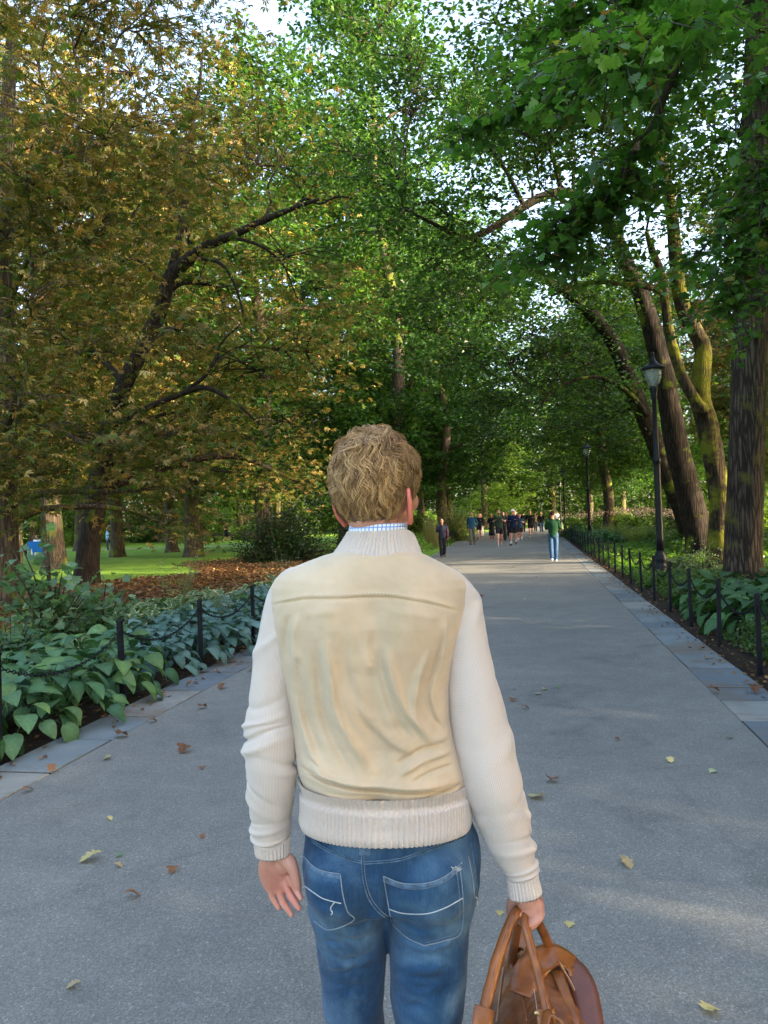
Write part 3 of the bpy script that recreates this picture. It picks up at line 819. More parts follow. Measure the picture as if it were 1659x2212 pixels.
place_tree(ch2, 'chestnut_tree', (0, 0, 0), label='chestnut at the left edge of the photo with browning leaves catching the sun')

# trees of the right border
def RT(pts, d, dd=0.0):
    return [np.array(pt(x, y, d + dd * i)) for i, (x, y) in enumerate(pts)]
# big furrowed trunk
base = np.array(pt(1606, 1262, 15.4)); base[2] = -.1
tr = [base] + RT([(1606, 1180), (1612, 1000), (1618, 800), (1624, 600), (1630, 400), (1636, 200), (1640, 40), (1645, -150)], 15.4)
blobs = [B(1560, 300, 16, 1.6), B(1700, 560, 15, 1.8), B(1740, 250, 15, 2.2), B(1600, -60, 15.5, 2.6), B(1500, 60, 17, 2.0), B(1720, 760, 16, 1.5)]
bigt = build_tree('big', [(tr, [.40, .35, .34, .325, .31, .29, .27, .24, .2])], blobs, M['bark_big'], M['leaf'], TS, GREENS, GREENW, .17, dens=9, seed=9, sprays=5, per=9, root_flare=.22, sides=64)
place_tree(bigt, 'broadleaf_tree', (0, 0, 0), label='thick straight trunk with furrowed bark at the right edge, rising from the hostas')
# mossy forked trunk
base = np.array(pt(1552, 1235, 19.2)); base[2] = -.1
tr = [base] + RT([(1553, 1190), (1556, 1120), (1552, 1050), (1540, 980), (1526, 910), (1512, 860), (1516, 800), (1518, 750), (1500, 712), (1480, 680), (1466, 620), (1460, 560), (1452, 470), (1436, 380), (1430, 300), (1425, 180)], 19.2, .02)
lf = RT([(1520, 890), (1500, 862), (1478, 822), (1462, 780), (1446, 720), (1437, 650), (1428, 590), (1410, 545), (1396, 500)], 19.0, 0)
lb = RT([(1440, 640), (1412, 624), (1370, 615), (1330, 612), (1290, 610), (1240, 618), (1190, 640)], 19.0, -.1)
blobs = [B(1380, 420, 18, 2.2), B(1300, 260, 18, 2.4), B(1420, 120, 19, 2.4), B(1250, 90, 18, 2.4), B(1330, 560, 17.5, 1.3, .8), B(1240, 600, 18, 1.5, .9), B(1500, 420, 20, 1.8), B(1160, 330, 18, 2.0), B(1180, 150, 18, 2.2), B(1100, 60, 18, 2.2)]
moss = build_tree('mossy', [(tr, [.33, .28, .26, .25, .25, .26, .25, .22, .2, .19, .18, .17, .16, .15, .13, .11, .08]), (lf, [.16, .14, .13, .13, .12, .11, .1, .09, .05]), (lb, [.06, .065, .06, .055, .05, .045, .03])],
                  blobs, M['bark_moss'], M['leaf'], TS, GREENS, GREENW, .15, dens=8, seed=13, sprays=5, per=10, root_flare=.25, sides=48, hole=.25)
place_tree(moss, 'broadleaf_tree', (0, 0, 0), label='forked trunk covered with yellow green moss, lit by the sun, right of the nearest lamp')
# dark leaning trunk behind the lamp
base = np.array(pt(1520, 1205, 23.5)); base[2] = -.1
tr = [base] + RT([(1508, 1150), (1486, 1060), (1464, 970), (1448, 890), (1436, 820), (1418, 750), (1402, 690), (1382, 630), (1358, 580), (1338, 530), (1310, 470), (1260, 430), (1213, 413)], 23.5)
a1 = RT([(1213, 413), (1160, 430), (1101, 467), (1050, 500), (1000, 512), (930, 480), (870, 450)], 23.0, -.15)
blobs = [B(1140, 380, 22, 2.2), B(1000, 420, 21.5, 2.3), B(900, 380, 22, 2.2), B(1060, 560, 22, 2.0, 1.2), B(930, 560, 23, 2.0, 1.3), B(1260, 330, 24, 2.3), B(1020, 260, 22, 2.2), B(900, 230, 24, 2.2), B(820, 500, 24, 1.8), B(1100, 200, 24, 2.4),B(880, 100, 23, 2.3),B(760,330,25,2.2)]
darkt = build_tree('dark', [(tr, [.46, .40, .37, .35, .33, .31, .29, .27, .25, .23, .2, .18, .15, .13]), (a1, [.14, .13, .12, .1, .08, .05, .03])], blobs, M['bark_dark'], M['leaf'], TS, DEEP, DEEPW, .17, dens=7.5, seed=17, sprays=5, per=9, root_flare=.3, sides=40, hole=.12)
place_tree(darkt, 'broadleaf_tree', (0, 0, 0), label='wide dark leaning trunk behind the nearest lamp, its limb arching over the path')
# ivy clad leaning trunk, farther
base = np.array(pt(1500, 1175, 28)); base[2] = -.1
tr = [base] + RT([(1478, 1110), (1440, 1020), (1405, 930), (1375, 859), (1352, 800), (1330, 750), (1300, 705), (1268, 668), (1235, 639), (1190, 610), (1144, 590), (1080, 600)], 28, -.05)
a1 = RT([(1400, 900), (1370, 860), (1330, 830), (1290, 815), (1240, 822), (1190, 850), (1150, 900)], 27.5, -.1)
blobs = [B(1180, 560, 27, 2.2, 1.3), B(1060, 620, 26, 2.3, 1.2), B(950, 640, 26, 2.3, 1.3), B(1150, 720, 27, 2.2, 1.3), B(1040, 760, 28, 2.4, 1.4), B(1230, 760, 28, 1.8, 1.2), B(1170, 840, 27, 2.0, .8), B(1290, 840, 27, 1.5, .7), B(1090, 880, 28, 2.0, 1.0), B(1345, 890, 28, 1.4, .6), B(860, 700, 28, 2.2, 1.4), B(1310, 700, 29, 1.8, 1.2)]
ivy = build_tree('ivy', [(tr, [.40, .36, .33, .31, .3, .28, .26, .24, .22, .2, .17, .13, .06]), (a1, [.1, .09, .08, .07, .06, .04, .02])], blobs, M['bark_dark'], M['leaf'], TS, DEEP, DEEPW, .18, dens=8.0, seed=19, sprays=5, per=9, root_flare=.2, sides=32, hole=.1)
e = place_tree(ivy, 'broadleaf_tree', (0, 0, 0), label='ivy clad trunk leaning far to the left behind the other right hand trunks')
r_ = np.random.default_rng(4)
Q = catmull(tr, 60)[4:46]; cc = Q[r_.integers(0, len(Q), 900)] + r_.normal(0, .20, (900, 3)) + (0, 0, 0)
V, F, C = scatter(cc, .13, TS, DEEP, DEEPW, r_, .9)
obj('ivy', mesh('ivy', V, F, M['leaf'], False, C), e)

# near branches hanging in from the upper right
def near_tree():
    r = np.random.default_rng(31)
    tb = np.array((6.3, 3.6, -.1))
    trunk = [tb, tb + (0, .05, 2), tb + (-.05, .1, 4), tb + (-.2, .3, 6), tb + (-.4, .6, 8), tb + (-.5, .9, 11)]
    A = Acc(); Bm = Acc(); LV = Acc()
    Q = catmull(trunk, 40); A.add(*tube(Q, np.interp(np.linspace(0, 1, 40), [0, .1, 1], [.42, .33, .16]), 32))
    limbs = [([tuple(Q[17]), (5.0, 4.4, 5.4), pt(1562, 19, 6.5), pt(1462, 149, 6.9), pt(1406, 279, 7.3), pt(1358, 342, 7.6), pt(1302, 438, 8.1), pt(1230, 520, 8.5)], .055),
             ([pt(1462, 149, 6.9), pt(1370, 120, 7.1), pt(1276, 152, 7.5), pt(1209, 201, 7.8), pt(1116, 245, 8.2), pt(1000, 300, 8.6)], .035),
             ([tuple(Q[20]), (5.0, 5.0, 6.1), pt(1500, -60, 7.8), pt(1380, -30, 8.1), pt(1260, 40, 8.5), pt(1150, 90, 8.9)], .05),
             ([tuple(Q[14]), (5.2, 5.6, 4.4), pt(1680, 160, 8.8), pt(1640, 330, 9.2), pt(1570, 470, 9.5), pt(1500, 560, 9.8)], .05),
             ([pt(1640, 330, 9.2), pt(1650, 450, 9.3), pt(1600, 580, 9.5), pt(1570, 660, 9.7)], .03),
             ([pt(1358, 342, 7.6), pt(1330, 420, 7.8), pt(1240, 470, 8.1), pt(1170, 560, 8.4)], .022),
             ([pt(1562, 19, 6.5), pt(1480, 60, 5.9), pt(1400, 90, 5.6), pt(1320, 130, 5.5)], .025),
             ]
    cents = []; heads = []
    for P, r0 in limbs:
        n = 26; C = catmull(P, n); Bm.add(*tube(C, np.linspace(r0, r0 * .25, n), 8))
        for j in range(4 if r0 > .04 else 2, n):
            for _ in range(4):
                d = r.normal(0, 1, 3) * (1, .8, .35); d /= np.linalg.norm(d)
                d = d * .8 + (C[min(j + 1, n - 1)] - C[j - 1]) / np.linalg.norm(C[min(j + 1, n - 1)] - C[j - 1]) * .5
                L = r.uniform(.25, .75); e1 = C[j] + d * L * .5 + (0, 0, .05); e2 = C[j] + d * L - (0, 0, .10 * L)
                Bm.add(*tube(catmull([C[j], e1, e2], 6), np.linspace(.008, .003, 6), 4))
                m = int(L * 13)
                for q in range(m):
                    f = (q + 1) / m; p = C[j] * (1 - f) ** 2 + 2 * e1 * f * (1 - f) + e2 * f * f
                    a = r.uniform(0, 6.283); o_ = np.array((math.cos(a), math.sin(a), -.25)) * .05
                    cents.append(p + o_); heads.append(o_ / .05 + d * .7 + (0, 0, -.25))
    cents = np.array(cents); heads = np.array(heads); heads /= np.linalg.norm(heads, axis=1)[:, None]
    root = empty('broadleaf_tree', (0, 0, 0), 0, 'near tree reaching in from the upper right with big lobed green leaves', 'tree')
    obj('trunk', A.mesh('trunk', M['bark_big'], True, False), root)
    obj('branches', Bm.mesh('branches', M['twig'], True, False), root)
    # 300 largest in the picture are leaves of their own
    infr = (np.abs(cents[:, 0] / cents[:, 1]) < .49) & ((cents[:, 2] - 1.63) / cents[:, 1] < .66)
    score = np.where(infr, np.linalg.norm(cents - (0, 0, 1.63), axis=1), 99)
    order = np.argsort(score); near, rest = order[:300], order[300:]
    pal = [(.045, .120, .022), (.066, .165, .028), (.09, .205, .035), (.14, .26, .045), (.24, .23, .05), (.19, .10, .04)]; w = [.25, .34, .26, .12, .02, .01]
    V, F, C = scatter(cents[rest], 0.108, TM, pal, w, r, .5, heading=heads[rest])
    tag(obj('foliage', mesh('foliage', V, F, M['leaf'], False, C), root), kind='stuff')
    lm = []
    for i, c in enumerate(pal):
        tv, tf = TM if i % 2 else TO
        bend = tv.copy(); bend[:, 2] -= .10 * np.sin(tv[:, 1] * 3 + i)
        lm.append(mesh('leaf', bend, tf, M['leaf'], False, np.tile(c, (len(tv), 1))))
    for i in near:
        N = Vector(np.array((0, 0, 1.0)) + r.normal(0, .5, 3)).normalized(); H = Vector(heads[i] + r.normal(0, .3, 3)); H = (H - N * H.dot(N)).normalized(); S = H.cross(N)
        s = .108 * r.uniform(.8, 1.2)
        o = obj('leaf', lm[r.choice(6, p=w)], root)
        mm = Matrix.Identity(4)
        for a in range(3): mm[a][0], mm[a][1], mm[a][2], mm[a][3] = S[a] * s, H[a] * s, N[a] * s, cents[i][a]
        o.matrix_local = mm
near_tree()

# general park trees for the middle distance and the wood behind
def gen_tree(name, H, Rr, seed, pal, w, leaf, tpl=TS, mat_=None, nb=18, dens=6.5, low=.26, bark=None, per=13, hole=.15, tr_r=.4):
    r = np.random.default_rng(seed)
    tr = [np.array((0, 0, -.15)), np.array((r.normal(0, .1), r.normal(0, .1), H * .15)), np.array((r.normal(0, .25), r.normal(0, .25), H * .35)), np.array((r.normal(0, .5), r.normal(0, .5), H * .6)), np.array((r.normal(0, .6), r.normal(0, .6), H * .88))]
    bl = []
    for i in range(nb):
        f = (i + .5) / nb; z = H * (low + (1 - low) * f * .92); rr = Rr * math.sin(math.pi * (0.18 + .74 * f)) ** .7
        a = i * 2.4 + r.uniform(-.4, .4); q = rr * (.6 if i % 4 else .15)
        b = Rr * r.uniform(.30, .42)
        bl.append(((q * math.cos(a), q * math.sin(a), z), (b, b, b * .75)))
    return build_tree(name, [(tr, [tr_r, tr_r * .82, tr_r * .7, tr_r * .5, tr_r * .2])], bl, bark or M['bark_grey'], mat_ or M['leaf_far'], tpl, pal, w, leaf, dens=dens, seed=seed, sprays=5, per=per, root_flare=.5, sides=20, hole=hole + .04)
GT = {'green': gen_tree('green', 19, 6.5, 101, GREENS, GREENW, .22),
      'deep': gen_tree('deep', 22, 7.0, 102, DEEP, DEEPW, .25, dens=7.5, low=.18),
      'tall': gen_tree('tall', 27, 7.5, 103, GREENS, GREENW, .26, low=.20),
      'lime': gen_tree('lime', 15, 5.5, 104, LIME, LIMEW, .22, low=.06),
      'rust': gen_tree('rust', 20, 7.0, 105, RUST, RUSTW, .36, TP, M['chestnut'], dens=4.5, low=.25, per=7)}
def put(kind, x, y, rz, sc, label, group=None, name=None):
    return place_tree(GT[kind], name or ('chestnut_tree' if kind == 'rust' else 'broadleaf_tree'), (x, y, 0), rz, sc, label, group)
put('rust', -10.3, 41.7, .4, 1.15, 'tall chestnut with a straight flaring grey trunk on the edge of the leaf litter')
put('rust', -13.9, 50.5, 2.0, .95, 'pale buttressed trunk with a dark hollow beside the straight chestnut')
put('rust', -13.1, 54.0, 4.0, .9, 'brown trunk close behind the hollow buttressed trunk')
put('rust', -15.7, 45.4, 3.1, 1.0, 'darker twin stemmed chestnut right of the leaning one')
put('green', -24.5, 62.0, 1.0, 1.0, 'green tree with thin trunk behind the blue boards')
put('deep', 4.4, 57.0, .8, 1.15, 'big dark green tree left of the path behind the walking woman')
put('deep', 0.8, 46.5, .5, (1.25, 1.25, 1.62), 'tall tree directly behind the head of the man')
put('tall', -2.6, 50.0, 2.5, 1.0, 'tall tree with ivy covered trunk seen left of the head of the man')
put('green', 17.1, 59.8, 1.7, .9, 'leaning multi stemmed tree behind the pink flowers')
put('tall', 24.5, 66.0, 2.7, .85, 'straight trunk catching sun behind the flower border')
put('lime', 12.0, 92.0, 1.2, 1.1, 'light green tree closing the end of the path')
put('lime', 16.5, 101.0, 3.2, 1.1, 'yellow green tree right of the end of the path')
put('deep', 26.0, 84.0, .2, 1.0, 'dark spreading tree beyond the third lamp')
put('rust', 16.5, 31.0, 3.9, .85, 'browning chestnut far right behind the mossy trunk')
put('green', 24.0, 40.0, 3.9, .95, 'green tree at the far right behind the furrowed trunk')
put('tall', 3.5, 72.0, 5.0, 1.05, 'tall tree rising beyond the dark green one')
put('deep', 5.5, 67.0, 3.0, 1.2, 'tall dark tree behind the first dark tree left of the path')
put('deep', -1.5, 61.0, 1.0, 1.15, 'dark tree filling the gap right of the head')
put('deep', 19.5, 74.0, 4.2, 1.0, 'dark green tree behind the pink flowers, far right of the path')
put('green', 13.5, 47.0, 2.2, .9, 'green tree in the right border between the second and third lamps')
put('deep', 29.0, 56.0, 1.2, 1.0, 'dark tree deep in the right border')
FARLAB = 'tree of the wood closing the far side of the park'
r_ = np.random.default_rng(77)
put('rust', -14.5, 34.0, 1.0, 1.2, 'tall chestnut far behind the shrub at the left edge')
put('deep', -6.0, 39.5, 2.2, 1.15, 'tall dark green tree behind the dark bush left of the head')
put('rust', -20.5, 40.0, 2.0, 1.2, 'browning chestnut at the far left behind the blue boards')
far = []
for i in range(26):
    a = R(-38 + 66 * (i + .5) / 26 + r_.uniform(-1, 1)); d = r_.uniform(98, 135)
    x, y = d * math.sin(a), d * math.cos(a)
    s_, t_ = x * PU[0] + y * PU[1], x * PV[0] + y * PV[1]
    put(['green', 'deep', 'tall', 'lime', 'green'][i % 5], x, y, r_.uniform(0, 6), r_.uniform(1.0, 1.5), FARLAB, 'trees of the far wood')
for i in range(9):
    a = R(-30 + 25 * i / 9); d = r_.uniform(76, 96)
    put(['lime', 'green', 'rust'][i % 3], d * math.sin(a), d * math.cos(a), r_.uniform(0, 6), r_.uniform(.9, 1.2), 'tree standing on the far edge of the sunny lawn', 'trees of the far lawn')
# the park goes on to the right of and behind the photographer; these throw the shade
SHADE = [(17, 2), (15, -6), (19, -13), (15, -21), (24, -4), (26, 6), (24, -18), (33, 0), (34, -12), (40, 20), (30, 24), (34, 32), (38, -24), (27, 33), (42, 30), (36, 42), (44, 44), (30, 50), (40, 58), (14, 9.5)]
for i, (x, y) in enumerate(SHADE):
    put(['tall', 'deep', 'green'][i % 3], x, y, i * 1.3, [1.0, .9, 1.1, .95][i % 4], 'park tree standing right of the path outside the photo', 'trees right of the path')
put('tall', 31, 8.5, 2.0, (.85, .85, 1.55), 'added unseen tree stretched upwards to block the higher sun rays')  # unseen, added and stretched to stop high sun while low rays pass
put('lime', 30, 18.5, 2.0, 1.05, 'added unseen low tree keeping sun off the dark leaning trunk')  # unseen, added to cut the sunlight on the dark leaning trunk
put('lime', 29, 26.5, 1.0, 1.05, 'second low branching tree near the added sun-blocking tree outside the photo')
for i, (x, y) in enumerate([(13.5, 1), (13, -14), (16, 7), (20, 0), (19, -9), (21, 8), (18, -17), (24, 24), (12.5, -20)]):  # unseen low crowns added to stop sun slipping under the taller trees
    put('lime', x, y, i * 1.7, 1.0 + .05 * (i % 3), 'added unseen low branching tree blocking sun below the taller crowns', 'added sun-blocking trees right of the path')
for i, (x, y) in enumerate([(-17, 8), (-20, -4), (-15, 31), (-21, 22)]):
    put('rust' if i > 1 else 'green', x, y, i * 2.1, 1.0, 'park tree standing far left of the path outside the photo', 'trees left of the path')
n_ = 120000; r_ = np.random.default_rng(88)
a_ = np.radians(r_.uniform(-42, 36, n_)); d_ = r_.uniform(96, 150, n_); hz = 13 * r_.uniform(0, 1, n_) ** 1.1
P_ = np.stack([d_ * np.sin(a_), d_ * np.cos(a_), hz], 1); keep = (vnoise(P_, .10, 3, 3) > -.30) | (hz < 4)
V, F, C = scatter(P_[keep], .62, TS, LIME + GREENS, [.12, .1, .12, .06, .15, .15, .15, .1, .05], r_, .6, cvar=.72 + .35 * vnoise(P_[keep], .15, 9, 2))
tag(obj('far_wood', mesh('far_wood', V, F, M['leaf_far'], False, C)), 'hazy green undergrowth and young trees closing the park all round', 'wood', kind='stuff')
print('trees', round(time.time() - T0, 1))
# ------------------------------------------------------------------ border plants
def hosta_leaf(name, L, W, droop, col, rim=None, seed=0):
    us = [0, .10, .28, .50, .72, .90, 1.0]; ws = [.12, .40, .50, .48, .35, .17, .0]
    xs = [-1, -.55, 0, .55, 1]; V = []; C = []
    r = np.random.default_rng(seed)
    for u, w_ in zip(us, ws):
        for x in xs:
            xx = x * w_ * W; z = .10 * math.sin(math.pi * u) - droop * u * u + .16 * abs(x) * w_ - .05 * (x * w_ * 2) ** 2 + .012 * math.sin(9 * u + 5 * x) * (abs(x) > .5)
            V.append((xx, u * L - (.07 * L * abs(x) if u < .05 else 0), z * L))
            edge_ = abs(x) == 1 or u > .95
            c = np.array(rim if (rim and edge_) else col)
            C.append(c * (1.25 if abs(x) < .1 and not rim else 1.0))
    F = []; k = 5
    for i in range(6):
        for j in range(4): F.append((i * k + j, i * k + j + 1, (i + 1) * k + j + 1, (i + 1) * k + j))
    b = len(V)
    V += [(-.02, 0, 0), (.02, 0, 0), (.02, -.8 * L, -.9), (-.02, -.8 * L, -.9)]; C += [np.array(col) * .9] * 4
    F.append((b, b + 1, b + 2, b + 3))
    return mesh(name, np.array(V), np.array(F), M['hosta'], True, np.array(C))
HL = {'green': [hosta_leaf('leaf', 1, .80, d, c, None, i) for i, (d, c) in enumerate([(.28, (.050, .125, .058)), (.42, (.065, .150, .068)), (.55, (.036, .100, .048)), (.35, (.085, .170, .055))])],
      'blue': [hosta_leaf('leaf', 1, .85, d, c, None, i) for i, (d, c) in enumerate([(.28, (.075, .150, .140)), (.42, (.095, .180, .170)), (.55, (.052, .115, .100))])],
      'var': [hosta_leaf('leaf', 1, .80, d, c, (.50, .52, .30), i) for i, (d, c) in enumerate([(.25, (.055, .115, .055)), (.40, (.075, .145, .065))])],
      'right': [hosta_leaf('leaf', 1, .72, d, c, None, i) for i, (d, c) in enumerate([(.25, (.035, .095, .030)), (.40, (.048, .120, .036)), (.50, (.028, .078, .026))])]}
def hosta(kind, x, y, Rr, n, leaf, r, label, group, H=.42, z0=0):
    e = empty('hosta_plant', (x, y, z0), r.uniform(0, 6), label, 'plant', group)
    for i in range(n):
        f = ((i + .5) / n) ** .6; a = i * 2.399 + r.uniform(-.3, .3)
        rad = Rr * f * .95; z = H * (1 - .78 * f ** 2.0) * r.uniform(.82, 1.10) + .03
        pitch = R(25 - 62 * f + r.normal(0, 13)); s = leaf * r.uniform(.72, 1.12)
        o = obj('leaf', HL[kind][r.integers(len(HL[kind]))], e)
        o.matrix_local = (Matrix.Translation((rad * math.cos(a), rad * math.sin(a), z)) @ Matrix.Rotation(a - math.pi / 2 + r.normal(0, .25), 4, 'Z') @
                          Matrix.Rotation(pitch, 4, 'X') @ Matrix.Rotation(r.normal(0, .22), 4, 'Y') @ Matrix.Diagonal((s, s, s, 1)))
    return e
ORD = ['first', 'second', 'third', 'fourth', 'fifth', 'sixth', 'seventh', 'eighth', 'ninth', 'tenth', 'eleventh', 'twelfth', 'thirteenth', 'fourteenth', 'fifteenth', 'sixteenth', 'seventeenth', 'eighteenth', 'nineteenth', 'twentieth']
CNT = {}
def nth(key):
    CNT[key] = CNT.get(key, 0) + 1; return ORD[min(CNT[key], 20) - 1]
r_ = np.random.default_rng(55)
# left: big green ones nearest
for s in np.arange(4.0, 8.2, .62):
    for t in (-4.02, -4.65, -5.3):
        x, y = ST(s + r_.normal(0, .06) + (.3 if t == -4.65 else 0), t + r_.normal(0, .05) - .02 * (s - 4))
        if t > -4.1 and s > 7.6: continue
        hosta('green', x, y, .50, 44, .205, r_, 'green hosta, %s from the camera in the %s row of the left border' % (nth(('g', t)), {-4.02: 'front', -4.65: 'middle', -5.3: 'back'}[t]), 'green hostas of the left border', .48)
for s in np.arange(7.9, 14.6, .60):
    for t in (-4.0, -4.55, -5.1):
        x, y = ST(s + r_.normal(0, .06) + (.3 if t == -4.55 else 0), t + r_.normal(0, .05))
        if t < -5.0 and s < 8.8: continue
        hosta('blue', x, y, .44, 36, .175, r_, 'blue green hosta, %s from the camera in the %s row by the left fence' % (nth(('b', t)), {-4.0: 'front', -4.55: 'middle', -5.1: 'back'}[t]), 'blue hostas of the left border', .38)
for s in np.arange(9.0, 19.5, .78):
    for t in (-5.75, -6.3) if s < 14 else (-4.9, -5.6):
        x, y = ST(s + r_.normal(0, .08) + (.35 if t in (-6.3, -5.6) else 0), t + r_.normal(0, .06))
        hosta('var', x, y, .45, 28, .22, r_, 'cream edged hosta, %s from the camera in the %s row' % (nth(('v', t)), {-5.75: 'near inner', -6.3: 'near outer', -4.9: 'far inner', -5.6: 'far outer'}[t]), 'variegated hostas of the left border', .36 if s > 11 else .34)
# right
for s, t in [(10.3, 2.72), (10.9, 3.3), (10.1, 3.5), (11.6, 2.75), (12.3, 3.3), (11.4, 3.9), (10.6, 4.2), (9.6, 4.2), (13.0, 2.8), (12.4, 4.1), (9.3, 3.55), (11.2, 4.7), (13.6, 3.6), (8.5, 3.9), (8.7, 4.6), (12.6, 5.0), (13.9, 4.5), (9.9, 5.0)]:
    x, y = ST(s + r_.normal(0, .06), t)
    hosta('right', x, y, .60, 32, .30, r_, 'large dark hosta, %s counted away from the camera right of the fence' % ORD[sorted([8.5,8.7,9.3,9.6,9.9,10.1,10.3,10.6,10.9,11.2,11.4,11.6,12.3,12.4,12.6,13.0,13.6,13.9]).index(s)], 'big hostas of the right border', .50)

def foliage(name, cents, size, tpl, pal, w, r, mat_=None, tilt=.5, heading=None):
    V, F, C = scatter(cents, size, tpl, pal, w, r, tilt, heading=heading)
    return mesh(name, V, F, mat_ or M['leaf'], False, C)
def shrub(name, loc, rad, nst, per, size, tpl, pal, w, seed, label, cat='shrub', group=None, z0=0.0, flop=.25, extra=None):
    r = np.random.default_rng(seed); rad = np.array(rad)
    e = empty(name, (loc[0], loc[1], 0), 0, label, cat, group)
    B_ = Acc(); cs = []
    for i in range(nst):
        d = r.normal(0, 1, 3); d /= np.linalg.norm(d); d[2] = abs(d[2]); tip = d * rad * r.uniform(.55, 1.0) + (0, 0, z0)
        b0 = np.array((d[0] * .12, d[1] * .12, 0)); mid = (b0 + tip) / 2 * (.8, .8, 1.25)
        C = catmull([b0, mid, tip], 8); B_.add(*tube(C, np.linspace(.012, .004, 8) * (rad.max() ** .5), 4, False))
        f = r.uniform(.35, 1.0, per); idx = (f * 7).astype(int).clip(0, 7)
        cs.append(C[idx] + r.normal(0, .10 * rad.max() ** .5, (per, 3)))
    obj('stems', B_.mesh('stems', M['twig'], True, False), e)
    cs = np.vstack(cs); cs[:, 2] = np.maximum(cs[:, 2], .04)
    tag(obj('foliage', foliage('foliage', cs, size, tpl, pal, w, r), e), kind='stuff')
    return e
SG = [(.105, .195, .115), (.14, .245, .15), (.075, .15, .085), (.19, .29, .18)]; SGW = [.35, .3, .25, .1]
p = pt(110, 1250, 9.6)
shrub('leafy_shrub', (p[0], p[1]), (.85, .85, 2.05), 44, 12, .125, TM, SG, SGW, 61, 'loose shrub with pale maple like leaves at the left edge above the hostas')
p = pt(215, 1240, 10.5)
shrub('leafy_shrub', (p[0], p[1]), (.8, .75, 1.15), 38, 12, .10, TM, SG, SGW, 62, 'lower part of thicket with lobed leaves right of the tall loose shrub')
p = pt(20, 1300, 8.2)
shrub('leafy_shrub', (p[0], p[1]), (.6, .7, 1.0), 45, 16, .09, TS, SG, SGW, 63, 'small leaved bush at the left edge behind the green hostas')
p = pt(140, 1310, 11)
shrub('leafy_shrub', (p[0], p[1]), (1.0, .8, .42), 60, 18, .085, TS, SG, SGW, 67, 'low mound of small leaves between the hostas and the leaf litter')
shrub('dark_bush', (-4.4, 32.7), (2.6, 2.0, 2.7), 260, 40, .13, TS, [(.012, .030, .010), (.020, .045, .014), (.03, .06, .018)], [.4, .4, .2], 64, 'dense dark evergreen bush behind the left shoulder of the man')
shrub('dark_bush', (-.9, 33.4), (1.9, 1.6, 2.4), 200, 34, .13, TS, [(.014, .036, .012), (.024, .056, .016), (.03, .07, .02)], [.4, .4, .2], 65, 'dark bush right of the neck of the man beside the lawn')
shrub('arching_shrub', (4.6, 51.5), (2.0, 1.6, 2.9), 120, 26, .13, TS, [(.10, .13, .03), (.15, .17, .05), (.06, .10, .025)], [.4, .3, .3], 66, 'arching yellowish shrub above the fence left of the joggers')
x, y = ST(40.5, -5.2)
r2 = np.random.default_rng(68)
def grass_clump(loc, h, rad, n, seed, label, pal, w, name='ornamental_grass', group=None):
    r = np.random.default_rng(seed); V = []; F = []; C = []; pal = np.array(pal)
    for i in range(n):
        a = r.uniform(0, 6.283); q = rad * math.sqrt(r.uniform()) * .3; lean = r.uniform(.05, .5) * rad
        hh = h * r.uniform(.6, 1.05); b = len(V); x0, y0 = q * math.cos(a), q * math.sin(a); wd = .006 * max(1, h)
        px, py = -math.sin(a) * wd, math.cos(a) * wd
        for f in (0, .4, .75, 1.0):
            xx, yy, zz = x0 + math.cos(a) * lean * f * f, y0 + math.sin(a) * lean * f * f, hh * f
            g = 1 - f * .8; V += [(xx - px * g, yy - py * g, zz), (xx + px * g, yy + py * g, zz)]
        for k in range(3): F.append((b + 2 * k, b + 2 * k + 1, b + 2 * k + 3, b + 2 * k + 2))
        C += [pal[r.choice(len(pal), p=w)]] * 8
    e = empty(name, (loc[0], loc[1], 0), 0, label, 'plant', group)
    tag(obj('blades', mesh('blades', np.array(V), np.array(F), M['leaf'], False, np.array(C)), e), kind='stuff')
    return e
TAN = [(.30, .24, .12), (.20, .20, .08), (.12, .16, .05)]
grass_clump((x, y), 1.7, 1.2, 420, 68, 'tall tan ornamental grass beside the walking woman', TAN, [.5, .3, .2])
# thin flowering stems in the left border
def flower_stems(loc, h, n, seed, label, pal=None):
    r = np.random.default_rng(seed); B_ = Acc(); P_ = Acc(); L_ = []
    for i in range(n):
        a = r.uniform(0, 6.283); L = h * r.uniform(.6, 1.0); tip = np.array((math.cos(a) * .35 * L, math.sin(a) * .35 * L, L))
        b0 = np.array((math.cos(a) * .06, math.sin(a) * .06, 0)); C = catmull([b0, tip * (.35, .35, .55), tip], 8); B_.add(*tube(C, np.linspace(.005, .002, 8), 3, False))
        for k in range(5):
            tt = C[4 + k % 4]; t2 = tt + r.normal(0, .09, 3) + (0, 0, .06); B_.add(*tube(np.array([tt, (tt + t2) / 2, t2]), .0018, 3, False)); L_.append(t2)
        if i % 2 == 0:
            for k in range(5):
                aa = k * 1.257; d = np.array((math.cos(aa), math.sin(aa), .15)); s = np.array((-math.sin(aa), math.cos(aa), 0))
                P_.add(np.array([tip, tip + d * .02 - s * .012, tip + d * .036, tip + d * .02 + s * .012]), np.array([(0, 1, 2, 3)]))
    e = empty('flowering_plant', (loc[0], loc[1], 0), 0, label, 'plant')
    obj('stems', B_.mesh('stems', M['stem'], True, False), e)
    tag(obj('foliage', foliage('foliage', np.array(L_), .035, TS, SG, SGW, r), e), kind='stuff')
    tag(obj('petals', P_.mesh('petals', M['petal'], False, False), e), kind='stuff')
p = pt(385, 1330, 12.2); flower_stems((p[0], p[1]), 1.25, 20, 71, 'wispy flowering plant leaning in front of the brown leaf litter')
p = pt(480, 1345, 11.5); flower_stems((p[0], p[1]), .75, 16, 72, 'low plant with pale pink flowers among the variegated hostas')
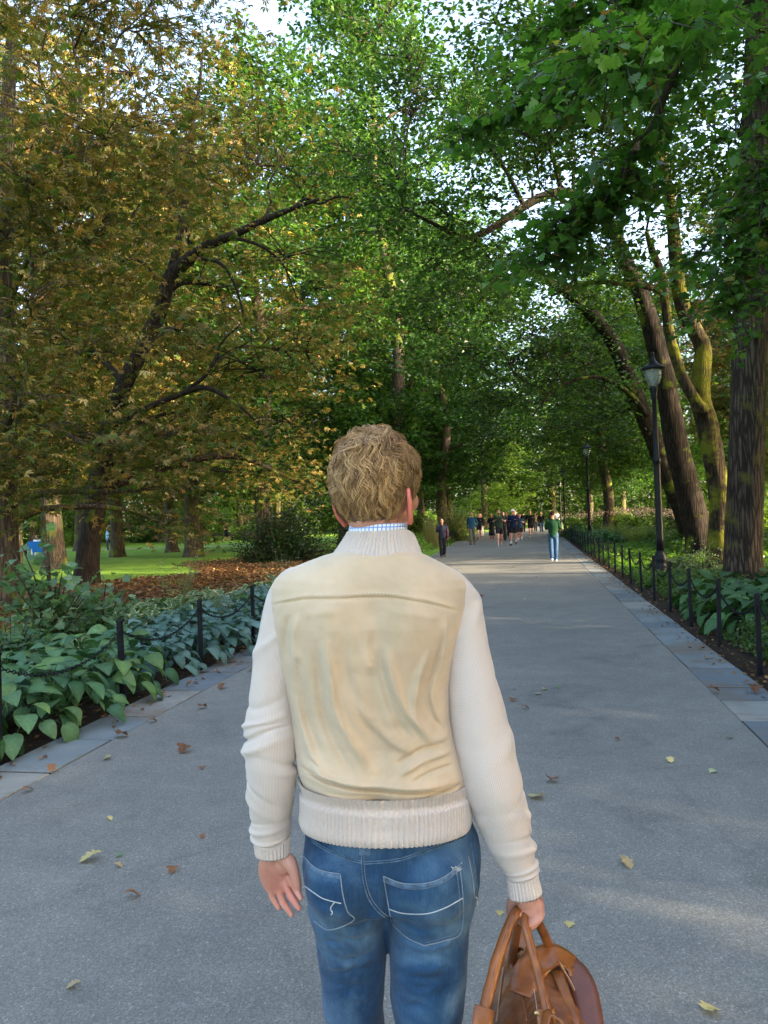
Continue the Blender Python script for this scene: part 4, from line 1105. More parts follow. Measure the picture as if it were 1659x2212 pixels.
p = pt(600, 1300, 12.8); flower_stems((p[0], p[1]), 1.35, 14, 73, 'tall thin seed stems rising near the left shoulder of the man')
p = pt(520, 1320, 13.2)
shrub('leafy_shrub', (p[0], p[1]), (.5, .5, .46), 40, 14, .10, TM, SG, SGW, 74, 'mallow like plant with rounded leaves and small pale flowers among the hostas')

# right border: ferny cover by the fence, bright carpet, taller plants
def carpet(name, label, s0, s1, t0, t1, n, size, h, pal, w, seed, tpl=TS, lump=.7, tilt=.35):
    r = np.random.default_rng(seed); s = r.uniform(s0, s1, n); t = r.uniform(t0, t1, n)
    P = np.stack([s * PU[0] + t * PV[0], s * PU[1] + t * PV[1], np.zeros(n)], 1)
    hh = h * (1 + lump * vnoise(P, 1.1, seed, 2)) * np.clip(np.minimum((t - t0), (t1 - t)) * 4 + .25, .2, 1)
    P[:, 2] = hh * r.uniform(.35, 1.0, n) + .02
    keep = vnoise(P, .9, seed + 5, 2) > -.45
    return tag(obj(name, foliage(name, P[keep], size, tpl, pal, w, r, tilt=tilt)), label, 'ground cover', kind='stuff')
FERN = [(.060, .120, .030), (.085, .16, .04), (.045, .09, .025), (.14, .19, .07)]
carpet('ferny_ground_cover', 'ferny green ground cover at the foot of the right hand fence posts', 5.0, 10.2, 2.25, 4.4, 15000, .055, .26, FERN, [.35, .3, .25, .1], 81, tilt=.6)
carpet('ferny_ground_cover', 'feathery cover between the fence and the nearest street lamp', 11.5, 17.5, 2.3, 4.2, 9000, .07, .26, FERN, [.35, .3, .25, .1], 82)
carpet('leafy_ground_cover', 'bright green carpet plants behind the middle of the right hand fence', 16.5, 36, 2.25, 8.5, 32000, .11, .22, [(.10, .21, .02), (.14, .27, .035), (.07, .16, .02), (.19, .30, .05)], [.35, .3, .25, .1], 83, TS, .5)
carpet('leafy_ground_cover', 'mid green perennials behind the bright carpet', 25, 44, 4.5, 11, 20000, .16, .62, GREENS, GREENW, 84)
carpet('leafy_ground_cover', 'low green cover beneath the forked trunks', 12, 20, 4.2, 9.5, 14000, .12, .32, GREENS, GREENW, 85)
carpet('leafy_ground_cover', 'low leafy plants around the pale shrubs of the left border', 6, 14, -7.4, -5.6, 10000, .09, .22, SG, SGW, 86)
carpet('leafy_ground_cover', 'light green plants under the dark tree left of the path', 33, 60, -9.5, -5.0, 14000, .18, .35, LIME, LIMEW, 87)
carpet('hosta_ground_cover', 'distant band of hostas behind the far fence posts', 35, 58, 2.3, 4.0, 7000, .20, .55, [(.045, .11, .05), (.065, .14, .065), (.035, .08, .04)], [.4, .35, .25], 88)
for i, (px, py, d, h) in enumerate([(1300, 1190, 38, 1.0), (1340, 1195, 36, 1.0), (1380, 1200, 35, .95), (1415, 1205, 34, .9), (1325, 1180, 41, 1.05)]):
    p = pt(px, py, d)
    grass_clump((p[0], p[1]), h, 1.8, 380, 90 + i, 'feathery green grass clump in the right border below the pink flowers', [(.12, .16, .05), (.07, .13, .03), (.18, .19, .08)], [.4, .45, .15], group='feathery grasses of the right border')
PINK = [(.55, .36, .44), (.62, .46, .54), (.40, .24, .30)]
for i, (px, d, h) in enumerate([(1245, 52, 1.5), (1290, 50, 1.6), (1335, 47, 1.7), (1380, 44, 1.75), (1425, 41, 1.6), (1475, 38, 1.5)]):
    p = pt(px, 1160, d)
    e = shrub('flowering_shrub', (p[0], p[1]), (1.5, 1.2, h), 80, 24, .15, TS, GREENS, GREENW, 95 + i, 'tall border perennial with pale pink flower heads, %s clump from the left' % ORD[i], 'plant', 'pink flowered perennials of the right border')
    r = np.random.default_rng(i + 200); n = 260; a = r.uniform(0, 6.283, n); q = np.sqrt(r.uniform(0, 1, n)) * 1.4
    P = np.stack([q * np.cos(a), q * np.sin(a) * .8, h * (1.02 - .18 * (q / 1.4) ** 2) + r.normal(0, .06, n)], 1)
    tag(obj('flower_heads', foliage('flower_heads', P, .11, TS, PINK, [.4, .35, .25], r, tilt=.8), e), kind='stuff')
p = pt(1530, 1240, 16.6)
shrub('variegated_shrub', (p[0] - .15, p[1]), (.85, .8, 1.05), 70, 20, .075, TS, [(.14, .19, .10), (.20, .25, .15), (.07, .12, .05)], [.4, .3, .3], 105, 'small shrub with pale leaves in front of the mossy trunk')
p = pt(1470, 1240, 18)
shrub('leafy_shrub', (p[0], p[1]), (.9, .6, .55), 50, 16, .14, TM, FERN, [.35, .3, .25, .1], 106, 'low broad leaved plant just right of the nearest lamp')
x, y = ST(6.9, 3.1)
shrub('ferny_plant', (x, y), (.55, .6, .62), 60, 30, .05, TS, FERN, [.35, .3, .25, .1], 107, 'feathery green plant beside the nearest right hand fence post')
x, y = ST(8.0, 2.75)
shrub('ferny_plant', (x, y), (.5, .6, .50), 60, 30, .05, TS, FERN, [.35, .3, .25, .1], 108, 'feathery plant between the second and third fence posts on the right')
x, y = ST(5.3, 3.4)
hosta('right', x, y, .5, 20, .30, r_, 'hosta cut off by the right edge beside the nearest fence post', None, .45)
for i, (x, y, sx, h) in enumerate([(2.2, 62, 2.5, 2.4), (8, 78, 3, 3.0), (22, 74, 3, 2.2), (30, 60, 3, 2.0), (14.5, 88, 3, 2.6), (-14, 84, 4, 2.4), (-26, 88, 4, 2.6), (-38, 90, 4, 2.6), (-50, 88, 4, 2.6), (4, 86, 4, 3)]):
    shrub('leafy_shrub', (x, y), (sx, sx * .7, h), 110, 34, .30, TS, LIME if i % 2 else GREENS, LIMEW if i % 2 else GREENW, 120 + i, 'distant green shrub at the foot of the far wood', group='shrubs of the far wood')

# litter leaves and fallen leaves
def in_poly(P, poly):
    x, y = P[:, 0], P[:, 1]; ins = np.zeros(len(P), bool); j = len(poly) - 1
    for i in range(len(poly)):
        xi, yi = poly[i]; xj, yj = poly[j]
        c = ((yi > y) != (yj > y)) & (x < (xj - xi) * (y - yi) / (yj - yi + 1e-9) + xi); ins ^= c; j = i
    return ins
r = np.random.default_rng(140)
P = np.stack([r.uniform(-14, 1, 60000), r.uniform(11, 44, 60000), np.zeros(60000)], 1)
soft = vnoise(P, .35, 8, 2) * 3.0
ins = in_poly(P, LITTER); cen = np.array((-5.5, 25.0))
near = in_poly(np.stack([cen[0] + (P[:, 0] - cen[0]) * .78, cen[1] + (P[:, 1] - cen[1]) * .82], 1), LITTER) & (r.uniform(0, 1, len(P)) < .35)
s_ = P[:, 0] * PU[0] + P[:, 1] * PU[1]; t_ = P[:, 0] * PV[0] + P[:, 1] * PV[1]
P = P[(ins | near) & (t_ < -4.6)][:30000]; P[:, 2] = .012 + r.uniform(0, .025, len(P))
BR = [(.18, .085, .035), (.12, .055, .025), (.25, .14, .06), (.32, .21, .10), (.08, .038, .02)]; BRW = [.3, .25, .2, .1, .15]
tag(obj('fallen_leaf_litter', foliage('fallen_leaf_litter', P, .13, TS, BR, BRW, r, M['fallen'], .35)), 'brown fallen leaves lying thickly under the chestnuts', 'leaves', kind='stuff')
n = 1700; sd = r.choice([-1, 1], n); s = r.uniform(2, 30, n); t = np.where(sd < 0, -3.66 - r.uniform(-.28, .5, n) ** 1, 1.93 + r.uniform(-.22, .45, n))
P = np.stack([s * PU[0] + t * PV[0], s * PU[1] + t * PV[1], np.full(n, .032)], 1)
tag(obj('leaf_scraps', foliage('leaf_scraps', P, .055, TS, BR, BRW, r, M['fallen'], .3)), 'small leaf scraps along the edges of the flagstones', 'leaves', kind='stuff')
def fallen(tpl, name, col, curl):
    v = tpl[0].copy(); v[:, 2] += curl * .45 * (np.abs(v[:, 0]) * .9 + .25 * np.sin(v[:, 1] * 5)) - .22 * np.abs(v[:, 0]) * .8; v[:, 2] -= v[:, 2].min(); v[:, 1] -= .5
    return mesh(name, v, tpl[1], M['fallen'], False, np.tile(col, (len(v), 1)))
FL = {'yellow': [fallen(TM, 'leaf', (.42, .35, .16), .3), fallen(TO, 'leaf', (.50, .42, .20), .4)], 'brown': [fallen(TO, 'leaf', (.20, .095, .045), .7), fallen(TM, 'leaf', (.17, .075, .035), .8)],
      'pale': [fallen(TM, 'leaf', (.42, .46, .26), .25), fallen(TO, 'leaf', (.40, .33, .20), .4)], 'green': [fallen(TO, 'leaf', (.16, .30, .12), .3)]}
def ground(px, py, z=.018):
    a = pt(px, py, 1.0); d = (z - 1.63) / (a[2] - 1.63); return a[0] * d, d
LEAVES = [(195, 1859, .11, 'yellow', 'large yellow maple leaf flat on the asphalt, lower left'), (287, 1939, .075, 'brown', 'curled brown leaf on the asphalt below the large yellow leaf'),
          (259, 1850, .045, 'green', 'small bright green leaf right of the large yellow leaf'), (256, 1872, .045, 'pale', 'small pale leaf below the bright green one'), (373, 1884, .05, 'brown', 'small brown leaf midway between the yellow leaf and the left hand'),
          (437, 1810, .04, 'brown', 'small brown leaf left of the left cuff'), (158, 2132, .05, 'pale', 'pale green scrap of leaf at the lower left of the path'),
          (397, 1625, .10, 'brown', 'reddish brown curled leaf left of the left elbow'), (112, 1664, .09, 'brown', 'orange brown leaf on the left flagstones'), (60, 1710, .08, 'brown', 'brown leaf on the seam of the left flagstones'),
          (237, 1770, .045, 'yellow', 'tiny yellow leaf above the large yellow leaf'), (1351, 1868, .085, 'pale', 'pale green lobed leaf right of the bag'), (1163, 1724, .09, 'yellow', 'yellow green lobed leaf beside the right sleeve'),
          (1448, 1645, .075, 'yellow', 'pale orange leaf on the right part of the asphalt'), (1536, 2184, .06, 'yellow', 'pale yellow leaf at the bottom right corner'), (1190, 1688, .07, 'brown', 'brownish leaf above the yellow green one by the right sleeve'),
          (1575, 1595, .06, 'green', 'small green leaf near the right flagstones'), (1080, 1975, .03, 'yellow', 'tiny yellow leaf between hand and leg'), (1230, 2000, .035, 'yellow', 'tiny pale leaf above the bag'),
          (1135, 1532, .08, 'brown', 'brown leaf right of the right shoulder blade'), (1108, 1515, .06, 'brown', 'small brown leaf close to the right sleeve'), (1110, 1490, .05, 'pale', 'pale leaf scrap close to the right sleeve'),
          (1177, 1490, .06, 'yellow', 'yellowish leaf beyond the right sleeve'), (1205, 1486, .05, 'green', 'green scrap beyond the right sleeve'), (1160, 1500, .06, 'yellow', 'small tan leaf beyond the right sleeve'),
          (1545, 1494, .09, 'brown', 'brown leaf on the right flagstones near the edge'), (1632, 1493, .10, 'brown', 'orange brown leaf on the rightmost flagstone'), (1517, 1402, .08, 'brown', 'brown leaf on a middle right flagstone'),
          (1335, 1600, .04, 'brown', 'brown scrap in the middle of the right half of the path'), (440, 1530, .08, 'brown', 'brown leaf at the left edge of the asphalt'), (480, 1487, .11, 'brown', 'orange leaf cluster on the left flagstones by the fence'),
          (410, 1480, .09, 'brown', 'brown leaf at the border of the left flagstones'), (545, 1450, .09, 'brown', 'brown leaf left of the left shoulder'), (265, 1592, .10, 'brown', 'brown leaf under the hosta leaves on the left flagstones'),
          (330, 1560, .08, 'brown', 'brown leaf on the dark stained left flagstone'), (230, 1640, .06, 'yellow', 'small tan leaf on the left side of the asphalt'), (1040, 1290, .10, 'brown', 'dark leaf on the asphalt right of the shoulder')]
r = np.random.default_rng(150)
for px, py, sz, kind, lab in LEAVES:
    x, y = ground(px, py, .016); t = x * PV[0] + y * PV[1]; z = .032 if (t < -3.22 or t > 1.49) else .014
    x, y = ground(px, py, z)
    o = obj('fallen_leaf', FL[kind][r.integers(len(FL[kind]))])
    o.location = (x, y, z); o.rotation_euler = (r.normal(0, .08), r.normal(0, .08), r.uniform(0, 6.28)); s = sz; o.scale = (s, s, s)
    tag(o, lab, 'leaf', 'fallen leaves on the path')
for i in range(40):
    s, t = 2 + 26 * r.uniform() ** 1.0, r.uniform(-3.1, 1.4); x, y = ST(s, t)
    k = ['yellow', 'brown', 'pale', 'green'][r.choice(4, p=[.3, .4, .2, .1])]
    o = obj('fallen_leaf', FL[k][r.integers(len(FL[k]))]); o.location = (x, y, .014); o.rotation_euler = (0, 0, r.uniform(0, 6.28)); q = r.uniform(.025, .06); o.scale = (q, q, q)
    tag(o, 'small fallen leaf scrap lying on the asphalt', 'leaf', 'small leaf scraps on the asphalt')
print('plants', round(time.time() - T0, 1))
# ------------------------------------------------------------------ people farther along the path
def rotz(V, a):
    c, s = math.cos(a), math.sin(a); V = np.asarray(V, dtype=float).copy(); x, y = V[:, 0].copy(), V[:, 1].copy(); V[:, 0] = x * c - y * s; V[:, 1] = x * s + y * c; return V
SKINC = (1, 1, 1)
def person(label, loc, heading, h=1.78, pose='walk', top=(.02, .02, .03), bottom=(.02, .02, .03), long_sleeve=True, shorts=False, hair=(.06, .04, .025), hairlen='short', shoes=(.03, .03, .03), arms=('down', 'down'), ph=1.0, skirt=0.0, socks=None, coat=0.0, wide=1.0, seat=0.0, group='people walking and jogging along the path', vest=None, lx=None, cap=None, beard=False):
    """all joints are laid out for a 1.78 m figure facing +Y"""
    e = empty('person', (loc[0], loc[1], 0), heading, label, 'person', group); k = h / 1.78; k *= 1.05 if loc[1] > 40 else .97; e.scale = (k, k, k)
    sw = {'walk': .26, 'jog': .34, 'stand': .04, 'sit': 0}[pose] * ph
    lift = .05 if pose == 'jog' else 0
    legs = []
    for s in (-1, 1):
        f = sw * s
        hip = np.array((s * .088, 0, .92)); 
        if pose == 'sit':
            hip = np.array((s * .09, 0, .52)); knee = hip + (s * .03, .42, .02); ank = knee + (0, .06, -.42); toe = ank + (0, .15, -.07)
        else:
            back = f < 0
            ank = np.array((s * .075, f, .085 + (.11 if back and pose == 'jog' else .05 if back and pose == 'walk' else lift * .3)))
            knee = np.array((s * .085, f * .45 + (.09 if pose == 'jog' else .05), .50)); toe = ank + (s * .015, .15, -.055 - (.06 if back and pose != 'stand' else 0))
        legs.append((hip, knee, ank, toe))
    zb = -.40 if pose == 'sit' else 0.0
    sh = [np.array((s * .18 * wide, 0, 1.44 + zb)) for s in (-1, 1)]
    al = []
    for i, s in enumerate((-1, 1)):
        a = arms[i]; S = sh[i]; f = -sw * s
        if a == 'down': el = S + (s * .07, -.02 + f * .35, -.29); wr = el + (-s * .01, .05 + f * .45, -.25)
        elif a == 'jog': el = S + (s * .09, -.12 + f * .3, -.24); wr = el + (-s * .10, .22, .06)
        elif a == 'phone': el = S + (s * .06, .03, -.28); wr = el + (-s * .12, .20, .12)
        elif a == 'pocket': el = S + (s * .10, -.07, -.28); wr = el + (-s * .06, .10, -.20)
        elif a == 'front': el = S + (s * .07, .0, -.28); wr = el + (-s * .16, .20, .04)
        hd = wr + (wr - el) / np.linalg.norm(wr - el) * .085
        al.append((S, el, wr, hd))
    hz = 1.655 + zb
    head = [ellipsoid((0, .0, hz + .01), (.074, .094, .105), 20, 14), ellipsoid((0, .028, hz - .05), (.056, .066, .075), 16, 10), tube([(0, .096, hz - .01), (0, .108, hz - .045)], .012, 6, 'round'),
            ellipsoid((-.077, .0, hz - .02), (.012, .02, .03), 8, 6), ellipsoid((.077, .0, hz - .02), (.012, .02, .03), 8, 6), tube([(0, -.012, 1.40 + zb), (0, -.005, 1.50 + zb), (0, .005, hz - .03)], .054, 12)]
    torso = tube(catmull([(0, .0, .90 + zb), (0, .01, 1.02 + zb), (0, .0, 1.18 + zb), (0, 0, 1.34 + zb), (0, -.005, 1.46 + zb)], 10), np.stack([np.interp(np.linspace(0, 1, 10), [0, .25, .6, .85, 1], [.155, .14, .165, .175, .07]) * wide, np.interp(np.linspace(0, 1, 10), [0, .25, .6, .85, 1], [.11, .10, .115, .10, .055])], 1), 20, True, side=(1, 0, 0))
    P = list(head) + [torso]
    for hip, knee, ank, toe in legs:
        P.append(tube(catmull([hip, (hip + knee) / 2, knee, (knee + ank) / 2 + (0, -.012, .04), ank], 12), np.interp(np.linspace(0, 1, 12), [0, .25, .5, .7, 1], [.088, .076, .055, .056, .038]), 12, 'round'))
        P.append(tube([ank + (0, -.04, -.045), ank + (0, .04, -.035), toe], [(.034), (.036), (.03)], 8, 'round'))
    for S, el, wr, hd in al:
        P.append(tube(catmull([S, (S + el) / 2, el, (el + wr) / 2, wr], 10), np.interp(np.linspace(0, 1, 10), [0, .5, .65, 1], [.052, .040, .040, .027]), 10, 'round'))
        P.append(tube([wr, wr * .4 + hd * .6, hd], np.array([(.026, .018), (.040, .016), (.030, .013)]), 8, 'round'))
        for q in range(4):
            sd = np.array((0, 1, 0)) * (q - 1.5) * .016; P.append(tube([hd + sd * .6, hd + sd + (hd - wr) * .45 + (0, .012, 0), hd + sd + (hd - wr) * .65 + (0, .035, 0)], .009, 5, 'round'))
    V, F = fuse(P, .016, 2)
    tint = np.ones((len(V), 3))
    obj('body', mesh('body', V, F, M['skin'], True, tint), e)
    # eyes and mouth
    if True:
        a = Acc()
        for s in (-1, 1): a.add(*ellipsoid((s * .03, .088, hz + .0), (.010, .006, .006), 8, 5))
        obj('eyes', a.mesh('eyes', cloth((.03, .02, .015)), True, False), e)
        obj('mouth', mesh('mouth', *ellipsoid((0, .093, hz - .085), (.022, .007, .006), 8, 5), cloth((.35, .12, .10))), e)
    # top garment
    g = .016; tz = (.86 if not coat else .86 - coat) + zb
    tw = tube(catmull([(0, 0, tz), (0, .005, 1.0 + zb), (0, 0, 1.18 + zb), (0, 0, 1.34 + zb), (0, -.005, 1.465 + zb)], 12), np.stack([np.interp(np.linspace(0, 1, 12), [0, .3, .6, .85, 1], [.175 + coat * .12, .165, .178, .188, .085]) * wide, np.interp(np.linspace(0, 1, 12), [0, .3, .6, .85, 1], [.135 + coat * .1, .125, .132, .115, .07])], 1), 20, True, side=(1, 0, 0))
    P = [tw]
    for S, el, wr, hd in al:
        end = wr if long_sleeve else S + (el - S) * .6
        pts = [S, (S + el) / 2, el, (el + wr) / 2, wr] if long_sleeve else [S, (S + end) / 2, end]
        P.append(tube(catmull(pts, 10), np.linspace(.066, .042 if long_sleeve else .058, 10), 10, 'round'))
    V, F = fuse(P, .016, 2); V = V + (vnormals(V, F) * (.008 * vnoise(V, 9, int(abs(loc[1]) * 7), 3))[:, None])
    obj('jacket' if long_sleeve else 'shirt', mesh('top', V, F, cloth(top), True), e)
    obj('collar', mesh('collar', *tube([(0, -.006, 1.445 + zb), (0, -.002, 1.485 + zb)], np.array([.074, .062]), 14, False), cloth(tuple(c * .8 for c in top))), e)
    # lower garment
    if skirt:
        V, F = tube(catmull([(0, 0, .98), (0, 0, .75), (0, 0, .98 - skirt)], 8), np.stack([np.linspace(.15, .22, 8), np.linspace(.12, .2, 8)], 1), 24, True, side=(1, 0, 0)); V += vnormals(V, F) * (.01 * vnoise(V, 7, 3, 2))[:, None]
        obj('skirt', mesh('skirt', V, F, cloth(bottom)), e)
    else:
        P = [tube([(0, 0, .84 + zb), (0, 0, .93 + zb), (0, .005, .99 + zb)], np.array([(.155, .115), (.165, .125), (.15, .11)]), 16, True, side=(1, 0, 0))]
        for hip, knee, ank, toe in legs:
            pts = [hip + (0, 0, .03), (hip + knee) / 2, knee * .62 + hip * .38] if shorts else [hip + (0, 0, .03), (hip + knee) / 2, knee, (knee + ank) / 2, ank + (0, 0, -.01)]
            P.append(tube(catmull(pts, 10), np.linspace(.102, .098, 10) if shorts else np.interp(np.linspace(0, 1, 10), [0, .5, 1], [.10, .082, .068]), 12, 'round'))
        V, F = fuse(P, .016, 2); V = V + vnormals(V, F) * (.008 * vnoise(V, 8, 9, 3))[:, None]
        obj('shorts' if shorts else 'trousers', mesh('bottom', V, F, cloth(bottom)), e)
    for hip, knee, ank, toe in legs:
        V, F = fuse([tube([ank + (0, -.055, -.05), ank + (0, .03, -.045), toe + (0, 0, -.005)], np.array([.036, .040, .036]), 10, 'round'), tube([ank + (0, 0, .01), ank + (0, -.01, -.04)], .044, 10, 'round')], .009, 1)
        obj('shoe', mesh('shoe', V, F, cloth(shoes)), e)
        if socks: obj('sock', mesh('sock', *tube([ank + (0, 0, -.01), ank + (knee - ank) * .28], np.array([.046, .05]), 10), cloth(socks)), e)
    # hair
    if cap is None:
        P = [ellipsoid((0, -.018, hz + .028), (.082, .092, .100), 16, 12)]
        if hairlen == 'long': P += [tube([(0, -.06, hz), (0, -.09, hz - .12), (0, -.10, hz - .26)], np.array([(.075, .05), (.085, .045), (.06, .03)]), 12, 'round', side=(1, 0, 0)), tube([(-.075, .0, hz + .02), (-.085, -.01, hz - .2)], .025, 8, 'round'), tube([(.075, .0, hz + .02), (.085, -.01, hz - .2)], .025, 8, 'round')]
        if hairlen == 'bun': P += [ellipsoid((0, -.09, hz + .09), (.04, .04, .04), 10, 8)]
        V, F = fuse(P, .010, 1)
        keep = ~((V[:, 1] > .055) & (V[:, 2] < hz + .055))
        V[~keep, 1] = np.minimum(V[~keep, 1], .05)
        V += vnormals(V, F) * (.008 * vnoise(V, 28, 5, 2))[:, None]
        obj('hair', mesh('hair', V, F, cloth(hair)), e)
    else:
        a = Acc(); a.add(*ellipsoid((0, -.008, hz + .05), (.084, .102, .075), 18, 10)); a.add(*tube([(0, .07, hz + .045), (0, .15, hz + .035)], np.array([(.07, .012), (.055, .008)]), 12, 'round', side=(1, 0, 0)))
        obj('cap', a.mesh('cap', cloth(cap), True, False), e)
        obj('hair', mesh('hair', *ellipsoid((0, -.03, hz + .0), (.079, .075, .06), 14, 8), cloth(hair)), e)
    if beard: obj('beard', mesh('beard', *ellipsoid((0, .045, hz - .078), (.055, .058, .045), 14, 8), cloth(tuple(c * .8 for c in hair))), e)
    return e, dict(al=al, legs=legs, hz=hz, k=k)
def G2(px, py):
    a = pt(px, py, 1.0); d = (0.014 - 1.63) / (a[2] - 1.63); d = d * (.93 if d > 40 else 1.0); return a[0] * d, d
def at_h(px, d): return pt(px, 1110, d)[0], d
PH = math.pi - R(10)            # coming towards the photographer
AW = -R(10)
BLACK = (.012, .013, .018); NAVY = (.014, .022, .060)
e, J = person('woman in dark navy walking on the left flagstones with a red bag and phone', G2(957, 1203), PH + .2, 1.64, 'walk', (.018, .022, .045), (.012, .013, .02), True, False, (.012, .009, .008), 'long', (.02, .018, .016), ('down', 'phone'), .35)
wx, wy, wz = J['al'][1][3]
x, y = G2(957, 1203)
def world_of(e, p): return (Matrix.Translation(e.location) @ Matrix.Rotation(e.rotation_euler[2], 4, 'Z') @ Matrix.Scale(e.scale[0], 4)) @ Vector(p)
p = world_of(e, (wx, wy + .02, wz + .03))
ph_ = obj('phone', mesh('phone', *box(-.036, .036, -.005, .005, -.07, .07, .002), cloth((.01, .01, .012)), False), None, p); ph_.rotation_euler = (.5, 0, e.rotation_euler[2]); tag(ph_, 'dark phone held by the woman with the red bag', 'phone')
a = Acc(); V, F = ellipsoid((0, 0, 0), (.05, .15, .12), 16, 10); V[:, 2] = np.where(V[:, 2] > .06, .06 + (V[:, 2] - .06) * .3, V[:, 2]); a.add(V, F)
a.add(*tube(catmull([(-.02, -.12, .03), (0, -.08, .25), (.04, 0, .52), (0, .08, .25), (-.02, .12, .03)], 20), .009, 5))
p = world_of(e, (-.24, -.03, .93)); o = obj('handbag', a.mesh('handbag', cloth((.38, .02, .025)), True, False), None, p); o.rotation_euler = (0, 0, e.rotation_euler[2]); tag(o, 'red handbag hanging on the shoulder of the dark clothed woman', 'bag')
person('man in blue jacket and khaki trousers walking towards the camera, leftmost on the asphalt', G2(1021, 1172), PH - .1, 1.80, 'walk', (.02, .075, .13), (.13, .12, .08), True, False, (.14, .07, .035), 'short', (.02, .018, .016), ('pocket', 'down'), .7, beard=True)
person('jogger in black long sleeves and black shorts behind the man in the blue jacket', G2(1036, 1160), PH, 1.74, 'jog', BLACK, BLACK, True, True, (.12, .06, .03), 'short', (.03, .02, .02), ('jog', 'jog'), .8)
person('blond woman in a black coat over a long white dress', (pt(1050, 1157, 54)[0] - .1, 56.0), PH, 1.72, 'walk', (.03, .03, .035), (.70, .68, .66), True, False, (.35, .20, .10), 'long', (.5, .45, .42), ('down', 'down'), .4, skirt=.80)
person('red haired woman in a long black dress and red boots', (pt(1063, 1158, 53)[0], 53.0), PH, 1.68, 'walk', BLACK, BLACK, True, False, (.25, .08, .035), 'long', (.40, .02, .02), ('down', 'front'), .5, skirt=.72, socks=(.40, .02, .02))
person('bearded jogger in a dark green t shirt and black shorts leading the runners', G2(1080, 1175), PH, 1.84, 'jog', (.035, .050, .030), BLACK, False, True, (.05, .03, .02), 'short', (.30, .29, .29), ('jog', 'jog'), .9, wide=1.06, beard=True)
x, y = G2(1089, 1164); person('runner in black mostly hidden behind the jogger in green', (x, y), PH, 1.76, 'jog', BLACK, BLACK, False, False, (.08, .05, .03), 'short', (.02, .02, .02), ('jog', 'jog'), -.8)
person('jogger in a navy hooded jacket, black shorts and a white cap turned sideways', G2(1110, 1173), PH - .25, 1.84, 'jog', (.012, .018, .055), BLACK, True, True, (.10, .06, .04), 'short', (.04, .03, .03), ('jog', 'front'), .6, socks=(.7, .7, .7), cap=(.62, .66, .75), wide=1.04)
x, y = G2(1124, 1165); person('small woman jogging in a blue t shirt with a black knee brace', (x, y), PH - .1, 1.60, 'jog', (.025, .06, .11), BLACK, False, True, (.14, .07, .05), 'bun', (.35, .5, .6), ('jog', 'jog'), .5, socks=(.7, .72, .75))
person('jogger in an orange yellow top half hidden behind the small woman in blue', (x + .35, y + 3.6), PH, 1.80, 'jog', (.60, .33, .04), BLACK, False, True, (.05, .03, .02), 'short', (.4, .4, .4), ('jog', 'jog'), -.6)
person('runner in black leggings behind the jogger in the cap', (G2(1101, 1160)[0] , 53.5), PH, 1.76, 'jog', BLACK, BLACK, True, False, (.02, .015, .012), 'short', (.03, .03, .03), ('jog', 'jog'), .7)
person('jogger in an open black jacket over light blue with black shorts and white shoes', G2(1147, 1157), PH, 1.80, 'jog', BLACK, BLACK, True, True, (.22, .12, .06), 'short', (.65, .65, .62), ('jog', 'jog'), .4)
x, y = G2(1147, 1157)
person('person in a brown jacket and dark trousers walking away in the far distance', G2(1157, 1145), AW, 1.74, 'walk', (.10, .075, .045), (.02, .022, .04), True, False, (.03, .02, .015), 'short', (.03, .03, .03), ('pocket', 'pocket'), .4)
person('woman with long blond hair, black top and blue jeans walking away', G2(1170, 1148), AW, 1.72, 'walk', BLACK, (.04, .085, .19), True, False, (.42, .33, .18), 'long', (.6, .6, .58), ('down', 'down'), .6)
person('person in black walking beyond the jogger in the open jacket', (G2(1133, 1147)[0], 70), AW, 1.76, 'walk', BLACK, BLACK, True, False, (.02, .015, .012), 'short', (.03, .03, .03), ('down', 'down'), .6)
person('young man in dark green sweater and blue jeans walking away on the right', G2(1197, 1212), AW, 1.77, 'walk', (.006, .040, .016), (.035, .08, .16), True, False, (.025, .016, .012), 'short', (.62, .62, .62), ('phone', 'phone'), .28, wide=1.0)
x, y = pt(1203, 1120, 88)[:2]; person('distant person in a white shirt near the third street lamp', (x, y), AW, 1.76, 'walk', (.65, .68, .75), (.03, .04, .08), True, False, (.04, .03, .02), 'short', (.05, .05, .05), ('down', 'down'), .6)
x, y = G2(489, 1171); person('distant runner in black on the lawn between the tree trunks', (x, y), R(-70), 1.76, 'jog', BLACK, BLACK, False, True, (.12, .07, .04), 'short', (.03, .03, .03), ('jog', 'jog'), .9, group=None)

# benches, boards and resting people on the far lawn
def bench(loc, rz, label, L=2.2):
    e = empty('park_bench', (loc[0], loc[1], 0), rz, label, 'bench'); w = cloth((.10, .085, .07))
    for i in range(4): obj('seat_slat', mesh('seat_slat', *box(-L / 2, L / 2, -.22 + i * .12, -.12 + i * .12, .42, .45, .004), w, False), e)
    for i in range(3): obj('back_slat', mesh('back_slat', *box(-L / 2, L / 2, .27, .30, .52 + i * .13, .62 + i * .13, .004), w, False), e)
    for sx in (-1, 1): obj('leg', mesh('leg', *box(sx * L * .42 - .03, sx * L * .42 + .03, -.22, .30, 0, .42), M['iron'], False), e)
    return e
bx, by = pt(548, 1142, 78)[:2]; bench((bx, by), .1, 'far park bench on the lawn just left of the dark bush')
bx2, by2 = pt(440, 1143, 80)[:2]; bench((bx2 + 2, by2), .0, 'farther empty park bench behind the runner on the lawn')
person('person in light clothes sitting on the far park bench', (bx + .5, by), math.pi + .1, 1.72, 'sit', (.03, .03, .05), (.5, .5, .52), True, False, (.03, .02, .02), 'short', (.5, .5, .5), ('front', 'front'), 0, group=None)
BLUE = cloth((.02, .16, .50))
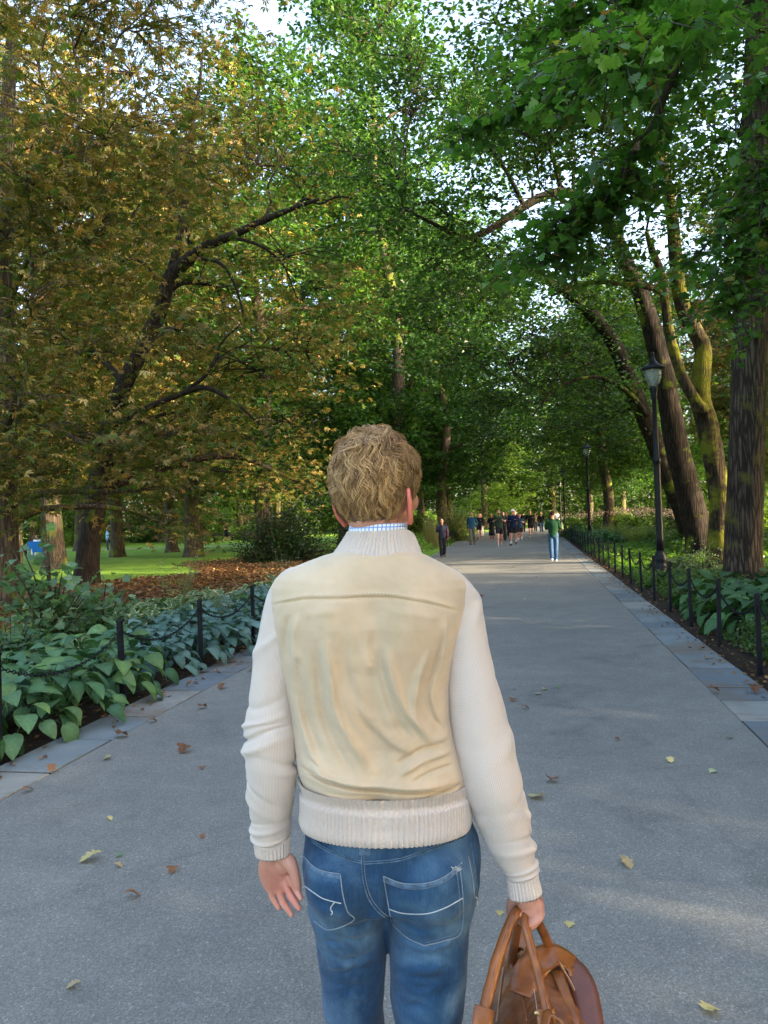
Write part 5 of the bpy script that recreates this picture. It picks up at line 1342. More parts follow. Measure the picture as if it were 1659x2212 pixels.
def board(px, d, w, h, z, label, rz=0.0):
    x, y = pt(px, 1180, d)[:2]; e = empty('blue_board', (x, y, 0), rz, label, 'board')
    obj('panel', mesh('panel', *box(-w / 2, w / 2, -.02, .02, z, z + h, .01), BLUE, False), e)
    for s in (-1, 1): obj('leg', mesh('leg', *box(s * (w / 2 - .04) - .02, s * (w / 2 - .04) + .02, -.03 + .055, .01 + .055, 0, z + h * .8), BLUE, False), e)
board(100, 52, 1.9, .42, .28, 'low bright blue board lying before the seated person on the far left lawn')
board(128, 52.5, .55, .45, .55, 'small blue board right of the seated person')
board(75, 53, .9, .5, .5, 'upright blue panel left of the seated person')
board(36, 50, .28, 1.1, .1, 'narrow blue post shaped board near the left edge of the photo')
x, y = pt(80, 1180, 53.6)[:2]; bench((x, y), .2, 'bench behind the blue boards', 1.8)
person('person in white sitting behind the blue boards on the far left lawn', (x, y), math.pi, 1.74, 'sit', (.75, .75, .75), (.7, .7, .7), True, False, (.20, .12, .08), 'short', (.5, .5, .5), ('front', 'down'), 0, group=None)
x, y = pt(232, 1150, 60)[:2]; person('far person in a light blue top behind the shrubs on the left', (x, y), 2.0, 1.74, 'stand', (.30, .50, .70), (.05, .06, .1), True, False, (.35, .22, .1), 'short', (.4, .4, .4), ('down', 'down'), 0, group=None)
print('people', round(time.time() - T0, 1))
# ------------------------------------------------------------------ the man in front
YM = 1.65
def mp(px, py, d=YM): return np.array(pt(px, py, d))
man = empty('person', (0.0, 1.65, 0), 0, 'man seen from behind in beige suede and cream knit cardigan and blue jeans', 'person')
def mobj(name, me, parent=None):
    o = obj(name, me, man if parent is None else parent)
    if parent is None: o.location = (0, -1.65, 0)
    return o
# --- torso (suede body of the cardigan)
rows = [(1178, 756, 874, .052, .055), (1186, 748, 882, .060, .062), (1193, 732, 900, .071, .072), (1203, 700, 922, .083, .082), (1216, 666, 946, .088, .088), (1229, 636, 970, .092, .092), (1242, 612, 990, .096, .096), (1256, 596, 1003, .100, .100), (1275, 588, 1010, .105, .104), (1310, 586, 1008, .112, .112),
        (1360, 592, 1000, .120, .118), (1420, 602, 985, .122, .12), (1500, 618, 972, .118, .118), (1570, 630, 974, .112, .115), (1620, 636, 985, .113, .118), (1660, 642, 996, .124, .125), (1690, 645, 1004, .131, .13), (1708, 650, 1007, .127, .13), (1722, 656, 1009, .119, .125), (1730, 660, 1008, .112, .12), (1742, 662, 1008, .106, .115)]
rw = np.array(rows, dtype=float)
def torso_row(y):
    l = np.interp(y, rw[:, 0], rw[:, 1]); r = np.interp(y, rw[:, 0], rw[:, 2]); b = np.interp(y, rw[:, 0], rw[:, 3]); f = np.interp(y, rw[:, 0], rw[:, 4])
    L, Rr = mp(l, y), mp(r, y); zL, zR = mp(l, y, YM - b * .85)[2], mp(r, y, YM - b * .85)[2]
    L[2], Rr[2] = zL, zR
    return L, Rr, b, f
def torso_loft(ys, K, ribs=0, rib_amp=0.0, grow=0.0, ex=2.35):
    V = []; th = np.arange(K) * 2 * math.pi / K
    cx = np.sign(np.cos(th)) * np.abs(np.cos(th)) ** (2 / ex); cy = np.sign(np.sin(th)) * np.abs(np.sin(th)) ** (2 / ex)
    for y in ys:
        L, Rr, b, f = torso_row(y); c = (L + Rr) / 2; h = (Rr - L) / 2
        rib = rib_amp * np.cos(th * ribs) if ribs else 0
        dep = np.where(cy < 0, b + grow, f + grow)
        sc = 1 + rib / .12
        P = c[None] + h[None] * ((cx * sc) * (1 + grow / .19))[:, None]
        P[:, 1] += cy * dep * sc
        V.append(P)
    return np.vstack(V), ring_faces(len(ys), K)
ys = np.concatenate([np.linspace(1178, 1262, 38), np.linspace(1264, 1640, 150)[0:], np.linspace(1642, 1742, 70)])
K = 340
V, F = torso_loft(ys, K)
back = V[:, 1] < YM
# saddle between the shoulder blades and the spine
zc = V[:, 2]; xc = V[:, 0]; mid = mp(806, 1400, YM - .1)[0]
V[:, 1] += np.where(back, .010 * np.exp(-((xc - mid) / .03) ** 2) * np.clip((mp(0, 1270)[2] - zc) * 8, 0, 1), 0)
V[:, 1] -= np.where(back, .010 * (np.exp(-(((xc - mid - .075) / .05) ** 2 + ((zc - mp(0, 1350)[2]) / .07) ** 2)) + np.exp(-(((xc - mid + .085) / .05) ** 2 + ((zc - mp(0, 1350)[2]) / .07) ** 2))), 0)
def fold(V, pts, amp, wid, mask):
    """ridge (amp > 0) or valley (amp < 0) along a line drawn on the back"""
    P = catmull([mp(p[0], p[1], YM - .105)[[0, 2]] for p in pts], 30); n = len(P)
    X = V[:, [0, 2]]; best = np.full(len(V), 9.0); tt = np.zeros(len(V))
    for i in range(n - 1):
        a, b = P[i], P[i + 1]; ab = b - a; u = np.clip(((X - a) @ ab) / (ab @ ab), 0, 1); d = np.linalg.norm(X - (a + u[:, None] * ab), axis=1)
        m = d < best; best[m] = d[m]; tt[m] = (i + u[m]) / (n - 1)
    ends = np.clip(tt * 5, 0, 1) * np.clip((1 - tt) * 5, 0, 1); ends = np.maximum(ends, .0)
    V[:, 1] -= np.where(mask, amp * ends * np.exp(-(best / wid) ** 2), 0)
FOLDS = [([(640, 1668), (700, 1688), (790, 1702), (890, 1708), (1003, 1712)], -.0135, .0042), ([(638, 1655), (710, 1674), (800, 1688), (900, 1694), (1005, 1696)], .012, .011),
         ([(905, 1728), (950, 1714), (1005, 1706)], -.007, .004), ([(880, 1738), (940, 1724), (1003, 1718)], .005, .006), ([(660, 1708), (740, 1726), (800, 1728)], .005, .009),
         ([(960, 1370), (945, 1440), (925, 1500), (940, 1560), (968, 1592)], -.012, .007), ([(930, 1400), (905, 1470), (898, 1540), (930, 1598), (975, 1612)], .012, .012),
         ([(835, 1390), (850, 1470), (885, 1545), (930, 1590)], .010, .011), ([(815, 1400), (832, 1480), (860, 1560), (890, 1600)], -.008, .010),
         ([(700, 1360), (715, 1450), (724, 1530), (760, 1600), (815, 1680)], .013, .013), ([(682, 1380), (690, 1470), (700, 1550), (730, 1620), (770, 1676)], -.009, .012),
         ([(625, 1500), (650, 1580), (680, 1650), (720, 1682)], .011, .013), ([(640, 1420), (652, 1500), (668, 1580), (700, 1640)], -.007, .012),
         ([(800, 1330), (792, 1400), (800, 1460)], .006, .016), ([(750, 1340), (745, 1420), (760, 1490), (790, 1560), (840, 1620)], -.006, .014),
         ([(860, 1668), (920, 1640), (985, 1632)], .010, .008), ([(850, 1650), (915, 1622), (980, 1612)], -.009, .007), ([(880, 1690), (930, 1668), (990, 1662)], -.006, .006),
         ([(620, 1330), (612, 1380), (616, 1440)], -.006, .008), ([(640, 1325), (634, 1390), (640, 1450)], .006, .010), ([(960, 1330), (965, 1390), (955, 1440)], .005, .009),
         ([(760, 1500), (800, 1560), (860, 1610), (900, 1625)], .007, .012), ([(650, 1330), (690, 1322), (740, 1318)], .003, .012), ([(840, 1318), (900, 1326), (955, 1340)], .003, .012),
         ([(660, 1640), (700, 1664), (760, 1680)], -.006, .006)]
for p, a, w in FOLDS: fold(V, p, a * 1.02, w * .74, back)
SEAM = [(560, 1318), (592, 1308), (640, 1297), (666, 1293), (752, 1290), (838, 1288), (902, 1297), (940, 1306), (975, 1317), (1010, 1330)]
fold(V, [(x, y + 2) for x, y in SEAM], -.0050, .0028, back)
fold(V, [(x, y - 5) for x, y in SEAM], .0022, .0050, back)
V[:, 1] += np.where(back, .0035 * vnoise(V, 11, 4, 3) + .0012 * vnoise(V, 40, 6, 2), 0)
torso_me = mesh('suede_body', V, [F, np.arange(K)[::-1][None, :], (len(V) - K + np.arange(K))[None, :]], M['suede'], True)
mobj('cardigan_body', torso_me)
bvhT = BVHTree.FromPolygons([tuple(v) for v in V.tolist()], F.tolist())
def project(bvh, px, py, off, d0=.9, d=YM):
    q = pt(px, py, d); org = Vector((0, 0, 1.63)); dr = (Vector(q) - org).normalized()
    hit = bvh.ray_cast(org, dr)
    if hit[0] is None: return Vector(q)
    return hit[0] - dr * off
def seam_tube(bvh, pts, rad, off, n=60, dash=None, name='stitching', m=None, parent=None, k=5):
    C = catmull([(x, y, 0) for x, y in pts], n); P = [np.array(project(bvh, c[0], c[1], off)) for c in C]
    if dash is None: me = mesh(name, *tube(np.array(P), rad, k), m)
    else:
        a = Acc(); 
        for i in range(0, n - 1, 2): a.add(*tube(np.array([P[i], P[i + 1]]), rad, 4))
        me = a.mesh(name, m, True, False)
    return mobj(name, me, parent)
cb = bpy.data.objects[man.children[0].name]
s_ = seam_tube(bvhT, [(x, y - 7) for x, y in SEAM[1:-1]], .0007, .0002, 150, True, 'stitching', M['thread'])
# --- ribbed hem
ys = np.concatenate([np.linspace(1716, 1728, 4), np.linspace(1734, 1806, 12), [1812, 1816, 1818]])
rw = np.vstack([rw, [(1733, 657, 1010, .119, .122), (1780, 658, 1012, .116, .12), (1806, 656, 1012, .118, .122), (1818, 660, 1009, .114, .118)]])
def rib_mesh(name, V, K, n, mat_): return mesh(name, V, [ring_faces(n, K)], mat_, True)
KH = 118 * 8
V, F = torso_loft(ys, KH, 118, .0021, .006)
inner, _ = torso_loft(ys[::-1][:3], KH, 0, 0, -.004); V = np.vstack([V, inner])
V[:, 2] -= .004 * np.cos((V[:, 0] - mid) * 9)
mobj('ribbed_hem', rib_mesh('ribbed_hem', V, KH, len(ys) + 3, M['rib']))
# --- sleeves
def sleeve(name, rows_, yoff, ang, wr_list, K=110, NR=230):
    r_arr = np.array(rows_, dtype=float); n = len(r_arr)
    C = np.array([(mp((a + b) / 2, y, YM + dy)[0], YM + dy, mp((a + b) / 2, y, YM + dy - (b - a) / 3800)[2]) for (y, a, b, dy) in rows_]); rad = np.array([(b - a) / 2 / 1671 * (YM + dy) for (y, a, b, dy) in rows_])
    # first ring tilts into the shoulder
    P = catmull(C, NR); rr = np.interp(np.linspace(0, 1, NR), np.linspace(0, 1, n), rad)
    T, S, N = frames(P, (1, 0, 0)); th = np.arange(K) * 2 * math.pi / K
    v = np.linspace(0, 1, NR)
    D = np.zeros((NR, K))
    for v0, w, amp, kk, phi in wr_list:
        D += amp * np.exp(-((v[:, None] - v0 - kk * np.cos(th - phi)[None]) / w) ** 2) * (.55 + .45 * np.cos(th - phi)[None])
    W = P[:, None] + (S[:, None] * np.cos(th)[None, :, None] + N[:, None] * np.sin(th)[None, :, None]) * (rr[:, None] + D)[:, :, None]
    W = W.reshape(-1, 3)
    W += ((S[:, None] * np.cos(th)[None, :, None] + N[:, None] * np.sin(th)[None, :, None]).reshape(-1, 3)) * (.0035 * vnoise(W, 14, int(ang), 3))[:, None]
    L = np.linalg.norm(np.diff(P, axis=0), axis=1).sum()
    uv = np.stack([np.tile(th / 6.2832, NR), np.repeat(v * L / .36, K)], 1)
    mobj(name, mesh(name, W, [ring_faces(NR, K), np.arange(K)[::-1][None, :]], M['knit'], True, None, uv))
    return P, rr, T
LS = [(1262, 640, 700, .0), (1268, 603, 690, .0), (1285, 583, 668, .0), (1320, 569, 655, .0), (1400, 553, 645, .0), (1500, 539, 635, -.005), (1560, 532, 636, -.012), (1600, 527, 640, -.018), (1650, 531, 641, -.018), (1700, 534, 640, -.010), (1760, 540, 632, .005), (1800, 545, 629, .012), (1822, 549, 628, .018)]
RS = [(1262, 905, 965, .0), (1268, 920, 1003, .0), (1285, 940, 1024, .0), (1320, 955, 1040, .0), (1400, 962, 1057, -.01), (1500, 966, 1080, -.018), (1600, 978, 1103, -.025), (1700, 998, 1128, -.03), (1760, 1022, 1140, -.028), (1810, 1043, 1149, -.022), (1860, 1070, 1157, -.02), (1890, 1090, 1159, -.02), (1904, 1099, 1160, -.02)]
Lw = [(.30, .012, .005, .05, 3.0), (.42, .014, -.004, .04, 2.4), (.50, .012, .007, .03, 3.1), (.555, .009, -.010, .035, 3.2), (.60, .015, .008, .03, 3.3), (.66, .010, -.006, .03, 5.6), (.70, .014, .006, .025, 5.2), (.765, .010, -.005, -.03, 3.4), (.80, .013, .006, -.02, 3.8), (.86, .008, -.006, .02, 4.2), (.89, .012, .006, .02, 3.4), (.945, .010, .006, .012, 3.2), (.975, .008, -.004, .01, 3.6)]
Rw = [(.28, .02, .004, -.06, 5.8), (.40, .016, -.004, -.05, 5.0), (.55, .02, .005, -.04, .2), (.62, .014, -.006, -.03, 4.8), (.70, .016, .006, .04, 5.0), (.765, .010, -.006, .03, 5.4), (.80, .014, .007, .02, 6.0), (.855, .010, -.005, -.02, 4.6), (.885, .013, .007, .01, .1), (.93, .016, .008, .012, .2), (.972, .010, .006, .01, 4.7)]
LP_, Lr, LT = sleeve('knit_sleeve', LS, 0, 21, Lw)
RP_, Rr_, RT_ = sleeve('knit_sleeve', RS, 0, 22, Rw)
def cuff(P0, P1, r0, r1, ribs, name='ribbed_cuff'):
    n = 12; K = ribs * 8; P = np.array(P0)[None] + (np.array(P1) - np.array(P0))[None] * np.linspace(0, 1, n)[:, None]
    T, S, N = frames(P, (1, 0, 0)); th = np.arange(K) * 2 * math.pi / K
    rr = np.interp(np.linspace(0, 1, n), [0, .1, .25, .9, 1], [r0 * .93, r0, r0 * .97, r1, r1 * .95])
    W = P[:, None] + (S[:, None] * np.cos(th)[None, :, None] + N[:, None] * np.sin(th)[None, :, None] * .92) * (rr[:, None] + .0015 * np.cos(th * ribs)[None])[:, :, None]
    I = P[-1][None] + (S[-1][None] * np.cos(th)[:, None] + N[-1][None] * np.sin(th)[:, None] * .92) * (r1 * .86) - T[-1] * .02
    W = np.vstack([W.reshape(-1, 3), I])
    mobj(name, rib_mesh(name, W, K, n + 1, M['rib']))
cuff(LP_[-8], LP_[-1] + (mp(589, 1850, YM + .02) - mp(588, 1818, YM + .02)), .0395, .0370, 30)
cuff(RP_[-8], RP_[-1] + (mp(1136, 1940, YM - .02) - mp(1130, 1902, YM - .02)), .0335, .0345, 28)
# --- collar
def collar_ring(cx, cy, hw, hb, hf, K, ribs, amp, lift=0.0, bulge=0.0, yo=.008):
    th = np.arange(K) * 2 * math.pi / K; c = mp(cx, cy, YM + yo)
    rr = 1 + amp / hw * np.cos(th * ribs)
    d = np.exp(-((np.angle(np.exp(1j * (th - .45)))) / .55) ** 2)
    x = np.cos(th) * hw * rr * (1 + bulge * d); y = np.sin(th) * np.where(np.sin(th) < 0, hb, hf) * rr * (1 + bulge * d * .6)
    z = np.where(np.sin(th) > 0, -lift * np.sin(th) ** 1.0, 0) - .018 * bulge * d * 4
    return np.stack([c[0] + x, c[1] + y, c[2] + z - .0367 * x * -1 * 0], 1)
KC = 62 * 8
rg = [collar_ring(811, 1200, .094, .088, .085, KC, 62, .0002, .03, .10), collar_ring(811, 1196, .0935, .086, .083, KC, 62, .0013, .03, .12), collar_ring(813, 1180, .083, .076, .078, KC, 62, .0018, .04, .22), collar_ring(815, 1164, .074, .068, .074, KC, 62, .0018, .045, .28),
      collar_ring(817, 1152, .0685, .063, .072, KC, 62, .0018, .05, .26), collar_ring(817, 1146, .066, .061, .070, KC, 62, .0013, .05, .24), collar_ring(817, 1144, .063, .058, .067, KC, 62, .0006, .05, .22), collar_ring(817, 1150, .060, .056, .064, KC, 62, .0003, .05, .20), collar_ring(816, 1168, .060, .056, .064, KC, 62, .0, .05, .20)]
rgs = []
for i in range(len(rg) - 1):
    m_ = 5 if i in (1, 2, 3) else 2
    for q in range(m_): rgs.append(rg[i] * (1 - q / m_) + rg[i + 1] * q / m_)
rgs.append(rg[-1])
V = np.vstack(rgs); mobj('ribbed_collar', rib_mesh('ribbed_collar', V, KC, len(rgs), M['rib']))
# checked shirt collar
m, t = newmat('checked_shirt'); c = coords(t, 'UV')
b1 = t.nodes.new('ShaderNodeTexBrick')
mp_ = t.nodes.new('ShaderNodeMapping'); mp_.inputs['Scale'].default_value = (44, 3.0, 1); lk(t, c, mp_.inputs[0]); lk(t, mp_.outputs[0], b1.inputs[0])
b1.offset = 0.0; b1.inputs['Color1'].default_value = b1.inputs['Color2'].default_value = (.80, .82, .86, 1); b1.inputs['Mortar'].default_value = (.20, .34, .72, 1); b1.inputs['Scale'].default_value = 1.0; b1.inputs['Mortar Size'].default_value = .16; b1.inputs['Brick Width'].default_value = 1.0; b1.inputs['Row Height'].default_value = 1.0
finish(m, t, b1.outputs[0], .8, None, .2)
KS = 80; rings = [collar_ring(816, 1160, .061, .058, .062, KS, 0, 0, .05), collar_ring(816, 1140, .0625, .0610, .062, KS, 0, 0, .05), collar_ring(817, 1133, .0615, .0600, .060, KS, 0, 0, .05), collar_ring(817, 1131, .0590, .0570, .058, KS, 0, 0, .05), collar_ring(817, 1145, .056, .053, .056, KS, 0, 0, .05)]
uv = np.stack([np.tile(np.arange(KS) / KS, 5), np.repeat([.2, .6, .9, 1.0, 1.3], KS)], 1)
mobj('shirt_collar', mesh('shirt_collar', np.vstack(rings), [ring_faces(5, KS)[[i for i in range(4 * KS) if i % KS != KS - 1]]], m, True, None, uv))

# --- head, neck and hands: one body
HC = mp(811, 1055, 1.665); YAW = R(-28)
def hl(p): return HC + rotz(np.array([p], dtype=float), YAW)[0]
def hell(c, r_, k=28, rows_=20, rx=0.0):
    V, F = ellipsoid((0, 0, 0), r_, k, rows_)
    if rx: cc, ss = math.cos(rx), math.sin(rx); V = np.stack([V[:, 0] * cc - V[:, 1] * ss, V[:, 0] * ss + V[:, 1] * cc, V[:, 2]], 1)
    return HC + rotz(V + np.array(c), YAW), F
P = [hell((0, 0, .008), (.077, .098, .100)), hell((0, .032, -.045), (.060, .066, .078)), hell((0, .045, -.088), (.046, .048, .040)), hell((0, -.025, -.045), (.058, .056, .055)),
     (lambda v: (HC + rotz(v[0], YAW), v[1]))(tube([(0, .090, .012), (0, .108, -.012), (0, .122, -.034), (0, .100, -.042)], np.array([.009, .010, .013, .010]), 10, 'round')),
     hell((0, .098, -.068), (.024, .012, .009)), hell((0, .092, .024), (.052, .016, .010)), hell((.046, .066, -.03), (.022, .024, .024)), hell((-.046, .066, -.03), (.022, .024, .024)),
     tube(catmull([HC + (.004, -.010, -.02), mp(816, 1118, 1.655), mp(816, 1150, 1.66), mp(814, 1190, 1.665)], 12), np.interp(np.linspace(0, 1, 12), [0, .5, .8, 1], [.051, .0495, .0485, .050]), 28)]
V1, F1 = fuse(P, .0036, 3)
def ear(s):
    """an auricle: rim, bowl and lobe"""
    C = []
    o = np.array((s * (.0785 if s > 0 else .073), .0, -.042)); out = np.array((s * .50, -.85, 0)); out /= np.linalg.norm(out); up = np.array((0, -.12, 1.0))
    rim = catmull([o + up * a + out * b for a, b in [(-.012, .004), (.010, .006), (.028, .010), (.034, .020), (.026, .030), (.006, .030), (-.014, .024), (-.028, .014), (-.032, .006)]], 26)
    Pp = [tube(rim, np.linspace(.0042, .0062, 26), 8, 'round')]
    v, f = ellipsoid((0, 0, 0), (.006, .017, .030), 14, 10); ang = math.atan2(out[1], out[0]) - math.pi / 2
    cc, ss = math.cos(ang), math.sin(ang); v = np.stack([v[:, 0] * cc - v[:, 1] * ss, v[:, 0] * ss + v[:, 1] * cc, v[:, 2]], 1) + o + out * .013
    Pp.append((v, f)); Pp.append(ellipsoid(o + out * .010 + up * -.030, (.006, .008, .010), 10, 8))
    return [(HC + rotz(a, YAW), b) for a, b in Pp]
V1b, F1b = fuse(ear(1) + ear(-1), .0022, 2)
# left hand, palm to the rear, fingers relaxed
d0 = YM + .03
def q(x, y, dy=0.0): return mp(x, y, d0 + dy)
P = [tube(catmull([mp(587, 1800, YM + .015), q(593, 1838, .0), q(593, 1856, .002), q(596, 1880, .004), q(603, 1908, .004)], 14), np.stack([np.interp(np.linspace(0, 1, 14), [0, .3, .5, .75, 1], [.030, .0275, .0335, .0395, .036]), np.interp(np.linspace(0, 1, 14), [0, .3, .5, .75, 1], [.024, .020, .0185, .0175, .0135])], 1), 20, 'round', side=(1, 0, -.15)),
     tube(catmull([q(604, 1848, -.010), q(622, 1860, -.016), q(633, 1878, -.020), q(640, 1903, -.022), q(643, 1925, -.022)], 12), np.interp(np.linspace(0, 1, 12), [0, .3, .6, .85, 1], [.015, .0165, .0115, .0105, .0075]), 12, 'round'),
     ellipsoid(q(611, 1866, -.010), (.017, .013, .026), 12, 10)]
for (a, b, c_, rr) in [((624, 1896, -.004), (640, 1920, -.020), (650, 1940, -.036), .0082), ((611, 1904, -.002), (630, 1938, -.014), (646, 1962, -.026), .0084), ((596, 1909, -.000), (612, 1950, -.006), (630, 1976, -.014), .0080), ((580, 1903, .002), (588, 1938, .002), (602, 1962, -.002), .0072)]:
    A_, B_, C_ = q(*a), q(*b), q(*c_); m1 = (A_ * .45 + B_ * .55); P.append(tube(catmull([A_ * 1.25 - B_ * .25, A_, m1, B_, (B_ + C_) / 2, C_], 16), np.interp(np.linspace(0, 1, 16), [0, .25, .45, .6, .8, 1], [rr * 1.05, rr * 1.08, rr * .95, rr * 1.03, rr * .90, rr * .72]), 12, 'round'))
V2, F2 = fuse(P, .0021, 2)
# right hand closed round the handles
d1 = YM - .018
def q(x, y, dy=0.0): return mp(x, y, d1 + dy)
P = [tube(catmull([mp(1128, 1890, YM - .02), q(1135, 1932, 0), q(1142, 1944, .008), q(1148, 1958, .022)], 12), np.stack([np.interp(np.linspace(0, 1, 12), [0, .5, .8, 1], [.026, .0265, .029, .028]), np.interp(np.linspace(0, 1, 12), [0, .5, .8, 1], [.022, .024, .036, .036])], 1), 18, 'round', side=(1, 0, 0)),
     ellipsoid(q(1150, 1960, .026), (.024, .040, .024), 16, 12)]
for i, (dy, L, rr) in enumerate([(-.012, .86, .0088), (.010, .98, .0098), (.032, 1.0, .0100), (.053, .92, .0096)]):
    A_ = q(1163, 1952, dy + .004); B_ = q(1167 - 2 * i, 1978, dy); C_ = q(1146, 1996 + 2 * i, dy - .002); D_ = q(1130, 1994, dy); E_ = q(1124, 1978, dy)
    P.append(tube(catmull([q(1152, 1944, dy + .006), A_, (A_ + B_) / 2, B_, C_, D_, E_], 22), np.interp(np.linspace(0, 1, 22), [0, .2, .4, .55, .8, 1], [rr, rr * 1.25, rr, rr * 1.08, rr * .95, rr * .75]), 12, 'round'))
P.append(tube(catmull([q(1118, 1938, .024), q(1106, 1952, .034), q(1104, 1972, .040), q(1112, 1990, .040)], 12), np.array([.014, .014, .0135, .0125, .012, .0118, .0116, .011, .0105, .010, .0092, .008]), 12, 'round'))
V3, F3 = fuse(P, .0021, 2)
a = Acc()
def reddish(V, cen, rad, s): 
    w = np.exp(-((np.linalg.norm(V - cen, axis=1) / rad) ** 2))[:, None]; return 1 + w * (np.array((1.18, .80, .80)) - 1) * s
a.add(V1, F1, np.ones(3)); a.add(V1b, F1b, np.array((1.22, .66, .62)))
a.add(V2, F2, reddish(V2, mp(625, 1950), .04, .8)); a.add(V3, F3, reddish(V3, mp(1160, 1970), .03, .6))
# hidden arms, trunk and legs of the body under the clothes
V, F = torso_loft(np.linspace(1225, 1742, 20), 40, 0, 0, -.018); a.add(V, [F, np.arange(40)[::-1][None, :], (len(V) - 40 + np.arange(40))[None, :]])
for PP, rr in ((LP_, Lr), (RP_, Rr_)): a.add(*tube(PP[20::12], np.maximum(rr[20::12] - .012, .014), 14))
mobj('body', a.mesh('body', M['skin'], True))
# --- hair
def strands(name, N=13000, KP=11, seed=5):
    r = np.random.default_rng(seed)
    d = r.normal(0, 1, (N * 4, 3)); d /= np.linalg.norm(d, axis=1)[:, None]
    x, y, z = d.T
    face = (y > .30) & (z < .62 - .25 * (1 - y))
    side = (np.abs(x) > .60) & (y > -.38) & (z < -.10 + .35 * (y + .38))
    nape = z < (-.80 + .16 * np.abs(x) ** 2)
    d = d[~(face | side | nape)][:N]; N = len(d)
    Wh = np.array((.12, -.50, .86)); Wh /= np.linalg.norm(Wh)
    rad = np.array((.0785, .0995, .1015)); cen = np.array((0, 0, .008))
    NC = 520
    cd = d[r.choice(N, NC, replace=False)]
    ci = np.argmax(d @ cd.T, axis=1)
    cph = r.uniform(0, 6.283, NC)[ci]; camp = r.uniform(.5, 1.5, NC)[ci]; cw = r.uniform(.026, .044, NC)[ci]; clen = r.uniform(.75, 1.25, NC)[ci]; ctw = r.normal(0, .45, NC)[ci]; cl = r.uniform(.6, 1.5, NC)[ci]
    p = d.copy(); topness = np.clip((d[:, 2] + .25) / 1.0, 0, 1)
    length = (.034 + .034 * topness) * clen * r.uniform(.85, 1.12, N)
    pts = np.zeros((N, KP, 3)); nrm = np.zeros((N, KP, 3))
    step = length / (KP - 1)
    rr_ = r.uniform(.35, 1.0, N)
    cc_dir = cd[ci]
    for k_ in range(KP):
        s = k_ / (KP - 1)
        n = p / np.linalg.norm(p, axis=1)[:, None]
        lift = (.002 + (.009 + .009 * topness) * cl * np.sin(math.pi * min(1, .18 + .75 * s)) ** .8 * (.45 + .55 * rr_))
        lift = lift * np.where(d[:, 2] < -.45, .45, 1)
        Tn = -(Wh - (n @ Wh)[:, None] * n); Tn /= np.linalg.norm(Tn, axis=1)[:, None] + 1e-6
        Tn[:, 2] -= .35 * (1 - topness); 
        Sd = np.cross(n, Tn); Sd /= np.linalg.norm(Sd, axis=1)[:, None] + 1e-6
        ww = camp * (.0038 + .0050 * topness) * np.sin(cph + 6.283 * s * length / cw) * min(1, s * 3)
        pts[:, k_] = cen + n * rad * (1 + lift[:, None] / .092) + Sd * ww[:, None] + n * (.4 * ww * np.cos(cph * 2))[:, None]
        nrm[:, k_] = n
        Dv = Tn + Sd * (ctw + .22 * r.normal(0, 1, N))[:, None] * .8
        # pull towards the lock's own line
        pull = cc_dir - p; p = p + Dv / np.linalg.norm(Dv, axis=1)[:, None] * (step / .092)[:, None] + pull * .0
        p /= np.linalg.norm(p, axis=1)[:, None]
        cc_dir = cc_dir + Dv * (step / .092)[:, None]; cc_dir /= np.linalg.norm(cc_dir, axis=1)[:, None]
        p = p + (cc_dir - p) * (.02 + .06 * s); p /= np.linalg.norm(p, axis=1)[:, None]
    T = np.gradient(pts, axis=1); T /= np.linalg.norm(T, axis=2)[:, :, None] + 1e-9
    S = np.cross(T, nrm); S /= np.linalg.norm(S, axis=2)[:, :, None] + 1e-9; Q = np.cross(S, T)
    wid = (.00070 * np.interp(np.linspace(0, 1, KP), [0, .2, .7, 1], [.7, 1, .9, .15]))[None, :, None] * r.uniform(.7, 1.3, (N, 1, 1))
    ring = []
    for an in (0.5, 2.6, 4.7): ring.append(pts + (S * math.cos(an) + Q * math.sin(an) * .7) * wid)
    V = np.stack(ring, 2).reshape(-1, 3)
    base = (np.arange(N) * KP * 3)[:, None, None]; kk = (np.arange(KP - 1) * 3)[None, :, None]; j = np.arange(3)[None, None, :]; j2 = (j + 1) % 3
    F = np.stack(np.broadcast_arrays(base + kk + j, base + kk + j2, base + kk + 3 + j2, base + kk + 3 + j), -1).reshape(-1, 4)
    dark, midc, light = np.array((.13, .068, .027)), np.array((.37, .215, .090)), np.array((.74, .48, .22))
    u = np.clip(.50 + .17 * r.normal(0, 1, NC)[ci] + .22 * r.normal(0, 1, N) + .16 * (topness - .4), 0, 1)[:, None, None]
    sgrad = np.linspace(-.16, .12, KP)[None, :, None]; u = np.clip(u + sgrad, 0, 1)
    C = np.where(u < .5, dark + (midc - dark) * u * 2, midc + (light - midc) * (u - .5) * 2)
    C = np.repeat(C[:, :, None, :], 3, 2).reshape(-1, 3)
    return HC + rotz(V, YAW), F, C
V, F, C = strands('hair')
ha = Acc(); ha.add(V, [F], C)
cv, cf = ellipsoid((0, 0, 0), (1, 1, 1), 60, 46)
k_ = 60
dd = cv / np.linalg.norm(cv, axis=1)[:, None]
x, y, z = dd.T
bad = ((y > .34) & (z < .60 - .25 * (1 - y))) | ((np.abs(x) > .62) & (y > -.34) & (z < -.06 + .35 * (y + .34))) | (z < (-.76 + .16 * x ** 2))
sc = np.where(bad, .90, 1.075 + .035 * vnoise(dd, 7, 3, 2))
W = dd * np.array((.0785, .0995, .1015)) * sc[:, None] + (0, 0, .008)
ha.add(HC + rotz(W, YAW), cf, (.11, .060, .024))  # cap below the strands coloured darker, shade painted into the gaps
mobj('hair', ha.mesh('hair', M['hair'], True))

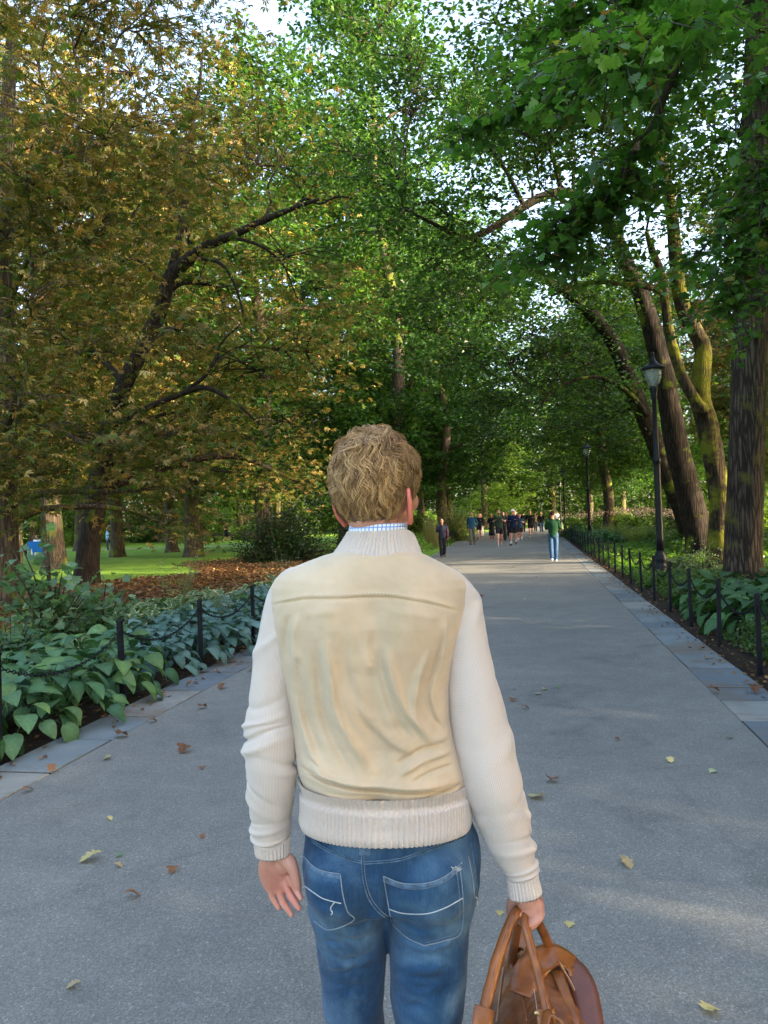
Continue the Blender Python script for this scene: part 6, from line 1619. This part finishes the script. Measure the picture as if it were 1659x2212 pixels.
# --- jeans
def row2(y, a, b, d, dp=.08):
    c = (mp(a, y, d) + mp(b, y, d)) / 2; c[2] = mp((a + b) / 2, y, d - dp)[2]; return c, (b - a) / 2 / 1671 * d
YJ = YM + .01
pel = [(1770, 668, 1006, .108), (1815, 662, 1012, .112), (1860, 655, 1030, .118), (1900, 653, 1042, .120), (1950, 658, 1036, .118), (1990, 668, 1026, .108)]
C = []; Rd = []
for y, a_, b_, dp in pel:
    c, h = row2(y, a_, b_, YJ, .105); C.append(c); Rd.append((h, dp))
P = [tube(catmull(C, 24), np.stack([np.interp(np.linspace(0, 1, 24), np.linspace(0, 1, 6), [x[0] for x in Rd]), np.interp(np.linspace(0, 1, 24), np.linspace(0, 1, 6), [x[1] for x in Rd])], 1), 48, True, side=(1, 0, 0))]
def leg(rows_, low):
    C = [row2(y, a_, b_, d)[0] for y, a_, b_, d in rows_] + [np.array(p[:3]) for p in low]; rr = [row2(y, a_, b_, d)[1] for y, a_, b_, d in rows_] + [p[3] for p in low]
    n = len(C) * 5; rr_ = np.interp(np.linspace(0, 1, n), np.linspace(0, 1, len(rr)), rr)
    return tube(catmull(C, n), np.stack([rr_, rr_ * 1.10], 1), 36, True, side=(1, 0, 0)), C
xl = mp(760, 2212, YJ)[0]; xr = mp(928, 2212, YJ)[0]
LG, LC = leg([(1925, 662, 838, YJ + .0), (1985, 666, 836, YJ + .005), (2050, 682, 833, YJ + .02), (2130, 692, 834, YJ + .04), (2212, 698, 830, YJ + .06)], [(xl + .005, YJ + .10, .50, .062), (xl + .012, YJ + .12, .30, .060), (xl + .02, YJ + .16, .07, .058)])
RG, RC = leg([(1925, 838, 1040, YJ), (1985, 840, 1028, YJ), (2050, 844, 1015, YJ), (2130, 845, 1012, YJ), (2212, 847, 1006, YJ + .005)], [(xr + .0, YJ + .02, .50, .066), (xr - .0, YJ - .02, .30, .060), (xr - .005, YJ - .07, .07, .058)])
P += [LG, RG, ellipsoid(mp(744, 1925, YJ - .10) + (0, .06, 0), (.086, .092, .098), 28, 20), ellipsoid(mp(935, 1920, YJ - .10) + (0, .056, 0), (.094, .094, .100), 28, 20)]
V, F = fuse(P, .0058, 4)
N_ = vnormals(V, F); bk = N_[:, 1] < .2
SV = V.copy()
def jfold(pts, amp, wid): fold(V, pts, amp, wid, bk)
for p, a_, w in [([(836, 1880), (838, 1950), (838, 2010), (840, 2070)], -.012, .010), ([(870, 1960), (940, 2005), (1010, 2012)], -.006, .008), ([(700, 1985), (760, 2010), (825, 2000)], -.008, .009), ([(690, 2010), (760, 2032), (830, 2030)], .005, .010),
                 ([(850, 2050), (920, 2062), (1000, 2045)], .006, .008), ([(850, 2038), (910, 2046), (985, 2030)], -.005, .006), ([(845, 2010), (880, 2030), (930, 2040)], .005, .007), ([(700, 2105), (760, 2125), (826, 2110)], .005, .010), ([(700, 2150), (770, 2135), (828, 2150)], -.005, .008),
                 ([(850, 2150), (900, 2160), (960, 2140)], .004, .010), ([(1020, 1830), (1030, 1870), (1034, 1910)], -.004, .006), ([(1010, 1960), (990, 2010), (985, 2080)], -.005, .009), ([(655, 1930), (690, 1960), (740, 1975)], .004, .009),
                 ([(880, 1905), (930, 1900), (985, 1885)], .002, .02), ([(800, 1850), (815, 1900), (832, 1960)], -.003, .012)]: jfold(p, a_, w)
rj = np.random.default_rng(12)
for i in range(26):
    L_ = i % 2; x0 = rj.uniform(690, 740) if L_ else rj.uniform(855, 900); y0 = rj.uniform(2030, 2215); w0 = rj.uniform(40, 95)
    jfold([(x0, y0), (x0 + w0 * .5, y0 + rj.uniform(-14, 14)), (x0 + w0, y0 + rj.uniform(-24, 24))], rj.choice([-1, 1]) * rj.uniform(.0025, .005), rj.uniform(.005, .009))
V += N_ * (.0040 * vnoise(V, 13, 41, 3) + .0008 * vnoise(V, 55, 42, 2))[:, None]
wear = 1 + .45 * np.exp(-(((V[:, 0] - mp(940, 1950)[0]) / .07) ** 2 + ((V[:, 2] - mp(0, 1960)[2]) / .09) ** 2)) + .28 * np.exp(-(((V[:, 0] - mp(755, 1980)[0]) / .05) ** 2 + ((V[:, 2] - mp(0, 1985)[2]) / .08) ** 2))
wear = wear + .5 * np.exp(-(((V[:, 0] - mp(935, 2150)[0]) / .05) ** 2 + ((V[:, 2] - mp(0, 2180)[2]) / .14) ** 2))
tint = np.stack([wear * 1.0, wear, 1 + (wear - 1) * .8], 1)
mobj('jeans', mesh('jeans', V, F, M['denim'], True, tint))
tri = []
for f in F: tri += f.tolist()
bvhJ = BVHTree.FromPolygons([tuple(v) for v in V.tolist()], tri)
def pocket(corner_top, corner_bottom, n=22, mgrid=26, thick=.0022):
    """patch between an upper and a lower border, laid on the denim"""
    Tt = catmull([(x, y, 0) for x, y in corner_top], n); Bb = catmull([(x, y, 0) for x, y in corner_bottom], n)
    G = []; 
    for j in range(mgrid):
        f = j / (mgrid - 1)
        for i in range(n):
            c = Tt[i] * (1 - f) + Bb[i] * f; ed = (i in (0, n - 1)) or (j in (0, mgrid - 1))
            G.append(np.array(project(bvhJ, c[0], c[1], -.001 if ed else thick)))
    i = (np.arange(mgrid - 1)[:, None] * n + np.arange(n - 1)[None, :]).reshape(-1)
    V = np.array(G); F = np.stack([i, i + 1, i + n + 1, i + n], 1)
    Np = vnormals(V, [F]); 
    if Np[:, 1].mean() > 0: F = F[:, ::-1]
    return mobj('back_pocket', mesh('back_pocket', V, F, M['denim'], True, np.tile((1.25, 1.22, 1.15), (len(V), 1))))
pr_ = pocket([(828, 1893), (870, 1908), (920, 1908), (960, 1894), (993, 1868)], [(843, 1985), (862, 2016), (917, 2043), (962, 2030), (996, 2014)])
pl_ = pocket([(660, 1853), (678, 1872), (700, 1882), (735, 1888)], [(672, 1985), (690, 2000), (712, 2009), (764, 1988)])
def st(pts, rad=.0011, off=.0034, n=50, dash=None, m=None, nm='stitching'): return seam_tube(bvhJ, pts, rad, off, n, dash, nm, m or M['gold_thread'])
PT = [(828, 1893), (870, 1908), (920, 1908), (960, 1894), (993, 1868)]
def band(pts, w, nm='hem_band', off=.0030):
    C1 = catmull([(x, y, 0) for x, y in pts], 40); G = []
    for f in (0, .25, .75, 1):
        for c in C1: G.append(np.array(project(bvhJ, c[0], c[1] + w * f, off + (.0008 if f in (.25, .75) else -.001))))
    i = (np.arange(3)[:, None] * 40 + np.arange(39)[None, :]).reshape(-1); V = np.array(G); F = np.stack([i, i + 40, i + 41, i + 1], 1)
    if vnormals(V, [F])[:, 1].mean() > 0: F = F[:, ::-1]
    return mobj(nm, mesh(nm, V, F, M['denim_seam'], True))
band(PT, 11); band([(660, 1853), (678, 1872), (700, 1882), (735, 1888)], 11)
st(PT, .0011, .0040, 60); st([(x, y + 11) for x, y in PT], .0008, .0040, 120, True)
st([(828, 1893), (836, 1940), (843, 1980), (848, 1996), (880, 2026), (917, 2043)], .0012, .0036, 70); st([(917, 2043), (960, 2032), (996, 2014), (1000, 1940), (993, 1868)], .0012, .0036, 90)
st([(922, 2036), (958, 2026), (989, 2009), (993, 1940), (986, 1878)], .0007, .0034, 140, True)
st([(735, 1888), (740, 1930), (750, 1968), (764, 1988), (712, 2009), (678, 1990)], .0012, .0036, 80); st([(656, 1850), (678, 1872), (700, 1882), (735, 1888)], .0011, .0040, 40)
st([(840, 1964), (870, 1973), (920, 1974), (960, 1962), (1000, 1940)], .0012, .0042, 60, None, M['jean_thread'], 'white_braid')
st([(658, 1914), (680, 1930), (700, 1942), (737, 1952)], .0011, .0042, 40, None, M['jean_thread'], 'white_braid')
st([(722, 1950), (714, 1962), (718, 1972), (715, 1976)], .0012, .0052, 20, None, M['jean_thread'], 'loose_thread')
for o_ in (0, 5):
    st([(673, 1813 + o_), (700, 1830 + o_), (740, 1848 + o_), (783, 1861 + o_)], .0013, .0024, 60, None, M['denim_seam']); st([(785, 1862 + o_), (860, 1855 + o_), (920, 1835 + o_), (975, 1815 + o_), (1010, 1802 + o_)], .0013, .0024, 70, None, M['denim_seam'])
st([(783, 1818), (781, 1855), (784, 1900), (795, 1940), (815, 1968), (836, 1985)], .0016, .0022, 60, None, M['denim_seam'], 'centre_seam'); st([(788, 1818), (786, 1855), (790, 1900), (801, 1938), (820, 1965), (838, 1980)], .0010, .0024, 120, True)
st([(1017, 1820), (1022, 1850), (1028, 1890), (1032, 1945)], .0015, .0024, 60, None, M['denim_seam'], 'side_seam'); st([(1012, 1850), (1020, 1890), (1026, 1940)], .0009, .0024, 60, True, M['jean_thread'])
st([(1029, 1938), (1031, 1948), (1031, 1956)], .0022, .002, 10, None, M['jean_thread'], 'pocket_tack')
st([(795, 1822), (795, 1827), (831, 1827), (831, 1822)], .0010, .0014, 30, None, M['gold_thread'], 'label_edge')
band([(776, 1806), (800, 1806)], 42, 'belt_loop', .0045)
# tack embroidery on the right pocket corner
a = Acc(); r = np.random.default_rng(3)
for i in range(14):
    c = (989 + r.normal(0, 3.2), 1876 + r.normal(0, 4)); e_ = (c[0] + r.normal(0, 5), c[1] + r.normal(0, 5)); a.add(*tube(np.array([np.array(project(bvhJ, c[0], c[1], .0045)), np.array(project(bvhJ, e_[0], e_[1], .0045))]), .0009, 4))
mobj('corner_embroidery', a.mesh('corner_embroidery', M['jean_thread'], True, False))
for C_, (tx, ty) in ((LC[-1], (.01, .19)), (RC[-1], (.02, .19))):
    V, F = fuse([tube([C_ + (0, -.06, -.03), C_ + (0, .05, -.032), C_ + (tx, ty, -.035)], np.array([(.040, .038), (.044, .036), (.042, .028)]), 16, 'round', side=(1, 0, 0)), tube([C_ + (0, 0, .06), C_ + (0, -.01, -.02)], .048, 14, 'round')], .006, 2)
    V[:, 2] = np.maximum(V[:, 2], .014); mobj('shoe', mesh('shoe', V, F, cloth((.55, .53, .5))))

# ------------------------------------------------------------------ leather bag
bag = empty('leather_bag', (.33, 1.62, .3), 0, 'tan brown soft leather travel bag with rolled handles in the right hand of the man', 'bag')
def bobj(name, me, parent=None):
    o = obj(name, me, bag if parent is None else parent)
    if parent is None: o.location = (-.33, -1.62, -.3)
    return o
Ys = np.linspace(1.36, 1.93, 90); KB = 150; th = np.arange(KB) * 2 * math.pi / KB; V = []
for y in Ys:
    f = (y - 1.36) / .57; end = min(1, math.sin(math.pi * min(max(f, 0.0), 1)) ** .33 + .02)
    cx = .292 + .012 * math.sin(f * 4); top = .610 + .03 * math.sin(f * 3.0 + .4); bot = .30; cz = (top + bot) / 2; hh = (top - bot) / 2 * (.55 + .45 * end); hw = (.124 - .012 * f) * (.35 + .65 * end)
    c_, s_ = np.cos(th), np.sin(th)
    w_ = hw * (1 - .34 * np.clip(s_, 0, 1) ** 1.3)
    V.append(np.stack([cx + np.sign(c_) * np.abs(c_) ** .8 * w_, np.full(KB, y) , cz + np.sign(s_) * np.abs(s_) ** .85 * hh], 1))
V = np.vstack(V); F = [ring_faces(90, KB), np.arange(KB)[::-1][None, :], (89 * KB + np.arange(KB))[None, :]]
N_ = vnormals(V, F)
rid = np.abs(vnoise(V * (1, 1, .7), 9, 21, 3)); rid2 = np.abs(vnoise(V * (1.3, .8, 1), 20, 22, 2))
V = V + N_ * (.020 * (.35 - rid) + .008 * (.3 - rid2) + .012 * vnoise(V, 4.5, 23, 2))[:, None]
bobj('bag_body', mesh('bag_body', V, F, M['leather'], True))
tri = []
for f in F[:1]: tri += f.tolist()
bvhB = BVHTree.FromPolygons([tuple(v) for v in V.tolist()], tri)
def bag_seam(pts, nm, m, rad=.0016, off=.001, n=60):
    C = catmull([(x, y, 0) for x, y in pts], n); P = [np.array(project(bvhB, c[0], c[1], off)) for c in C]
    Pk = [P[0]]
    for p_ in P[1:]:
        if np.linalg.norm(p_ - Pk[-1]) < .05: Pk.append(p_)
    if len(Pk) > 6: bobj(nm, mesh(nm, *tube(np.array(Pk), rad, 6), m))
for pts_ in ([(1095, 2060), (1085, 2120), (1075, 2205)], [(1205, 2075), (1235, 2130), (1262, 2205)], [(1130, 2085), (1128, 2140), (1138, 2205)]): bag_seam(pts_, 'seam', M['leather2'], .0022)
bag_seam([(1150, 2050), (1160, 2120), (1172, 2208)], 'zip', M['brass'], .0028)
def handle(pts, rad): 
    P = catmull([mp(*p) for p in pts], 60); r0 = np.interp(np.linspace(0, 1, 60), np.linspace(0, 1, len(rad)), rad)
    V, F = tube(P, np.stack([r0, r0 * .9], 1), 16, 'round'); V += vnormals(V, F) * (.0012 * vnoise(V, 60, 3, 2))[:, None]
    ho = bobj('handle', mesh('handle', V, F, M['leather2']))
    T, S, N = frames(P); sd = P - N * (r0[:, None] * .86)
    s2 = obj('handle_seam', mesh('handle_seam', *tube(sd[4:-4], .0007, 4), M['leather_in']), ho)
handle([(1040, 2215, 1.50), (1052, 2160, 1.53), (1074, 2075, 1.57), (1096, 2010, 1.60), (1112, 1975, 1.62), (1124, 1966, 1.65), (1122, 1985, 1.69), (1108, 2060, 1.76), (1098, 2140, 1.80)], [.010, .0118, .0120, .0112, .0105, .0105, .010, .010, .010])
handle([(1192, 2235, 1.47), (1180, 2175, 1.51), (1163, 2105, 1.55), (1146, 2040, 1.585), (1132, 1990, 1.61), (1136, 1972, 1.64), (1150, 1972, 1.68), (1166, 1998, 1.71), (1188, 2048, 1.75), (1203, 2090, 1.79), (1212, 2120, 1.80)], [.009, .0095, .0092, .0092, .009, .009, .0095, .0105, .0105, .009, .007])
def strap(pts, wid, thick, m, name, twist=None, n=60, parent=None):
    P = catmull(pts, n); T = np.gradient(P, axis=0); T /= np.linalg.norm(T, axis=1)[:, None]
    Wv = catmull(twist, n) if twist is not None else np.tile((0, 1.0, 0), (n, 1))
    Wv = Wv - (Wv * T).sum(1)[:, None] * T; Wv /= np.linalg.norm(Wv, axis=1)[:, None]; N = np.cross(T, Wv)
    prof = [(-.5, -.5), (-.5, .5), (-.25, .62), (.25, .62), (.5, .5), (.5, -.5), (.25, -.62), (-.25, -.62)]
    V = np.stack([P + Wv * (wid * a) + N * (thick * b) for a, b in prof], 1).reshape(-1, 3)
    V = V + np.repeat(Wv * 0 + N * (.002 * vnoise(P, 18, 4, 2))[:, None], 8, 0)
    return bobj(name, mesh(name, V, [ring_faces(n, 8), np.arange(8)[::-1][None, :], ((n - 1) * 8 + np.arange(8))[None, :]], m, True), parent)
# broad strap standing up at the right side, seen from within
strap([mp(1205, 2086, 1.74), mp(1236, 2094, 1.71), mp(1258, 2130, 1.66), mp(1270, 2180, 1.61), mp(1275, 2240, 1.56), mp(1270, 2330, 1.52)], .056, .005, M['leather_strap'], 'shoulder_strap', [(.3, 1, .1), (.8, .7, .2), (1, -.1, .1), (1, -.3, 0), (1, -.3, 0), (1, -.2, 0)])
# top band over the mouth of the bag and its tabs
strap([mp(1128, 2150, 1.62), mp(1140, 2105, 1.66), mp(1165, 2075, 1.70), mp(1200, 2062, 1.72), mp(1235, 2082, 1.72), mp(1250, 2110, 1.70)], .062, .004, M['leather2'], 'top_band', [(0, 1, .5), (0, 1, .4), (.1, 1, .3), (.1, 1, .2), (.1, 1, .3), (.1, 1, .4)])
strap([mp(1098, 2110, 1.76), mp(1098, 2062, 1.80), mp(1110, 2040, 1.82), mp(1132, 2046, 1.80), mp(1142, 2075, 1.77)], .05, .004, M['leather'], 'end_flap', [(0, 1, .2), (0, 1, .3), (0, 1, .3), (0, 1, .3), (0, 1, .3)])
strap([mp(1202, 2095, 1.70), mp(1222, 2150, 1.62), mp(1240, 2205, 1.55), mp(1252, 2260, 1.50)], .022, .004, M['leather2'], 'side_strap', [(-1, .2, 0), (-1, .2, 0), (-1, .3, 0), (-1, .3, 0)])
strap([mp(1176, 2225, 1.46), mp(1185, 2190, 1.48), mp(1205, 2205, 1.47), mp(1225, 2235, 1.44)], .02, .004, M['leather2'], 'buckle_tab', [(-.4, 1, 0), (-.4, 1, 0), (-.4, 1, 0), (-.4, 1, 0)])
strap([mp(1047, 2176, 1.515), mp(1041, 2215, 1.495), mp(1038, 2260, 1.48), mp(1036, 2310, 1.47)], .040, .004, M['leather2'], 'handle_patch', [(1, .3, 0), (1, .3, 0), (1, .3, 0), (1, .3, 0)])
strap([mp(1048, 2150, 1.66), mp(1062, 2105, 1.70), mp(1070, 2080, 1.72)], .012, .004, M['leather_in'], 'pull_tab', [(0, 1, 0), (0, 1, 0), (0, 1, 0)])
strap([mp(1178, 2180, 1.505), mp(1182, 2230, 1.49), mp(1184, 2290, 1.48)], .036, .004, M['leather2'], 'handle_patch', [(1, .2, 0), (1, .2, 0), (1, .2, 0)])
for pts_ in ([(1092, 2062), (1082, 2122), (1072, 2206)], [(1209, 2078), (1239, 2132), (1266, 2206)], [(1158, 2056), (1168, 2126), (1180, 2206)], [(1142, 2056), (1152, 2126), (1164, 2206)]): bag_seam(pts_, 'stitching', M['thread'], .0007, .0025, 120)
a = Acc(); a.add(*lathe([(.0, .0), (.004, .0), (.0045, .002), (.003, .0035), (.0, .004)], 14, False)); me = a.mesh('rivet', M['brass'], True, False)
for p_ in [(1158, 2188, 1.50), (1162, 2190, 1.50)]:
    o = bobj('rivet', me); o.location = Vector(mp(*p_)) - Vector((.33, 1.62, .3)); o.rotation_euler = (R(70), 0, 0)
print('man', round(time.time() - T0, 1))
